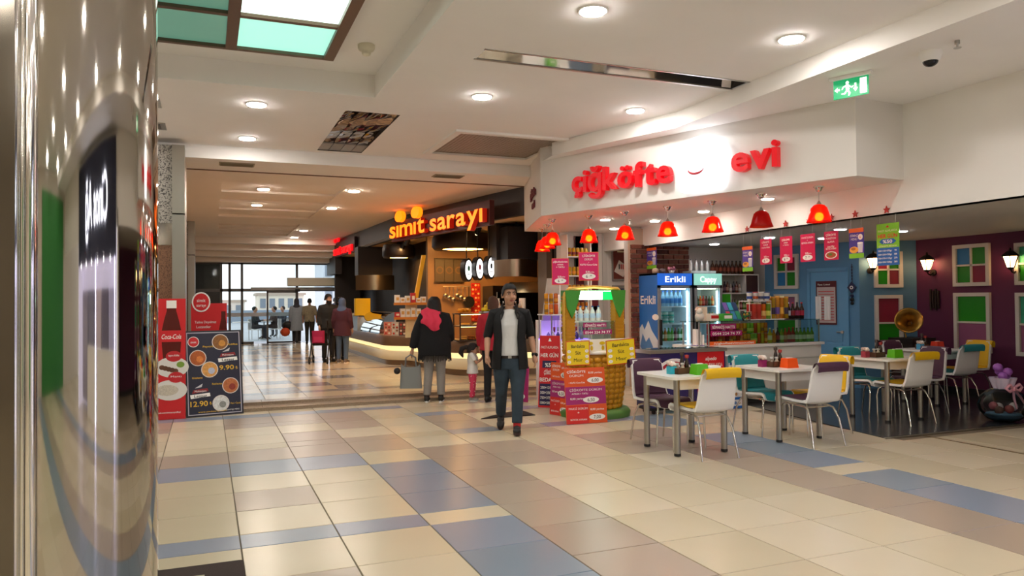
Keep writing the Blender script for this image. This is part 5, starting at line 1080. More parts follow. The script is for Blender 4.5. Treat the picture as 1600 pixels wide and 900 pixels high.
card('deal_board', 'narrow red deal board seen edge-on behind the deal board', (4.16, 8.98, .004), (.28, -.96, 0), .36, .68, REDP, lambda mb, w, h: deals(mb, w, h), 'sign', th=.02, ydir=(.05, .02, 1))
card('deal_board', 'small magenta board on the floor beside the white stand legs', (4.2, 10.42, .004), (.5, -.86, 0), .3, .52, MAG, lambda mb, w, h: price(mb, w, h, [('ÇİĞKÖFTE', .09), ('DÜRÜM', .09), ('AYRAN', .08)], '8,00', '6', ',50'), 'sign', th=.015, ydir=(.05, .05, 1))
# price signs on poles
for (lab, loc, w, h, ln, nw) in (('slimmer pink price sign on a pole, left of the corn stand top', (4.46, 9.51, 1.71), .24, .37, [('çiğkoftedürüm', .09), ('AYRAN', .08), ('+ TATLI', .08)], ('6', ',50')), ('wider pink price sign on a pole above the corn stand', (4.81, 9.37, 1.765), .28, .4, [('ÇİĞKÖFTE', .1), ('DÜRÜM', .1), ('+', .06), ('KUTU Coca-Cola', .08)], ('6', ',00'))):
    t = card('price_sign', lab, loc, (.935, -.355, 0), w, h, mat('#cf0f60', .45), lambda mb, w, h: price(mb, w, h, ln, '8,00', *nw), 'sign', 'pink price signs on poles', border=ORG)
    mb = MB(); mb.cyl((w*.46, -w*.17+.012, -loc[2]+.006), (w*.46, -w*.17+.012, .02), .008, WH, n=8); mb.build('pole', t); mb = MB(); mb.cyl((w*.46, -w*.17+.012, -loc[2]), (w*.46, -w*.17+.012, -loc[2]+.012), .1, WH, n=20); mb.build('foot', t)
# white glowing cup stand with gadgets
t = thing('white_display_stand', 'white lit display stand with hanging cups behind the red board', 'stand', (4.72, 9.82, 0)); VIO = mat('#b9a0ff', .4, emit=1.2, ecol='#8a5cff')
mb = MB(); mb.box(-.2, .42, -.15, .3, .02, .92, mat('#f0ecf0', .4, emit=.25)); mb.build('body', t); mb = MB(); mb.box(-.2, .42, -.15, .3, .92, .935, VIO); mb.build('glow_shelf', t)
mb = MB(); mb.box(-.21, .43, -.16, .31, 1.28, 1.295, WH); mb.build('top_shelf', t); 
for x in (-.19, .41):
    for y in (-.14, .29): mb = MB(); mb.cyl((x, y, .93), (x, y, 1.28), .01, STEEL, n=6); mb.build('post', t)
for k in range(10): mb = MB(); x = -.14+k*.058; mb.cyl((x, -.12, 1.275), (x, -.12, 1.1), .004, STEEL, n=5); mb.lathe([(.0, 0), (.014, .0), (.018, .07), (.0, .075)], mat(['#7a2a40', '#9a98a0', '#5a5460'][k % 3], .3, .3), c=(x, -.12, 1.04), n=8); mb.build('hanging_spoon', t)
row('gadget_bottle', [(B(['#7a6ad8', '#c8c4e0', '#4a3a90', '#b0a8d8'][k % 4], '#e8e8f0', .12, .028, None), ['violet', 'pale', 'indigo', 'lilac'][k % 4]+' small bottle') for k in range(8)], (4.46, 9.64), (4.98, 9.64), .936, 'on the glowing violet shelf', 'bottle', 'small bottles on the violet shelf')
row('drink_can', [(cans[k], cn[k]+' drink can') for k in (4, 1, 2)], (4.45, 9.68), (4.6, 9.68), 1.296, 'in the lower row on the white stand', 'can', 'cans on the white stand'); row('drink_can', [(cans[k], cn[k]+' drink can') for k in (4, 4, 1)], (4.45, 9.68), (4.6, 9.68), 1.447, 'stacked on the white stand', 'can', 'cans on the white stand')
row('sauce_bottle', [(B('#7a9a28', '#c03020', .2, .03, '#d8d860'), 'green sauce bottle'), (B('#d8c020', '#3a8a3a', .18, .03, '#e8e0a0'), 'yellow sauce bottle'), (B('#d8781a', '#d0d0d0', .2, .032, '#f0b060'), 'orange sauce bottle')], (4.69, 9.68), (4.84, 9.68), 1.296, 'on top of the white stand', 'bottle', 'sauce bottles on the white stand')
for k in range(3): mb = MB(); mb.lathe([(0, 0), (.035, 0), (.045, .28), (.04, .28)], WH, n=12); tag(mb.build('paper_cups', loc=(4.64+.1*k, 9.95, 1.296)), 'tall stack of white paper cups on the white stand, %s one' % ('left', 'middle', 'right')[k], 'cups', 'paper cup stacks')
mb = MB(); mb.add([(0, 0, 0), (.5, 0, 0), (.42, .02, .62), (.1, .02, .62), (0, .03, 0), (.5, .03, 0), (.42, .05, .62), (.1, .05, .62)], [(0, 1, 2, 3), (7, 6, 5, 4), (0, 4, 5, 1), (1, 5, 6, 2), (2, 6, 7, 3), (3, 7, 4, 0)], mat('#b5b0aa', .5)); tag(mb.build('grey_panel', loc=(4.56, 10.06, 1.2)), 'plain grey tapering panel standing behind the paper cups', 'panel')
mb = MB(); mb.box(-.25, .25, 0, .2, 0, 1.2, WH); tag(mb.build('white_cabinet', loc=(4.85, 10.2, 0)), 'white cabinet behind the lit display stand', 'cabinet')
# wall of menu boards and jar shelf behind
def menu_g(mb, w, h):
    mb.rect(0, h*.5, w, h*.86, mat('#2f6a44', .5)); mb.rect(0, h*.86, w, h, mat('#5a3a34', .5)); mb.text('ACILI', w*.5, h*.9, h*.06, WH, wide=w*.5)
    for j in range(3): mb.rect(w*.35, h*(.75-.05*j), w*.9, h*(.775-.05*j), WH, .004)
    mb.rect(0, 0, w, h*.12, BLU)
card('menu_board', 'green and brown menu board on the white wall behind the corn stand', (6.37, 12.565, 1.2), (1, 0, 0), .5, 1.5, mat('#7a2a34', .5), menu_g, 'sign', 'menu boards behind the corn stand', border=mat('#9a9690', .4), th=.03)
def menu_r(mb, w, h):
    mb.rect(w*.06, h*.04, w*.94, h*.96, mat('#6e3128', .5))
    for y in (.78, .62): mb.rect(w*.3, h*y, w*.7, h*(y+.03), CRM, .004); mb.rect(w*.75, h*y, w*.88, h*(y+.05), CRM, .004)
    mb.poly([(w*.1, h*.2), (w*.4, h*.45), (w*.95, h*.3), (w*.65, h*.08)], mat('#d8d0c8', .5), .004)
    for k in range(3): mb.rect(w*(.38+.12*k), h*.25, w*(.44+.12*k), h*.36, REDP if k else BLK, .005)
card('menu_board', 'brown menu board with a kebab picture beside the brick wall', (7.17, 12.565, 1.86), (1, 0, 0), .36, .88, mat('#8a8680', .5), menu_r, 'sign', 'menu boards behind the corn stand', th=.03)
def menu_e(mb, w, h): mb.rect(w*.05, h*.05, w*.95, h*.95, mat('#7a1e3c', .5)); mb.rect(w*.05, h*.72, w*.95, h*.95, mat('#3a3f5a', .5), .003); mb.text('ESPRESSO', w/2, h*.79, h*.09, WH, wide=w*.8); mb.disc(w*.7, h*.4, w*.14, WH); mb.poly([(w*.1, h*.1), (w*.5, h*.3), (w*.9, h*.1)], mat('#c87a90', .5))
card('menu_board', 'magenta coffee board low beside the brick wall', (7.17, 12.565, .62), (1, 0, 0), .38, 1.15, mat('#8a8680', .5), menu_e, 'sign', 'menu boards behind the corn stand', th=.03)
mb = MB(); mb.box(-.05, .05, -.02, 0, 0, ZF, mat('#c9c5bf', .5)); tag(mb.build('wall_post', loc=(7.02, 12.6, 0)), 'pale vertical post between the menu boards', 'post')
t = thing('jar_shelf', 'white shelf unit with rows of jars behind the price signs', 'shelf', (6.08, 12.3, 0))
mb = MB(); mb.box(0, .02, 0, .28, .006, 2.7, WH); mb.box(.48, .5, 0, .28, .006, 2.7, WH); mb.build('side', t); zj = (1.3, 1.62, 1.95, 2.3)
for z in zj: mb = MB(); mb.box(.02, .48, 0, .28, z-.02, z, WH); mb.build('board', t)
for j, z in enumerate(zj): row('jar', [(B(['#a8621e', '#c08a2a', '#b8901e', '#c8a028'][j], '#3a2a20', .16, .035, ['#e0a040', '#e8c050', '#d89020', '#8a3020'][j], 'can'), ['amber', 'honey', 'gold', 'yellow'][j]+' jar')]*5, (6.16, 12.36), (6.5, 12.36), z+.001, 'on the jar shelf', 'jar', 'jars on the jar shelf')
# ================================================================== the bakery with the orange sign
DKB = mat('#2b2522', .55); DKB2 = mat('#1f1a18', .6); WARM = mat('#c8843c', .6); TAN = mat('#e2c294', .7)
FP = [(5.37, 12.6), (5.1, 13.8), (4.29, 18.3), (4.2, 20.6), (4.05, 25.5)]; ZB = 3.07
t = struct(MB(), 'wall_bakery_fascia')
for (a, b), (c, d) in zip(FP, FP[1:]):
    n = Vector((d-b, -(c-a), 0)).normalized(); n = n if n.x > 0 else -n; n = n*.12
    mb = MB(); mb.prism([(a, b), (a+n.x, b+n.y), (c+n.x, d+n.y), (c, d)], ZB, ZL+.25, DKB if b > 13.5 else mat('#332e30', .5)); mb.build('fascia_panel', t)
mb = MB(); mb.prism([(5.37, 12.62), (12, 12.75), (12, 27.4), (4.0, 27.4), (4.05, 25.5), (4.2, 20.6), (4.29, 18.3), (5.1, 13.8)], ZB+.004, ZB+.06, TAN); struct(mb, 'ceiling_bakery')
# walls of the bakery
mb = MB(); mb.box(6.1, 12, 12.75, 12.9, 0, ZB, DKB); struct(mb, 'wall_bakery_side')
mb = MB(); mb.box(4.95, 12, 17.6, 17.75, .1, ZB, mat('#8a6c4e', .6, noise=.15, scale=3)); struct(mb, 'wall_kitchen')
mb = MB(); mb.box(5.25, 5.4, 17.75, 27.4, .1, ZB, DKB2); struct(mb, 'wall_bakery_inner')
mb = MB(); mb.box(11.9, 12.0, 12.7, 27.5, 0, 4.4, DKB); struct(mb, 'wall_bakery_end')
mb = MB(); mb.box(4.6, 12, 27.35, 27.5, 0, ZB, DKB2); mb.box(4.05, 4.9, 26.0, 26.15, .1, ZB, DKB2); struct(mb, 'wall_bakery_rear')
mb = MB(); mb.box(3.98, 4.2, 25.5, 27.4, ZB-.6, ZB+.01, DKB); struct(mb, 'wall_bakery_lintel')
# big orange sign
B0, B1 = Vector((4.29, 18.3, 0)), Vector((5.1, 13.8, 0)); dS = (B1-B0).normalized(); nS = Vector((dS.y, -dS.x, 0)); LS = (B1-B0).length
ST = frame_T(B0 + nS*.36, dS)
DRED = mat('#7a1408', .4, emit=.25, ecol='#c01804'); ORL = mat('#ff7a14', .4, emit=1.3, ecol='#ff6a08'); t = thing('orange_letter_sign', 'glowing orange letters on a dark red board over the bakery', 'sign')
mb = MB(); mb.T = ST; mb.box(.85, 5.36, 2.9, 3.36, -.04, .06, mat('#4a0f0a', .5)); mb.build('board', t)
for x in (1.2, 2.8, 4.4): mb = MB(); mb.T = ST; mb.box(x-.02, x+.02, 3.15, 3.19, -.38, -.04, DARKM); mb.build('bracket', t)
S2 = frame_T(B0 + nS*.42, dS)
letters(t, 'sımıt', S2, .95, 2.8, 2.98, .54, ORL, .1, .016, .05, side=DRED); letters(t, 'sarayı', S2, 3.06, 5.26, 2.97, .52, ORL, .1, .016, .05, side=DRED)
for x in (1.45, 2.33): mb = MB(); mb.T = S2; mb.prism([(x+.2*math.cos(a*PI/10), 3.44+.125*math.sin(a*PI/10)) for a in range(20)], 0, .1, ORL); mb.build('dot', t)
# small red sign
C0, C1 = Vector((4.05, 25.5, 0)), Vector((4.2, 20.6, 0)); dC = (C1-C0).normalized(); nC = Vector((dC.y, -dC.x, 0)); SC = frame_T(C0+nC*.05, dC)
RL = mat('#e01018', .4, emit=.6, ecol='#ff0a14'); t = thing('red_letter_sign_small', 'small glowing red letter sign at the far end of the bakery', 'sign')
mb = MB(); mb.T = SC; mb.box(.1, 3.2, 3.0, 3.45, -.03, .06, mat('#2a0a0a', .5)); mb.build('board', t)
S3 = frame_T(C0+nC*.12, dC); letters(t, 'sımıt', S3, .2, 1.35, 3.05, .42, RL, .06, .01, .06); letters(t, 'sarayı', S3, 1.6, 3.05, 3.05, .4, RL, .06, .01, .06)
for x in (.45, .95): mb = MB(); mb.T = S3; mb.prism([(x+.14*math.cos(a*PI/8), 3.56+.1*math.sin(a*PI/8)) for a in range(16)], 0, .06, RL); mb.build('dot', t)
# --- drum lights under the bakery ceiling
for lab, x, y, r, z in (('large dark drum ceiling light with warm glowing disc over the bakery counter', 5.45, 16.4, .66, 2.68), ('smaller drum ceiling light at the left end of the bakery', 4.72, 19.6, .4, 2.66)):
    t = thing('drum_light', lab, 'light', (x, y, z)); mb = MB(); mb.lathe([(r*.74, 0), (r*1.0, .0), (r*1.08, .06), (r*1.08, .24), (r, .35)], mat('#241b17', .4), n=40); mb.build('drum', t)
    mb = MB(); mb.add([(r*.74*math.cos(2*PI*i/32), r*.74*math.sin(2*PI*i/32), .02) for i in range(32)], [tuple(range(31, -1, -1))], mat('#ffd890', .4, emit=16, ecol='#ffb45a')); mb.build('glow_disc', t)
    mb = MB(); mb.cyl((0, 0, .3), (0, 0, ZB+.01-z), .05, BLACK, n=10); mb.cyl((0, 0, .33), (0, 0, .35), r*1.0, BLACK, n=40); mb.build('stem', t)
def spot(label, x, y, z, dz=-.18):
    t = thing('track_spot', label, 'spotlight', (x, y, z), group='black track spotlights'); mb = MB(); mb.cyl((0, 0, 0), (0, 0, -.06), .02, BLACK, n=8); mb.build('stem', t)
    mb = MB(); mb.T = Matrix.Translation((0, 0, -.1)) @ Euler((.4, .3, 0)).to_matrix().to_4x4(); mb.cyl((0, 0, .07), (0, 0, -.1), .055, BLACK, r1=.06, n=14); mb.build('head', t)
    mb = MB(); mb.T = Matrix.Translation((0, 0, -.1)) @ Euler((.4, .3, 0)).to_matrix().to_4x4(); mb.cyl((0, 0, -.1), (0, 0, -.104), .045, mat('#ffe8c0', .4, emit=60, ecol='#ffc880'), n=14); mb.build('lens', t)
for lab, x, y in (('black track spotlight under the first letters of the orange sign', 4.55, 18.0), ('black track spotlight under the middle of the orange sign', 4.86, 16.4), ('black track spotlight under the last letters of the orange sign', 5.22, 14.7), ('black track spotlight at the right end of the bakery ceiling', 5.75, 13.9), ('black track spotlight deep inside the bakery left', 4.7, 19.0), ('black track spotlight deep inside the bakery by the yellow beam', 5.1, 17.2)): spot(lab, x, y, ZB)
mb = MB(); mb.cyl((0, 0, 0), (0, 0, -.006), .09, LGT2, n=20); tag(mb.build('downlight', loc=(5.86, 14.6, ZB)), 'round recessed light in the bakery soffit beside the orange sign', 'light')
t = thing('pillar_lamp', 'warm recessed uplight row over the bakery work area', 'light', (5.6, 16.9, ZB)); mb = MB(); mb.box(-.5, 1.5, -.05, .05, -.03, 0, mat('#ffd8a0', .4, emit=12, ecol='#ffb860')); mb.build('light_bar', t)
# --- curved counter
CP = [(3.66, 22.4), (3.66, 19.0), (3.66, 17.2), (3.68, 16.6), (3.9, 16.3), (4.1, 16.1), (4.16, 15.6), (4.18, 14.4), (4.22, 13.75), (4.4, 13.4), (4.75, 13.16), (5.5, 13.05), (5.95, 13.02)]
def chaikin(p, n=2):
    for _ in range(n):
        q = [p[0]]
        for a, b in zip(p, p[1:]): q += [(a[0]*.75+b[0]*.25, a[1]*.75+b[1]*.25), (a[0]*.25+b[0]*.75, a[1]*.25+b[1]*.75)]
        p = q + [p[-1]]
    return p
CPS = chaikin(CP)
def ribbon(mb, path, prof, m, smooth=True):
    """sweep a (outward offset, z) profile along a floor path; outward is to the right of travel"""
    L = len(path); vs = []; k = len(prof)
    for i, (x, y) in enumerate(path):
        a = Vector(path[max(i-1, 0)]); b = Vector(path[min(i+1, L-1)]); d = (b-a).normalized(); n = Vector((d.y, -d.x))
        for o, z in prof: vs.append((x+n.x*o, y+n.y*o, z))
    mb.add(vs, [(i*k+j, (i+1)*k+j, (i+1)*k+j+1, i*k+j+1) for i in range(L-1) for j in range(k-1)], m, smooth)
t = thing('bakery_counter', 'curved bakery counter with cream front and glowing ledge', 'counter')
mb = MB(); ribbon(mb, CPS, [(-.07, .1), (-.07, .215)], mat('#8a7868', .3, .8)); mb.build('kick_plate', t)
mb = MB(); ribbon(mb, CPS, [(-.09, .215), (-.01, .215), (.0, .225), (.0, .4), (-.01, .41), (-.1, .415)], mat('#e6d9b4', .4)); mb.build('cream_front', t)
mb = MB(); ribbon(mb, CPS, [(-.1, .415), (-.1, .52)], mat('#fff0b0', .4, emit=.5, ecol='#ffe9a8')); mb.build('glow_ledge', t)
mb = MB(); ribbon(mb, CPS, [(-.1, .52), (.0, .525), (.01, .535), (.01, .735), (0, .75)], mat('#6b513c', .4)); mb.build('brown_band', t)
mb = MB(); ribbon(mb, CPS, [(0, .75), (-.5, .75), (-.5, .7)], mat('#8a7a6a', .3, .5)); mb.build('worktop', t); mb = MB(); ribbon(mb, CPS, [(-.5, .75), (-.5, .1)], DKB); mb.build('rear_face', t)
# cake glass on the far left section
t = thing('curved_glass_case', 'curved glass case of desserts on the left bakery counter', 'display case', (3.72, 17.5, .75)); G2 = glassmat('#dfe8ea')
mb = MB(); mb.grid(lambda u, v: (.02+.38*(1-math.cos(v*PI/2)), u*2.6, .5*math.sin(v*PI/2)), 2, 8, G2); mb.build('curved_glass', t); mb = MB(); mb.box(.38, .42, 0, 2.6, .0, .5, STEEL); mb.box(.0, .42, -.02, 0, 0, .02, STEEL); mb.build('frame', t)
mb = MB(); mb.box(.08, .38, .05, 2.55, .2, .212, G2); mb.build('shelf', t)
rr = random.Random(21)
for k in range(9): mb = MB(); mb.lathe([(0, 0), (.07, 0), (.08, .05), (.05, .08), (0, .085)], mat(rr.choice(['#d8c8b0', '#8a4a2a', '#e8e0d8', '#b86a5a', '#c89a60']), .5), n=12); tag(mb.build('dessert', loc=(3.94, 17.7+k*.27, .752)), 'small round dessert in the curved glass case, %s from the near end' % ORD[k], 'dessert', 'desserts in the curved case')
t = thing('steel_cabinet', 'brushed steel cabinet with a yellow chair back beyond the glass case', 'cabinet', (3.7, 20.3, .1)); mb = MB(); mb.box(.0, .5, -.25, .5, .65, 1.02, STEEL); mb.build('body', t); mb = MB(); mb.box(.05, .45, -.2, .4, 1.02, 1.04, DARKM); mb.build('top', t)
mb = MB(); mb.rbox(-.21, .21, -.08, .08, 0, .46, mat('#e0b80c', .5), .03); tag(mb.build('yellow_crate', loc=(3.86, 20.2, 1.145)), 'bright yellow box standing on the steel cabinet', 'box')
# menu cards on the counter
for k, (y, c) in enumerate(((16.75, '#d0826a'), (16.5, '#c8c0b0'), (16.32, '#5a3a30'))):
    def dr(mb, w, h, c=c):
        for a in range(3):
            for b in range(4): mb.disc(w*(.2+.3*a), h*(.15+.22*b), w*.1, mat(['#b83a2a', '#e8d8c0', '#8a5a3a'][(a+b) % 3], .6), z=.003)
    card('counter_menu', ('pink', 'cream', 'brown')[k]+' picture menu card standing on the counter bend', (3.68+.12*k, y, .752), (.93, -.37, 0), .24, .3, mat(c, .5), dr, 'menu', 'menu cards on the counter')
# tiered orange stand
t = thing('tiered_stand', 'two-tier orange wooden stand of boxed sweets on the counter', 'stand', (3.95, 15.4, .75)); OW = mat('#c9781e', .5)
for z in (.38, .68): mb = MB(); mb.prism([(-.38, -.12), (.3, -.2), (.36, .1), (-.32, .16)], z, z+.05, OW); mb.build('tier', t)
mb = MB(); mb.box(-.1, .14, -.02, .06, 0, .68, mat('#e2cfa0', .5)); mb.build('column', t)
rr = random.Random(31)
for z, nm in ((1.181, 'lower'), (1.481, 'upper')):
    for k in range(6):
        hh = rr.uniform(.1, .2) if nm == 'lower' else rr.uniform(.08, .2); c = rr.choice(['#c02a2a', '#e8e0d0', '#b8202a', '#efe8d8']); mb = MB(); mb.box(-.048, .048, -.05, .05, 0, hh, mat(c, .5)); mb.box(-.03, .03, -.052, -.05, hh*.3, hh*.7, mat('#d8a050' if c[1] in 'e' else '#f0e0c0', .5))
        tag(mb.build('sweet_box', loc=(3.66+k*.108, 15.37-.012*k, z)), '%s sweets box on the %s tier, %s from the left' % ('white' if c[1] == 'e' else 'red', nm, ORD[k]), 'box', 'sweets boxes on the tiered stand')
mb = MB(); mb.T = Matrix.Translation((4.0, 15.75, .75)); mb.add([(-.04, -.04, .0), (.04, -.04, .0), (.04, .04, .0), (-.04, .04, .0), (.3, -.04, 1.75), (.38, -.04, 1.75), (.38, .04, 1.75), (.3, .04, 1.75)], [(0, 1, 5, 4), (1, 2, 6, 5), (2, 3, 7, 6), (3, 0, 4, 7), (4, 5, 6, 7), (3, 2, 1, 0)], mat('#e8b018', .45)); tag(mb.build('yellow_beam'), 'leaning bright yellow beam rising behind the tiered stand', 'beam')
# pastry case on the near section
t = thing('pastry_case', 'dark framed glass pastry case with shelves on the near counter', 'display case', (4.36, 13.6, .75)); FR2 = mat('#3a2c24', .4)
for x in (0, .62, 1.3):
    for y in (-.28, .12): mb = MB(); mb.box(x-.012, x+.012, y-.012, y+.012, 0, .52, FR2); mb.build('post', t)
for z in (.0, .27, .5): mb = MB(); mb.box(-.02, 1.32, -.3, .14, z, z+.02, FR2); mb.build('shelf', t)
mb = MB(); mb.box(0, 1.3, -.295, -.29, .02, .5, glassmat('#f2efe8')); mb.build('glass_pane', t)
for z in (.262, .492): mb = MB(); mb.box(.02, 1.28, -.26, -.24, z, z+.006, mat('#ffe6b0', .4, emit=9, ecol='#ffcc80')); mb.build('light_strip', t)
rr = random.Random(41)
for k in range(8):
    x = 4.46+k*.15
    mb = MB(); c = mat(rr.choice(['#a85a1c', '#c07a2a', '#8a4a18', '#d09848']), .5); mb.tube([(.055*math.cos(a*PI/5), .055*math.sin(a*PI/5), .02) for a in range(10)], .022, c, 6, True); mb.tube([(.05*math.cos(a*PI/5)+.01, .05*math.sin(a*PI/5), .055) for a in range(10)], .02, c, 6, True); tag(mb.build('bread_ring', loc=(x, 13.45, .772)), 'glazed bread rings on the lower shelf, %s pair from the left' % ORD[k], 'bread', 'bread rings in the pastry case')
for k in range(5):
    mb = MB(); mb.lathe([(0, 0), (.1, .0), (.12, .012), (.1, .012)], WH, n=16); mb.lathe([(.095, .012), (.08, .04), (0, .05)], mat(['#d0952a', '#e8d8b0', '#c8a040', '#d8b060', '#b8742a'][k], .6, noise=.3, scale=40), n=14); tag(mb.build('pastry_plate', loc=(4.5+k*.26, 13.45, 1.041)), 'plate of pastry on the middle shelf, %s from the left' % ORD[k], 'plate', 'pastry plates in the case')
def fruit_pile(x, y, z, c, name, where, n):
    pos = [(a, b, 0) for a in (-1, 0, 1) for b in (-1, 0, 1)] + [(a, b, 1) for a in (-.5, .5) for b in (-.5, .5)] + [(0, 0, 2)]
    for k, (a, b, l) in enumerate(pos[:n]): mb = MB(); mb.ball((0, 0, .036), .037, mat(c, .45), 10, 7); mb.cyl((0, 0, .07), (0, 0, .077), .004, mat('#5a4a20', .6), n=5); tag(mb.build(name, loc=(x+a*.072, y+b*.072, z+l*.052)), '%s %s %s' % (['back-row', 'middle-row', 'front-row'][2-int(b+1)] if l == 0 else ('upper-layer' if l == 1 else 'topmost'), name, where + (', %s of its layer' % ORD[k if l == 0 else k-9] if l < 2 else '')), 'fruit', name+' pile')
zc_ = 1.271
fruit_pile(4.98, 13.5, zc_+.03, '#e8c818', 'lemon', 'on the pastry case', 14); fruit_pile(4.5, 13.5, zc_+.02, '#e89a18', 'orange', 'on the pastry case', 9)
for x, nm, m_ in ((4.98, 'round steel tray under the lemons', STEEL), (4.5, 'wooden tray under the oranges', OW)): mb = MB(); mb.rbox(-.15, .15, -.13, .13, 0, .02 if m_ is OW else .03, m_, .04); tag(mb.build('fruit_tray', loc=(x, 13.5, zc_)), nm, 'tray')
mb = MB(); mb.cbox((0, 0, .04), (.42, .3, .03), WH, rx=.15); mb.cbox((0, -.15, .02), (.42, .012, .03), REDP); tag(mb.build('white_sign_box', loc=(5.42, 13.5, zc_)), 'white slanted sign plate with red edge on the pastry case', 'sign')
# kitchen wall things
t = thing('menu_screens', 'dark three-panel picture menu on the bakery kitchen wall', 'menu', (5.12, 17.58, 1.98)); 
for k in range(3):
    mb = MB(); mb.T = frame_T((.24*k, 0, 0), (1, 0, 0)); mb.box(0, .23, 0, .55, -.02, .02, mat('#4a4238', .4)); mb.disc(.12, .28, .09, mat('#6a5034', .5), z=.022); mb.disc(.12, .28, .06, mat('#4a4238', .5), z=.024); mb.build('panel', t)
mb = MB(); mb.T = frame_T((-.02, 0, -.02), (1, 0, 0)); mb.box(0, .76, 0, .02, 0, .04, BLACK); mb.build('frame_bar', t); mb = MB(); mb.T = frame_T((-.02, 0, -.02), (1, 0, 0)); mb.box(0, .76, .57, .59, 0, .04, BLACK); mb.build('frame_bar', t)
OVB = mat('#171210', .4)
for k, (x, y, z) in enumerate(((4.98, 14.62, 2.14), (5.2, 14.56, 2.165), (5.43, 14.5, 2.19))):
    t = thing('oval_sign', 'lit white oval sign with black rim, %s of the three' % ('left', 'middle', 'right')[k], 'sign', (x, y, z), .35, 'oval signs in the bakery')
    mb = MB(); mb.T = frame_T((0, 0, 0), (1, 0, 0)); mb.prism([(.12*math.cos(a*PI/14), .245*math.sin(a*PI/14)) for a in range(28)], -.14, 0, OVB); mb.build('housing', t)
    mb = MB(); mb.T = frame_T((0, 0, 0), (1, 0, 0)); mb.disc(0, 0, .09, mat('#ffffff', .4, emit=1.3), .2, .002, 28); f = mb.build('lit_face', t); mb = MB(); mb.T = frame_T((0, 0, 0), (1, 0, 0)); mb.disc(0, .03, .03, mat(['#3a8a6a', '#c03a4a', '#6a7a94'][k], .5), .06, .004); mb.rect(-.04, -.1, .04, -.085, BLK, .004); mb.build('print', f)
    mb = MB(); mb.cyl((0, .07, .23), (0, .07, ZB-z), .012, BLACK, n=6); mb.build('hanger', t)
def redstrip(mb, w, h):
    for a in range(3):
        for b in range(9): mb.disc(w*(.2+.3*a), h*(.06+.11*b), w*.11, mat(['#d88a3a', '#e8d0a0', '#8a2018'][(a*2+b) % 3], .6), z=.003)
card('tall_menu', 'tall red picture menu strip on the bakery kitchen wall', (6.04, 17.57, 1.0), (1, 0, 0), .24, .95, mat('#b8241c', .5), redstrip, 'poster')
t = thing('utensil_rail', 'steel rail with hanging ladles and strainers on the kitchen wall', 'rail', (5.3, 17.5, 1.86)); mb = MB(); mb.cyl((0, 0, 0), (.72, 0, 0), .01, STEEL, n=8); mb.build('rail', t)
for k in range(6): mb = MB(); x = .06+k*.1; l = .16+.05*(k % 3); mb.cyl((x, 0, -.005), (x, 0, -l), .006, STEEL, n=6); mb.ball((x, 0, -l-.06), (.06, .03, .06), STEEL, 10, 6); mb.build('ladle' if k % 2 else 'strainer', t)
mb = MB(); mb.cyl((.66, 0, -.005), (.66, 0, -.25), .008, BLACK, n=6); mb.T = Matrix.Translation((.66, 0, -.38)); mb.cyl((0, -.02, 0), (0, .02, 0), .14, BLACK, n=20); mb.build('frying_pan', t)
# hoods
t = thing('steel_hood', 'curved brushed steel extractor hood over the right work area', 'hood', (5.85, 14.2, 1.98)); mb = MB(); mb.grid(lambda u, v: (.0-.42*math.cos((u-.5)*PI*1.0)*.35+ (u-.5)*.95, -.5*math.cos((u-.5)*PI), .34*v), 24, 2, mat('#b0a08a', .28, .95)); mb.build('curved_skirt', t)
mb = MB(); mb.box(-.42, .45, .0, .5, .34, ZB-1.98, DKB); mb.build('duct_box', t)
for k in range(2): mb = MB(); mb.cyl((-.2+.34*k, -.2, .03), (-.2+.34*k, -.2, .02), .06, mat('#fff0d0', .4, emit=14, ecol='#ffdca8'), n=14); mb.build('lamp', t)
mb = MB(); mb.add([(-.2, -.3, -.32), (.5, -.3, -.32), (.62, .1, -.1), (-.1, .1, -.1)], [(0, 1, 2, 3)], STEEL); mb.build('slanted_plate', t)
t = thing('steel_hood', 'curved brushed steel hood band at the left end of the bakery', 'hood', (4.42, 21.2, 1.84)); mb = MB(); mb.grid(lambda u, v: ((u-.5)*1.1, -.35*math.cos((u-.5)*PI), .42*v), 24, 2, mat('#a89a80', .28, .95)); mb.build('curved_skirt', t); mb = MB(); mb.box(-.48, .5, 0, .5, .42, ZB-1.84, DKB); mb.build('duct_box', t)
# oven front and goods rack on the right
t = thing('oven', 'dark oven with glass door behind the bakery counter', 'oven', (6.6, 16.2, .1)); mb = MB(); mb.box(-.5, .9, 0, .7, 0, 1.75, mat('#26211e', .35, .5)); mb.build('body', t); mb = MB(); mb.box(-.4, .8, -.02, 0, .9, 1.6, mat('#0e0c0b', .12)); d = mb.build('door', t); mb = MB(); mb.cyl((-.42, -.06, .95), (-.42, -.06, 1.6), .018, CHROME, n=8); mb.build('handle', d)
t = thing('goods_shelf', 'white shelf of bottled drinks and packets beside the bakery column', 'shelf', (5.45, 14.1, .1)); 
for z in (.5, .95, 1.2): mb = MB(); mb.box(0, .55, 0, .3, z-.02, z, WH); mb.build('board', t)
mb = MB(); mb.box(-.02, 0, 0, .3, 0, 1.45, WH); mb.box(.55, .57, 0, .3, 0, 1.45, WH); mb.build('side', t)
for j, z in enumerate((.601, 1.051, 1.301)): row('packet', [(B(['#4a7ab8', '#c03a3a', '#d8b08a', '#e0dcd8'][(k+j) % 4], '#d8d8e0', .19, .034, ['#c8d8e8', '#e0c0a0'][k % 2]), ['blue', 'red', 'beige', 'white'][(k+j) % 4]+' drink bottle') for k in range(6)], (5.5, 14.25), (5.95, 14.25), z, 'on the %s shelf by the bakery column' % ('lower', 'middle', 'upper')[j], 'bottle', 'drinks by the bakery column')
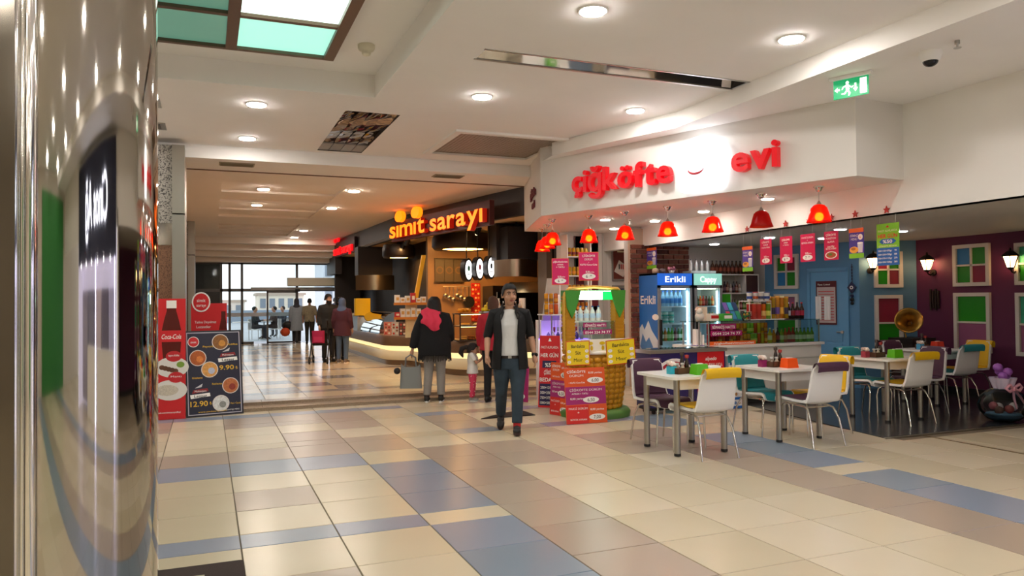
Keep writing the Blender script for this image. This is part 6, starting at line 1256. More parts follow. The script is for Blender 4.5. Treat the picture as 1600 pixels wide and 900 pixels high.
t = thing('bakery_column', 'brown panelled column at the right end of the bakery', 'column', (5.98, 12.98, .1)); mb = MB(); mb.box(0, .12, 0, .4, 0, ZB-.1, mat('#6a5a4c', .5)); mb.build('shaft', t); mb = MB(); mb.box(-.01, .13, -.01, .41, 0, .1, DARKM); mb.build('foot', t)
mb = MB(); mb.box(0, 1.3, 0, .5, 0, .65, DKB2); tag(mb.build('ceiling_bulkhead', loc=(5.5, 13.75, ZB-.75)), 'dark bulkhead box above the right steel hood', 'bulkhead')
# left rear bar with flowers
t = thing('rear_bar', 'low dark bar with cream top at the rear left of the bakery', 'bar', (4.1, 22.6, .1)); mb = MB(); mb.box(0, .75, 0, 3.2, 0, 1.0, DKB); mb.build('body', t); mb = MB(); mb.box(-.05, .8, -.05, 3.25, 1.0, 1.05, mat('#d8c8a8', .4)); mb.build('top', t)
t = thing('flower_bouquet', 'round bouquet of orange and yellow flowers on the rear bar', 'bouquet', (4.3, 22.9, 1.15)); mb = MB(); mb.lathe([(0, 0), (.09, 0), (.12, .1), (.1, .1)], WH, n=14); mb.build('bowl', t)
for k in range(12): mb = MB(); a = k*2.4; r = .12*math.sqrt(k/12); mb.ball((r*math.cos(a), r*math.sin(a), .2-.4*r), .055, mat(['#e8901c', '#d8b020', '#c85a1c'][k % 3], .6), 8, 6); mb.build('bloom', t)
# ================================================================== left: poster boards by the pillar
def lez(mb, w, h):
    mb.rect(w*.03, h*.02, w*.97, h*.98, mat('#b8b4c0', .5), .001); mb.rect(w*.045, h*.03, w*.955, h*.97, mat('#14122c', .4), .002)
    G_ = mat('#e0b02a', .5); mb.disc(w*.15, h*.87, w*.1, WH, z=.003); mb.disc(w*.15, h*.87, w*.088, REDP, z=.004); mb.text('simit', w*.15, h*.855, h*.035, WH, .005, wide=w*.1)
    foods = [(.62, .86, '#8a5a2a', '#c88a3a'), (.22, .68, '#b05a24', '#d8803a'), (.42, .54, '#d89a50', '#b8bccc'), (.78, .34, '#b86a3a', '#8a3020'), (.6, .14, '#e0dcd4', '#8a8a84')]
    for x, y, c, c2 in foods: mb.disc(w*x, h*y, w*.15, mat('#d8d0c8', .5), z=.003); mb.disc(w*x, h*y, w*.135, mat(c, .6, noise=.5, scale=40), z=.004); mb.disc(w*(x+.03), h*(y-.015), w*.06, mat(c2, .6, noise=.4, scale=50), z=.005)
    for x, y in ((.75, .65), (.25, .24)):
        mb.poly([(w*(x-.17), h*(y-.03)), (w*(x+.17), h*(y-.01)), (w*(x+.16), h*(y+.03)), (w*(x-.18), h*(y+.015))], WH, .004); mb.text('Lezzet', w*x, h*(y-.018), h*.045, BLK, .006, wide=w*.22, bold=.03)
        mb.poly([(w*(x-.15), h*(y+.03)), (w*(x+.14), h*(y+.05)), (w*(x+.12), h*(y+.085)), (w*(x-.12), h*(y+.07))], mat('#8a1a20', .5), .005); mb.text('Muhteşem', w*x, h*(y+.045), h*.03, WH, .006, wide=w*.2)
        mb.poly([(w*(x-.1), h*(y+.09)), (w*(x+.04), h*(y+.14)), (w*(x+.02), h*(y+.1))], mat('#c8c4c8', .5), .004)
    mb.text('9.90', w*.72, h*.53, h*.075, G_, .006, wide=w*.26, bold=.03); mb.text('₺', w*.9, h*.53, h*.05, G_, .006); mb.text('12.90', w*.22, h*.12, h*.085, G_, .006, wide=w*.3, bold=.03); mb.text('₺', w*.42, h*.13, h*.05, G_, .006)
    for x, y, s in ((.4, .8, 'Peynirli'), (.84, .82, 'Köfte'), (.2, .44, 'Gözleme'), (.54, .36, 'Salata'), (.86, .12, 'Mantı + İçecek')): mb.text(s, w*x, h*y, h*.03, G_, .005, bold=.02, wide=w*.18)
    mb.text('www.simitsarayi.com', w*.45, h*.045, h*.025, G_, .005, wide=w*.5); mb.text('AVANTAJLI MENÜ', w*.8, h*.05, h*.022, WH, .005, wide=w*.25)
card('menu_easel', 'dark menu board with dishes and prices 9.90 and 12.90', (-.25, 10.73, .003), (.985, .17, 0), .72, 1.14, mat('#1a1620', .4), lez, 'sign', th=.03, ydir=(-.07, .14, 1))
def cola(mb, w, h):
    D = mat('#5a160f', .25); mb.rect(0, h*.3, w, h, REDP, .001); b = lambda pts, m, z: mb.poly([(w*x, h*y) for x, y in pts], m, z)
    b([(.34, .48), (.3, .6), (.28, .72), (.36, .82), (.44, .9), (.44, .93), (.72, .93), (.72, .9), (.8, .82), (.88, .72), (.86, .6), (.82, .48)], D, .003); mb.rect(w*.43, h*.92, w*.73, h*.985, WH, .004); mb.rect(w*.28, h*.64, w*.88, h*.735, mat('#d02028', .4), .004); mb.text('Coca-Cola', w*.58, h*.665, h*.055, WH, .006, wide=w*.58, shear=.3)
    mb.disc(w*.6, h*.43, w*.5, mat('#e0dcd6', .5), h*.085, .005)
    for k in range(5): mb.disc(w*(.3+.1*k), h*(.43-.008*k), w*.085, mat('#6a4430', .6), h*.02, .006)
    mb.disc(w*.85, h*.45, w*.12, mat('#7a9a3a', .6), h*.025, .006); mb.disc(w*.55, h*.24, w*.5, mat('#e0dcd6', .5), h*.085, .005); mb.disc(w*.45, h*.24, w*.34, mat('#c9bfae', .6, noise=.5, scale=60), h*.045, .006)
    for x, y, s in ((.65, .52, 'Izgara Köfte'), (.72, .345, 'Mantı')): mb.disc(w*x, h*y, w*.24, mat('#c02028', .5), h*.045, .007); mb.text(s, w*x, h*y, h*.022, WH, .009, wide=w*.32)
    mb.text('facebook.com/simitsarayioffical', w*.45, h*.05, h*.02, WH, .004, wide=w*.8); mb.rect(0, 0, w, h*.14, REDP, .0035)
card('cola_poster', 'red poster stand with cola bottle and plates beside the dark menu', (-.66, 10.7, .003), (1, -.02, 0), .4, 1.56, REDP, cola, 'poster', th=.02, ydir=(0, .03, 1))
t = card('cutout_stand', 'red standee with round badge and cola bottle behind the dark menu', (-.22, 12.2, .62), (1, .0, 0), .5, .88, REDP, lambda mb, w, h: (mb.text('Tadına Doyulmaz', w*.4, h*.66, h*.06, WH, wide=w*.6), mb.text('Lezzetler', w*.35, h*.58, h*.06, WH, wide=w*.4), mb.text('Delicious Taste', w*.36, h*.48, h*.045, WH, wide=w*.5), mb.disc(w*.55, h*.14, w*.2, mat('#c89a5a', .6)),
      mb.poly([(w*.78, h*.05), (w*.76, h*.5), (w*.84, h*.74), (w*.84, h*.86), (w*.96, h*.86), (w*.96, h*.74), (w*1.02, h*.5), (w, h*.05)], mat('#5a160f', .25), .004), mb.rect(w*.77, h*.4, w*1.01, h*.54, REDP, .005), mb.text('Cola', w*.89, h*.44, h*.07, WH, .007, wide=w*.2, shear=.3)), 'sign', th=.02)
mb = MB(); mb.T = frame_T((0, 0, 0), (1, 0, 0)); mb.prism([(.14+.13*math.cos(a*PI/12), .9+.15*math.sin(a*PI/12)) for a in range(24)], -.01, .01, WH); mb.disc(.14, .9, .11, REDP, .13, .011); mb.text('simit', .14, .9, .07, WH, .013, wide=.12); mb.text('sarayı', .14, .83, .06, WH, .013, wide=.13); mb.build('badge', t)
mb = MB(); mb.cyl((.25, .02, -.52), (.25, .02, .02), .02, STEEL, n=8); mb.cyl((.25, .02, -.52), (.25, .02, -.5), .18, STEEL, n=20); mb.build('stand', t)
# ================================================================== people
def remesh(mb, vox=.012, smooth=6, fac=.5):
    me = bpy.data.meshes.new('r'); me.from_pydata([tuple(v) for v in mb.v], [], mb.f); o = bpy.data.objects.new('r', me)
    m = o.modifiers.new('a', 'REMESH'); m.mode = 'VOXEL'; m.voxel_size = vox; m.use_smooth_shade = True
    q = o.modifiers.new('b', 'SMOOTH'); q.iterations = smooth; q.factor = fac
    r = tmp_mesh(o); bpy.data.meshes.remove(me); return r
def soft(mb, mt, vox=.012, smooth=6):
    vs, fs = remesh(mb, vox, smooth); o = MB(); o.add(vs, fs, mt, True); return o
def rings(mb, secs, m, n=20, a0=0, a1=2*PI, cap=True):
    """loft of elliptical sections (cx, cy, z, rx, ry)"""
    full = abs(a1-a0-2*PI) < 1e-6; vs = []; k = len(secs); N = n if full else n+1
    for i in range(N):
        t = a0+(a1-a0)*i/n
        for cx, cy, z, rx, ry in secs: vs.append((cx+rx*math.sin(t), cy-ry*math.cos(t), z))
    mb.add(vs, [(i*k+j, ((i+1) % N)*k+j, ((i+1) % N)*k+j+1, i*k+j+1) for i in range(n) for j in range(k-1)], m, True)
    if cap and full: mb.add(vs, [tuple(i*k for i in range(n-1, -1, -1)), tuple(i*k+k-1 for i in range(n))], m)
def lerp(a, b, t): return Vector(a)*(1-t)+Vector(b)*t
SKIN = mat('#b98a6e', .55); J0 = dict(hipR=(-.09, 0, .92), hipL=(.09, 0, .92), kneeR=(-.1, -.01, .5), kneeL=(.1, -.01, .5), ankR=(-.1, .02, .09), ankL=(.1, .02, .09), toeR=(-.12, -.15, .03), toeL=(.12, -.15, .03),
    shR=(-.18, .01, 1.4), shL=(.18, .01, 1.4), elR=(-.235, .03, 1.13), elL=(.235, .03, 1.13), wrR=(-.25, -.05, .9), wrL=(.25, -.05, .9), haR=(-.25, -.08, .8), haL=(.25, -.08, .8), head=(0, -.02, 1.6), chest=(0, 0, 1.25), pelvis=(0, 0, .95))
def hand(mb, wr, tip, side, r=1.0, curl=.35):
    """palm, four bent fingers of different length and a thumb from the palm's side"""
    wr = Vector(wr); d = (Vector(tip)-wr).normalized(); ax = Vector((0, -1, 0)); ax = (ax-d*ax.dot(d)).normalized(); nrm = d.cross(ax)*side
    c = wr+d*.05*r
    mb.tube([wr-d*.02, wr, wr+d*.03*r, wr+d*.075*r, wr+d*.095*r], [.024*r, .024*r, .031*r, .034*r, .028*r], SKIN, 10)
    for i, L in enumerate((.062, .072, .067, .052)):
        b = wr+d*.088*r+ax*(.028-.019*i)*r; L *= r; m1 = b+d*L*.5-nrm*L*.12; m2 = m1+(d*(1-curl)-nrm*curl).normalized()*L*.55
        mb.tube([b-d*.015, b, m1, m2], [.0095*r, .0095*r, .009*r, .0075*r], SKIN, 7)
    b = wr+d*.03*r+ax*.026*r; m1 = b+(d*.6+ax*.7-nrm*.2).normalized()*.034*r; mb.tube([b-ax*.01, b, m1, m1+(d*.95+ax*.1-nrm*.3).normalized()*.03*r], [.012*r, .012*r, .0105*r, .008*r], SKIN, 7)
def body_mesh(J, hd, vox, headyaw=0, female=False):
    mb = MB()
    rings(mb, [(0, 0, .86+J.get('pz', 0), .13, .1), (0, 0, .95+J.get('pz', 0), .155, .105), (0, 0, 1.08, .125, .09), (0, 0, 1.25, .15, .1), (0, .01, 1.36, .15, .085), (0, .01, 1.42, .085, .06), (0, .0, 1.48, .052, .05)], SKIN)
    nk = Vector(J['head']); mb.tube([(0, .015, 1.42), (0, .012, 1.48), nk-Vector((0, -.02, .07))], [.062, .054, .054], SKIN, 14)
    for s in 'RL':
        h, k, a, t = (Vector(J[q+s]) for q in ('hip', 'knee', 'ank', 'toe'))
        mb.tube([h+Vector((0, 0, .02)), lerp(h, k, .35), k, lerp(k, a, .35), a], [.085, .075, .052, .055, .036], SKIN, 12); mb.tube([a+Vector((0, .02, -.03)), a+Vector((0, 0, -.03)), lerp(a+Vector((0, 0, -.03)), t, .7)], [.028, .028, .016], SKIN, 10)
        sh, e, w, ha = (Vector(J[q+s]) for q in ('sh', 'el', 'wr', 'ha'))
        mb.tube([sh+Vector((.06 if s == 'R' else -.06, 0, -.025)), sh+Vector((0, 0, -.015)), lerp(sh, e, .5), e, lerp(e, w, .35), w], [.04, .048, .043, .038, .038, .025], SKIN, 12); hand(mb, w, ha, 1 if s == 'R' else -1)
    # head, turned on the neck
    T = mb.T; mb.T = Matrix.Translation(nk) @ Euler((0, 0, headyaw)).to_matrix().to_4x4() @ Matrix.Scale(J.get('hs', 1), 4)
    mb.ball((0, .012, .03), (.074, .092, .088), SKIN, 20, 14); mb.ball((0, -.02, -.03), (.06, .068, .078), SKIN, 18, 12); mb.ball((0, -.045, -.083), (.034, .036, .026), SKIN, 12, 8)
    mb.tube([(0, -.086, .022), (0, -.098, -.004), (0, -.108, -.024), (0, -.088, -.032)], [.009, .011, .014, .012], SKIN, 8); mb.ball((-.013, -.088, -.028), .01, SKIN); mb.ball((.013, -.088, -.028), .01, SKIN)
    for x in (-1, 1): mb.ball((x*.076, .012, -.004), (.012, .022, .032), SKIN, 10, 8); mb.ball((x*.042, -.06, -.03), (.022, .022, .022), SKIN); mb.ball((x*.03, -.074, .032), (.028, .014, .009), SKIN)
    mb.ball((0, -.08, -.056), (.026, .014, .014), SKIN); mb.T = T
    return soft(mb, SKIN, vox, 4)
def face(t, J, headyaw, beard=None, brow='#2a1c14'):
    nk = Vector(J['head']); M_ = Matrix.Translation(nk) @ Euler((0, 0, headyaw)).to_matrix().to_4x4() @ Matrix.Scale(J.get('hs', 1), 4)
    for x in (-1, 1):
        mb = MB(); mb.T = M_; mb.ball((x*.03, -.0785, .012), (.0125, .006, .006), mat('#cfc6bf', .3), 10, 8); mb.ball((x*.03, -.085, .012), (.0065, .0045, .0062), mat('#1c120c', .2), 8, 6); mb.build('eye', t)
        mb = MB(); mb.T = M_; mb.tube([(x*.012, -.092, .031), (x*.03, -.092, .037), (x*.05, -.08, .03)], [.0045, .005, .003], mat(brow, .8), 6); mb.build('eyebrow', t)
    mb = MB(); mb.T = M_; mb.tube([(-.024, -.088, -.056), (-.01, -.0955, -.053), (0, -.0965, -.055), (.01, -.0955, -.053), (.024, -.088, -.056)], [.003, .006, .006, .006, .003], mat('#8c4a40', .5), 6); mb.tube([(-.02, -.089, -.06), (0, -.096, -.065), (.02, -.089, -.06)], [.003, .006, .003], mat('#9a564a', .5), 6); mb.build('lips', t)
def hair_short(J, headyaw, m, vox=.009, front=.055, back=-.05, vol=1.0):
    """hair cap: crown, sides and nape, open over the face"""
    nk = Vector(J['head']); mb = MB()
    def fn(u, v):
        a = u*2*PI; ph = v*PI*.5
        c_ = math.cos(a); side = -.012; low = front if c_ > .72 else (front+(side-front)*(.72-c_)/.4 if c_ > .32 else (side if c_ > -.2 else (back if c_ < -.5 else side+(back-side)*(-.2-c_)/.3)))
        z = low+(.128*vol-low)*math.sin(ph); q = math.cos(ph)**.75; return (.084*vol*q*math.sin(a), .012-.105*vol*q*math.cos(a)*(.95 if math.cos(a) > 0 else 1.0), z)
    mb.T = Matrix.Translation(nk) @ Euler((0, 0, headyaw)).to_matrix().to_4x4() @ Matrix.Scale(J.get('hs', 1), 4); mb.grid(fn, 36, 12, m, True); return mb
def shoe(t, J, s, m, sole):
    a = Vector(J['ank'+s]); to = Vector(J['toe'+s]); d = to-a; d.z = 0; yaw = math.atan2(d.x, -d.y); pitch = math.atan2(-(to.z-.03)+(a.z-.09), max(d.length, .05))
    T = Matrix.Translation((a.x, a.y, a.z-.09)) @ Euler((0, 0, -yaw*-1)).to_matrix().to_4x4() @ Euler((pitch*.8, 0, 0)).to_matrix().to_4x4()
    mb = MB(); mb.T = T; mb.ball((0, -.105, .04), (.046, .085, .036), m, 14, 8); mb.ball((0, -.03, .052), (.044, .09, .046), m, 14, 8); mb.ball((0, .045, .055), (.042, .052, .052), m, 14, 8); mb.cyl((0, .02, .06), (0, .02, .115), .044, m, n=14); o = mb.build('shoe', t)
    mb = MB(); mb.T = T; pts = [(.04*math.sin(q*PI/8)*(1.12 if math.cos(q*PI/8) > 0 else .9), -.045-.14*math.cos(q*PI/8)) for q in range(16)]; mb.prism(pts, .0, .026, sole, True); mb.build('sole', o)
def trousers(J, m, w=1.0, vox=.011, cuff=.97, top=1.0):
    pz = J.get('pz', 0); mb = MB(); rings(mb, [(0, 0, .84+pz, .15*w, .11*w), (0, 0, .92+pz, .168*w, .12*w), (0, 0, top+pz, .158*w, .112*w)], m)
    for s in 'RL':
        h, k, a = (Vector(J[q+s]) for q in ('hip', 'knee', 'ank')); e = lerp(k, a, cuff); mb.tube([h+Vector((0, 0, .02)), lerp(h, k, .3), lerp(h, k, .7), k, lerp(k, a, .4), e], [.1*w, .1*w, .08*w, .068*w, .064*w, .058*w], m, 14)
    return soft(mb, m, vox, 5)
def sleeves(mb, J, m, end=1.0, w=1.0):
    for s in 'RL':
        sh, e, wr = (Vector(J[q+s]) for q in ('sh', 'el', 'wr')); P_ = [sh+Vector((.08 if s == 'R' else -.08, 0, .0)), sh+Vector((0, 0, -.012)), lerp(sh, e, .5)]; r_ = [.058*w, .07*w, .064*w]
        if end <= .5: P_.append(lerp(sh, e, end*2)); r_.append(.06*w)
        else: P_ += [e, lerp(e, wr, (end-.5)*2)]; r_ += [.054*w, .045*w]
        mb.tube(P_, r_, m, 14)
def torso(mb, m, low, w=1.0, flare=1.0, neck=1.475):
    rings(mb, [(0, 0, low, .175*w*flare, .125*w*flare), (0, 0, (low+1.05)/2, .17*w*(1+flare)/2, .122*w*(1+flare)/2), (0, 0, 1.1, .158*w, .115*w), (0, 0, 1.25, .178*w, .125*w), (0, .01, 1.37, .18*w, .11*w), (0, .012, 1.43, .12*w, .085*w), (0, .012, neck, .068, .062)], m)
def person(label, x, y, z, rz, s, J=None, headyaw=0, vox=.011, group=None, skin=True):
    t = thing('person', label, 'person', (x, y, z), rz, group); t.scale = (s, s, s); JJ = dict(J0); JJ.update(J or {}); body_mesh(JJ, None, vox, headyaw).build('body', t); return t, JJ
# --- the man walking towards the viewer
J = dict(hs=1.08, pz=-.1, hipR=(-.09, 0, .82), hipL=(.09, 0, .82), kneeR=(-.105, .07, .46), ankR=(-.115, .3, .16), toeR=(-.12, .17, .03), kneeL=(.085, -.1, .46), ankL=(.075, -.16, .1), toeL=(.07, -.34, .05), elR=(-.26, .03, 1.12), wrR=(-.265, -.1, .9), haR=(-.25, -.15, .8), elL=(.25, .07, 1.13), wrL=(.285, -.0, .9), haL=(.3, -.04, .8), head=(.0, -.03, 1.6))
t, J = person('young man in black jacket, white shirt and jeans walking towards the viewer', 3.2, 7.97, 0, -.38, .972, J, .28, .0075)
face(t, J, .28); hair_short(J, .28, mat('#0f0b09', .65, bump=.4, scale=150), front=.068, back=-.035, vol=1.02).build('hair', t)
WS = mat('#d9d6d4', .8, noise=.06, scale=11, bump=.7); mb = MB(); torso(mb, WS, .85, .97, 1.0, 1.44); soft(mb, WS, .01, 5).build('shirt', t)
JE = mat('#2f3c48', .85, noise=.3, scale=9, bump=.8); trousers(J, JE, 1.06, .0095, .93).build('jeans', t)
mb = MB(); rings(mb, [(0, 0, .868, .178, .131), (0, 0, .9, .178, .131)], mat('#2a1d16', .5), 28, cap=False); bl = mb.build('belt', t); mb = MB(); mb.cbox((0, -.134, .884), (.04, .01, .03), STEEL); mb.build('buckle', bl)
JK = mat('#0d0c0e', .8, noise=.2, scale=30); mb = MB(); S_ = [(0, .005, .74, .218, .165), (0, .005, .92, .205, .155), (0, .005, 1.1, .185, .138), (0, .005, 1.25, .2, .143), (0, .012, 1.37, .2, .126), (0, .02, 1.44, .125, .1), (0, .02, 1.47, .09, .085)]
for k_, off in ((0, 0), (1, -.012)):
    sec = [(a, b, z, rx+off, ry+off) for a, b, z, rx, ry in S_]; N = 30; vs = []; kk = len(sec)
    for i in range(N+1):
        for j, (cx, cy, z, rx, ry) in enumerate(sec):
            g = R(34) if z > 1.3 else R(30); tt = g+(2*PI-2*g)*i/N; vs.append((cx+rx*math.sin(tt), cy-ry*math.cos(tt)-(.02 if i in (0, N) else 0), z+.004*math.sin(i*2.1)))
    mb.add(vs, [(i*kk+j, (i+1)*kk+j, (i+1)*kk+j+1, i*kk+j+1) for i in range(N) for j in range(kk-1)], JK, True)
jk = mb.build('jacket', t); mb = MB(); sleeves(mb, J, JK, .56, 1.0); soft(mb, JK, .01, 4).build('sleeves', jk)
mb = MB()
for s in (-1, 1): mb.tube([(s*.02, .1, 1.49), (s*.075, .05, 1.495), (s*.085, -.03, 1.47), (s*.075, -.1, 1.4), (s*.095, -.125, 1.32)], [.012, .014, .014, .015, .006], JK, 8)
mb.build('collar', jk)
for s in 'RL': shoe(t, J, s, mat('#191616', .6), mat('#3a2420', .7)); a = Vector(J['ank'+s]); mb = MB(); mb.cyl(a+Vector((0, 0, -.01)), a+Vector((0, 0, .05)), .045, mat('#b02428', .8), n=14); mb.build('sock', t)
w_ = Vector(J['wrL']); mb = MB(); d = (Vector(J['haL'])-w_).normalized(); mb.cyl(w_-d*.015, w_+d*.015, .031, BLACK, n=16); wt = mb.build('watch', t); mb = MB(); mb.cyl(w_+Vector((.02, -.018, 0)), w_+Vector((.03, -.028, 0)), .02, mat('#30302f', .2, .6), n=14); mb.build('dial', wt)
# --- woman in black seen from behind
BKK = mat('#121113', .9, noise=.3, scale=40); RZB = math.pi-.3
t, J = person('woman in black fringed poncho and grey trousers seen from behind', 3.15, 10.86, 0, RZB, .91, dict(elR=(-.26, .02, 1.12), wrR=(-.27, -.1, 1.0), haR=(-.22, -.18, 1.0), elL=(.31, .04, 1.1), wrL=(.36, .02, .86), haL=(.38, .0, .77), ankR=(-.1, .02, .09), ankL=(.13, .02, .09)), -.4)
trousers(J, mat('#8b857f', .85, noise=.08, scale=20), 1.12, .012, .95).build('trousers', t)
mb = MB(); rings(mb, [(0, 0, .76, .27, .2), (0, 0, .9, .275, .2), (0, 0, 1.1, .26, .185), (0, .0, 1.28, .25, .17), (0, .01, 1.4, .2, .13), (0, .01, 1.47, .1, .09)], BKK); sleeves(mb, J, BKK, .95, 1.35); pc = soft(mb, BKK, .013, 6).build('poncho', t)
mb = MB(); rr = random.Random(2)
for k in range(70): a = k/70*2*PI; x, y = .262*math.sin(a), .192*math.cos(a); mb.tube([(x, y, .79), (x*1.02, y*1.02, .72), (x*1.01+rr.uniform(-.012, .012), y*1.01, .67+rr.uniform(-.015, .02))], [.009, .007, .003], BKK, 4)
o = mb.build('fringe', pc); o['kind'] = 'stuff'
mb = MB(); mb.T = Matrix.Translation((0, -.02, 0)); rings(mb, [(.05, .08, 1.18, .1, .06), (.03, .07, 1.32, .13, .1), (0, .04, 1.45, .125, .11), (0, .01, 1.58, .115, .125), (0, .01, 1.67, .1, .115), (0, .01, 1.725, .055, .065)], mat('#1a1210', .7)); soft(mb, mat('#0d0908', .6, bump=.5, scale=120), .012, 4).build('hair', t)
PS = mat('#d2344f', .85, noise=.08, scale=20); mb = MB()
mb.grid(lambda u, v: (-.1+.3*u+.02*math.sin(v*9), .135+.075*math.sin(v*2.2)+.02*math.sin(u*17)*v, 1.47-.27*v+.03*math.sin(u*PI)*(1-v)-.05*math.sin(u*5)*v+.04*u), 20, 14, PS); mb.grid(lambda u, v: (-.1+.3*u, .14*v-.12*(1-v)+.0*u, 1.43+.075*math.sin(v*PI)+.06*math.sin(u*PI)), 14, 10, PS); mb.build('shawl', t)
for s in 'RL': shoe(t, J, s, mat('#151414', .6), mat('#e0dcd8', .6))
t = thing('handbag', 'grey tote bag with black pompom held by the woman in black', 'bag', (2.81, 10.96, .21), RZB); BG = mat('#7d7f7c', .6); mb = MB()
mb.grid(lambda u, v: ((.165-.02*v)*math.copysign(abs(math.cos(u*2*PI))**.5, math.cos(u*2*PI)), (.07-.035*v)*math.copysign(abs(math.sin(u*2*PI))**.5, math.sin(u*2*PI)), .34*v-(.03*math.cos(u*4*PI)*-1 if v > .95 else 0)), 28, 8, BG, True); mb.rbox(-.165, .165, -.07, .07, 0, .01, BG, .04); mb.build('body', t)
for sy in (-1, 1): mb = MB(); mb.tube([(-.08, sy*.035, .32), (-.07, sy*.03, .45), (0, sy*.02, .5), (.07, sy*.03, .45), (.08, sy*.035, .32)], .011, mat('#6a6c6a', .5), 8); mb.build('handle', t)
mb = MB(); mb.ball((.2, .03, .26), .05, BLACK, 12, 8); mb.build('pompom', t)
# --- little girl
t, J = person('small girl in white shirt and pink dotted leggings reaching up', 3.69, 10.7, 0, 1.1, .5, dict(elR=(-.2, -.16, 1.14), wrR=(-.1, -.3, 1.3), haR=(-.06, -.36, 1.42), elL=(.2, -.16, 1.14), wrL=(.1, -.3, 1.28), haL=(.06, -.36, 1.4), head=(0, -.02, 1.54), hs=1.5), .1, .014)
bo = KIDS[t.name][0]
WG = mat('#d8d2cc', .85, noise=.05, scale=20); mb = MB(); torso(mb, WG, .82, 1.25, 1.15, 1.44); sleeves(mb, J, WG, .34, 1.2); sh_ = soft(mb, WG, .016, 5).build('shirt', t); mb = MB(); mb.T = frame_T((.02, -.155, .98), (1, 0, 0)); mb.text('LOVE', 0, 0, .09, mat('#34344a', .7), .012, wide=.16); mb.build('print', sh_)
PKL = mat('#d23a5c', .8); trousers(J, PKL, 1.2, .016, .93, .95).build('leggings', t)
mb = MB(); rr = random.Random(9)
for k in range(60):
    s = rr.choice('RL'); f = rr.random(); h, kn, a = (Vector(J[q+s]) for q in ('hip', 'knee', 'ank')); c = lerp(h, kn, f*2) if f < .5 else lerp(kn, a, f*2-1); q = (.1-.04*f)*1.2; th = rr.uniform(0, 2*PI); mb.ball(c+Vector((q*math.cos(th), q*math.sin(th), 0)), .011, WH, 6, 4)
o = mb.build('leggings_dots', t); o['kind'] = 'stuff'
for s in 'RL': shoe(t, J, s, mat('#8c8680', .6), mat('#e6e2de', .6))
HB = mat('#1e1512', .7); face(t, J, .1); hd = hair_short(J, .1, HB, front=.05, back=-.06, vol=1.06); T_ = hd.T; hd.ball((0, .13, .045), (.05, .05, .05), HB); hd.tube([(0, .14, .05), (0, .22, .02), (0, .24, -.07), (0, .2, -.16)], [.035, .055, .055, .012], HB, 10); hd.build('hair', t)
mb = MB(); mb.T = T_; mb.tube([(.03*math.cos(a*PI/5), .135, .05+.03*math.sin(a*PI/5)) for a in range(10)], .012, mat('#d86a80', .6), 6, True); mb.build('hair_tie', t); t.scale = (.5, .5, .5)
# --- woman in red behind the man
t, J = person('person in red top with short brown hair, half hidden behind the man', 3.93, 10.45, 0, math.pi-.7, .9, None, .3)
RT = mat('#a81c2c', .85, noise=.1, scale=15); mb = MB(); torso(mb, RT, .85, 1.15, 1.2); sleeves(mb, J, RT, .95, 1.1); soft(mb, RT, .013, 6).build('top', t); trousers(J, mat('#171618', .85), 1.0).build('trousers', t)
for s in 'RL': shoe(t, J, s, mat('#151414', .6), BLACK)
hair_short(J, .3, mat('#4a2c1c', .75, bump=.5, scale=120), front=.04, back=-.08, vol=1.13).build('hair', t)
# --- couple at the counter end with a pushchair
t, J = person('bearded man in dark jacket standing with the headscarf woman', 2.66, 18.15, .1, .2, .93, dict(elL=(.25, -.02, 1.13), wrL=(.2, -.15, .92), haL=(.17, -.2, .83)), .4, .013)
DJ = mat('#24221f', .85, noise=.2, scale=20); mb = MB(); torso(mb, DJ, .84, 1.12, 1.1); sleeves(mb, J, DJ, .95, 1.1); soft(mb, DJ, .015, 5).build('jacket', t); trousers(J, mat('#1f1f22', .85), 1.05).build('trousers', t); face(t, J, .4)
hair_short(J, .4, mat('#17110e', .7), front=.06, back=-.04, vol=1.03).build('hair', t)
mb = MB(); mb.T = Matrix.Translation(J['head']) @ Euler((0, 0, .4)).to_matrix().to_4x4(); mb.grid(lambda u, v: ((.064+.006*v)*math.sin((u-.5)*PI*1.15), -.022-.077*math.cos((u-.5)*PI*1.15)*(.85+.15*v), -.115+.075*v-.02*math.cos((u-.5)*PI)), 16, 6, mat('#1f1712', .85)); mb.build('beard', t)
for s in 'RL': shoe(t, J, s, BLACK, BLACK)
def veiled(label, x, y, z, rz, s, tun, scarf, low, legs, group=None):
    t, J = person(label, x, y, z, rz, s, None, .2, .013, group); m = mat(tun, .85, noise=.1, scale=15); mb = MB(); torso(mb, m, low, 1.18, 1.2); sleeves(mb, J, m, .95, 1.15); soft(mb, m, .015, 5).build('tunic', t); trousers(J, mat(legs, .85, noise=.1, scale=10), 1.02).build('trousers', t)
    m = mat(scarf, .8, noise=.12, scale=15); mb = MB(); rings(mb, [(0, .0, 1.3, .19, .14), (0, .01, 1.42, .15, .125), (0, .01, 1.5, .095, .1), (0, .0, 1.6, .098, .118), (0, .005, 1.69, .085, .1), (0, .01, 1.735, .04, .05)], m); soft(mb, m, .014, 4).build('headscarf', t)
    for s_ in 'RL': shoe(t, J, s_, mat('#6a5f58', .6), WH)
    return t
veiled('woman in blue headscarf, maroon tunic and jeans seen from behind', 2.9, 17.6, .1, math.pi-.5, .87, '#48202a', '#4a5a76', .72, '#51657c')
t, J = person('dark haired person standing between the bearded man and the headscarf woman', 3.0, 18.5, .1, .3, .88, None, 0, .015); mb = MB(); torso(mb, DJ, .84, 1.05); sleeves(mb, J, DJ, .95); soft(mb, DJ, .016, 5).build('coat', t); trousers(J, mat('#1a1a1c', .85), 1.0).build('trousers', t); hair_short(J, 0, mat('#120e0c', .7), front=.03, back=-.07, vol=1.1).build('hair', t)
for s in 'RL': shoe(t, J, s, BLACK, BLACK)
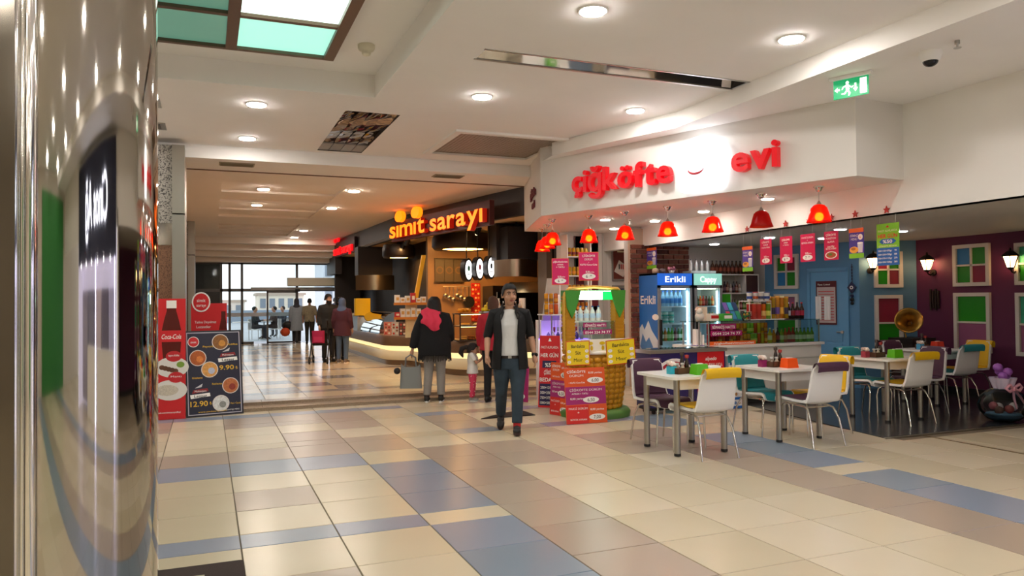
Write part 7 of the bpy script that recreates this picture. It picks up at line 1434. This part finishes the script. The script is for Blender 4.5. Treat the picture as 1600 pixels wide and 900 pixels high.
t = thing('pushchair', 'folding pushchair with a pink bag beside the bearded man', 'pushchair', (2.42, 17.75, .1), -.3); mb = MB()
for sx in (-.2, .2): mb.tube([(sx, .25, .08), (sx, -.1, .55), (sx, -.2, .95), (sx, -.3, 1.0)], .013, DARKM, 8); mb.tube([(sx, -.25, .08), (sx, .0, .5), (sx, .15, .75)], .013, DARKM, 8)
mb.cyl((-.2, 0, .45), (.2, 0, .45), .011, DARKM, n=8); mb.build('frame', t)
for sx in (-.2, .2):
    for y in (-.25, .25): mb = MB(); mb.tube([(sx, y+.075*math.cos(a*PI/8), .085+.075*math.sin(a*PI/8)) for a in range(16)], .016, RUBBER, 6, True); mb.cyl((sx-.012, y, .085), (sx+.012, y, .085), .03, STEEL, n=8); mb.build('wheel', t)
mb = MB(); mb.grid(lambda u, v: (-.18+.36*u, .1-.25*v+.05*math.sin(u*PI), .4+.3*v*v), 8, 8, DARKM); mb.build('seat', t); mb = MB(); mb.rbox(-.14, .14, -.31, -.2, .48, .76, mat('#a01848', .7), .05, 4); pb = mb.build('pink_bag', t); mb = MB(); mb.rbox(-.1, .1, -.335, -.31, .5, .62, mat('#b82a58', .7), .01); mb.build('pocket', pb)
# --- couple leaving through the door
veiled('woman in pale grey coat and dark headscarf walking out of the door', 2.84, 26.6, .1, math.pi-.1, .9, '#8d98a2', '#35353d', .5, '#1c1c20')
mb = MB(); mb.ball((0, 0, .16), (.16, .1, .15), mat('#c84a20', .6), 14, 10); mb.tube([(-.07, 0, .28), (-.05, 0, .42), (.05, 0, .42), (.07, 0, .28)], .012, BLACK, 6); tag(mb.build('shopping_bag', loc=(2.46, 26.55, .36)), 'orange shopping bag carried by the woman in grey coat', 'bag')
mb = MB(); mb.ball((0, 0, .18), (.2, .1, .16), BLACK, 14, 10); mb.tube([(-.08, 0, .3), (-.05, 0, .45), (.05, 0, .45), (.08, 0, .3)], .012, BLACK, 6); tag(mb.build('black_bag', loc=(2.56, 26.68, .55)), 'black bag carried above the orange shopping bag', 'bag')
t, J = person('man in checked shirt and dark trousers walking out of the door', 3.26, 26.5, .1, math.pi-.15, .9, dict(ankR=(-.1, .12, .12)), 0, .014)
CK = mat('#8a8068', .85, noise=.45, scale=22); mb = MB(); torso(mb, CK, .84, 1.12, 1.05); sleeves(mb, J, CK, .6, 1.1); soft(mb, CK, .016, 5).build('shirt', t); trousers(J, mat('#26241f', .85), 1.05).build('trousers', t); hair_short(J, 0, mat('#15100d', .7), front=.03, back=-.04, vol=1.04).build('hair', t)
for s in 'RL': shoe(t, J, s, BLACK, BLACK)
# --- people and tables outside
SIT = dict(kneeR=(-.12, -.42, .5), kneeL=(.12, -.42, .5), ankR=(-.12, -.4, .1), ankL=(.12, -.4, .1), toeR=(-.12, -.57, .03), toeL=(.12, -.57, .03), hipR=(-.09, 0, .5), hipL=(.09, 0, .5))
def seated(label, x, y, rz, col):
    J = dict(J0)
    for k, v in J0.items(): J[k] = (v[0], v[1], v[2]-.42)
    J.update(SIT); J['elR'] = (-.24, -.08, .72); J['wrR'] = (-.15, -.3, .74); J['haR'] = (-.1, -.4, .76); J['elL'] = (.24, -.08, .72); J['wrL'] = (.15, -.3, .74); J['haL'] = (.1, -.4, .76)
    t = thing('person', label, 'person', (x, y, .08), rz, 'people seated outside'); m = mat(col, .85); mb = MB()
    rings(mb, [(0, 0, .42, .18, .14), (0, 0, .6, .165, .12), (0, 0, .83, .19, .13), (0, .01, .96, .18, .11), (0, .01, 1.03, .08, .07)], m); sleeves(mb, J, m, .95)
    for s in 'RL': mb.tube([J['hip'+s], J['knee'+s], J['ank'+s]], [.1, .075, .05], m, 10); mb.tube([J['ank'+s], J['toe'+s]], [.045, .035], m, 8)
    soft(mb, m, .018, 4).build('clothes', t)
    mb = MB(); mb.tube([(0, .01, 1.0), (0, 0, 1.1)], .055, SKIN, 10); mb.ball((0, -.01, 1.18), (.078, .095, .11), SKIN, 14, 10)
    for s in 'RL': mb.ball(J['ha'+s], (.035, .05, .025), SKIN)
    soft(mb, SKIN, .014, 3).build('body', t); mb = MB(); mb.ball((0, .02, 1.21), (.088, .1, .095), mat('#15110f', .7), 14, 10); mb.build('hair', t)
    c = thing('terrace_chair', 'white terrace chair under the person seated outside', 'chair', (x, y, .08), rz, 'terrace chairs outside'); c['label'] = 'white terrace chair of the ' + label
    mb = MB(); mb.box(-.2, .2, -.2, .2, .375, .4, WH); mb.build('seat', c); mb = MB(); mb.box(-.2, .2, .2, .22, .4, .8, WH); mb.build('backrest', c)
    for a in (-.18, .18):
        for b in (-.18, .18): mb = MB(); mb.cyl((a, b, 0), (a, b, .375), .014, STEEL, n=6); mb.build('leg', c)
for lab, x, y, rz, c in (('person in dark clothes seated outside, left one', 1.75, 31.2, 1.2, '#26242a'), ('person in brown clothes seated outside at the table', 2.5, 31.6, -1.3, '#3a2c26'), ('person in grey clothes seated outside, right one', 3.0, 33.5, -1.0, '#30333a')): seated(lab, x, y, rz, c)
for x, y, w in ((2.1, 31.4, 'nearer'), (1.2, 30.2, 'left')):
    t = thing('terrace_table', 'white terrace table outside the glass, %s one' % w, 'table', (x, y, .08), 0, 'terrace tables'); mb = MB(); mb.cyl((0, 0, .7), (0, 0, .73), .32, WH, n=24); mb.build('tabletop', t); mb = MB(); mb.cyl((0, 0, .02), (0, 0, .7), .025, STEEL, n=8); mb.build('stem', t); mb = MB(); mb.cyl((0, 0, 0), (0, 0, .02), .2, STEEL, n=16); mb.build('foot', t)
t, J = person('person in dark blue standing outside beyond the door', 5.05, 32.5, .08, 2.6, .95, None, 0, .016); mb = MB(); torso(mb, mat('#22304a', .85), .84, 1.15); sleeves(mb, J, mat('#22304a', .85), .95, 1.1); soft(mb, mat('#22304a', .85), .018, 4).build('jacket', t); trousers(J, mat('#1a1c22', .85), 1.05).build('trousers', t); hair_short(J, 0, mat('#15110f', .7), front=.03, back=-.05, vol=1.05).build('hair', t)
for s in 'RL': shoe(t, J, s, BLACK, BLACK)
bpy.data.scenes.remove(TMP)
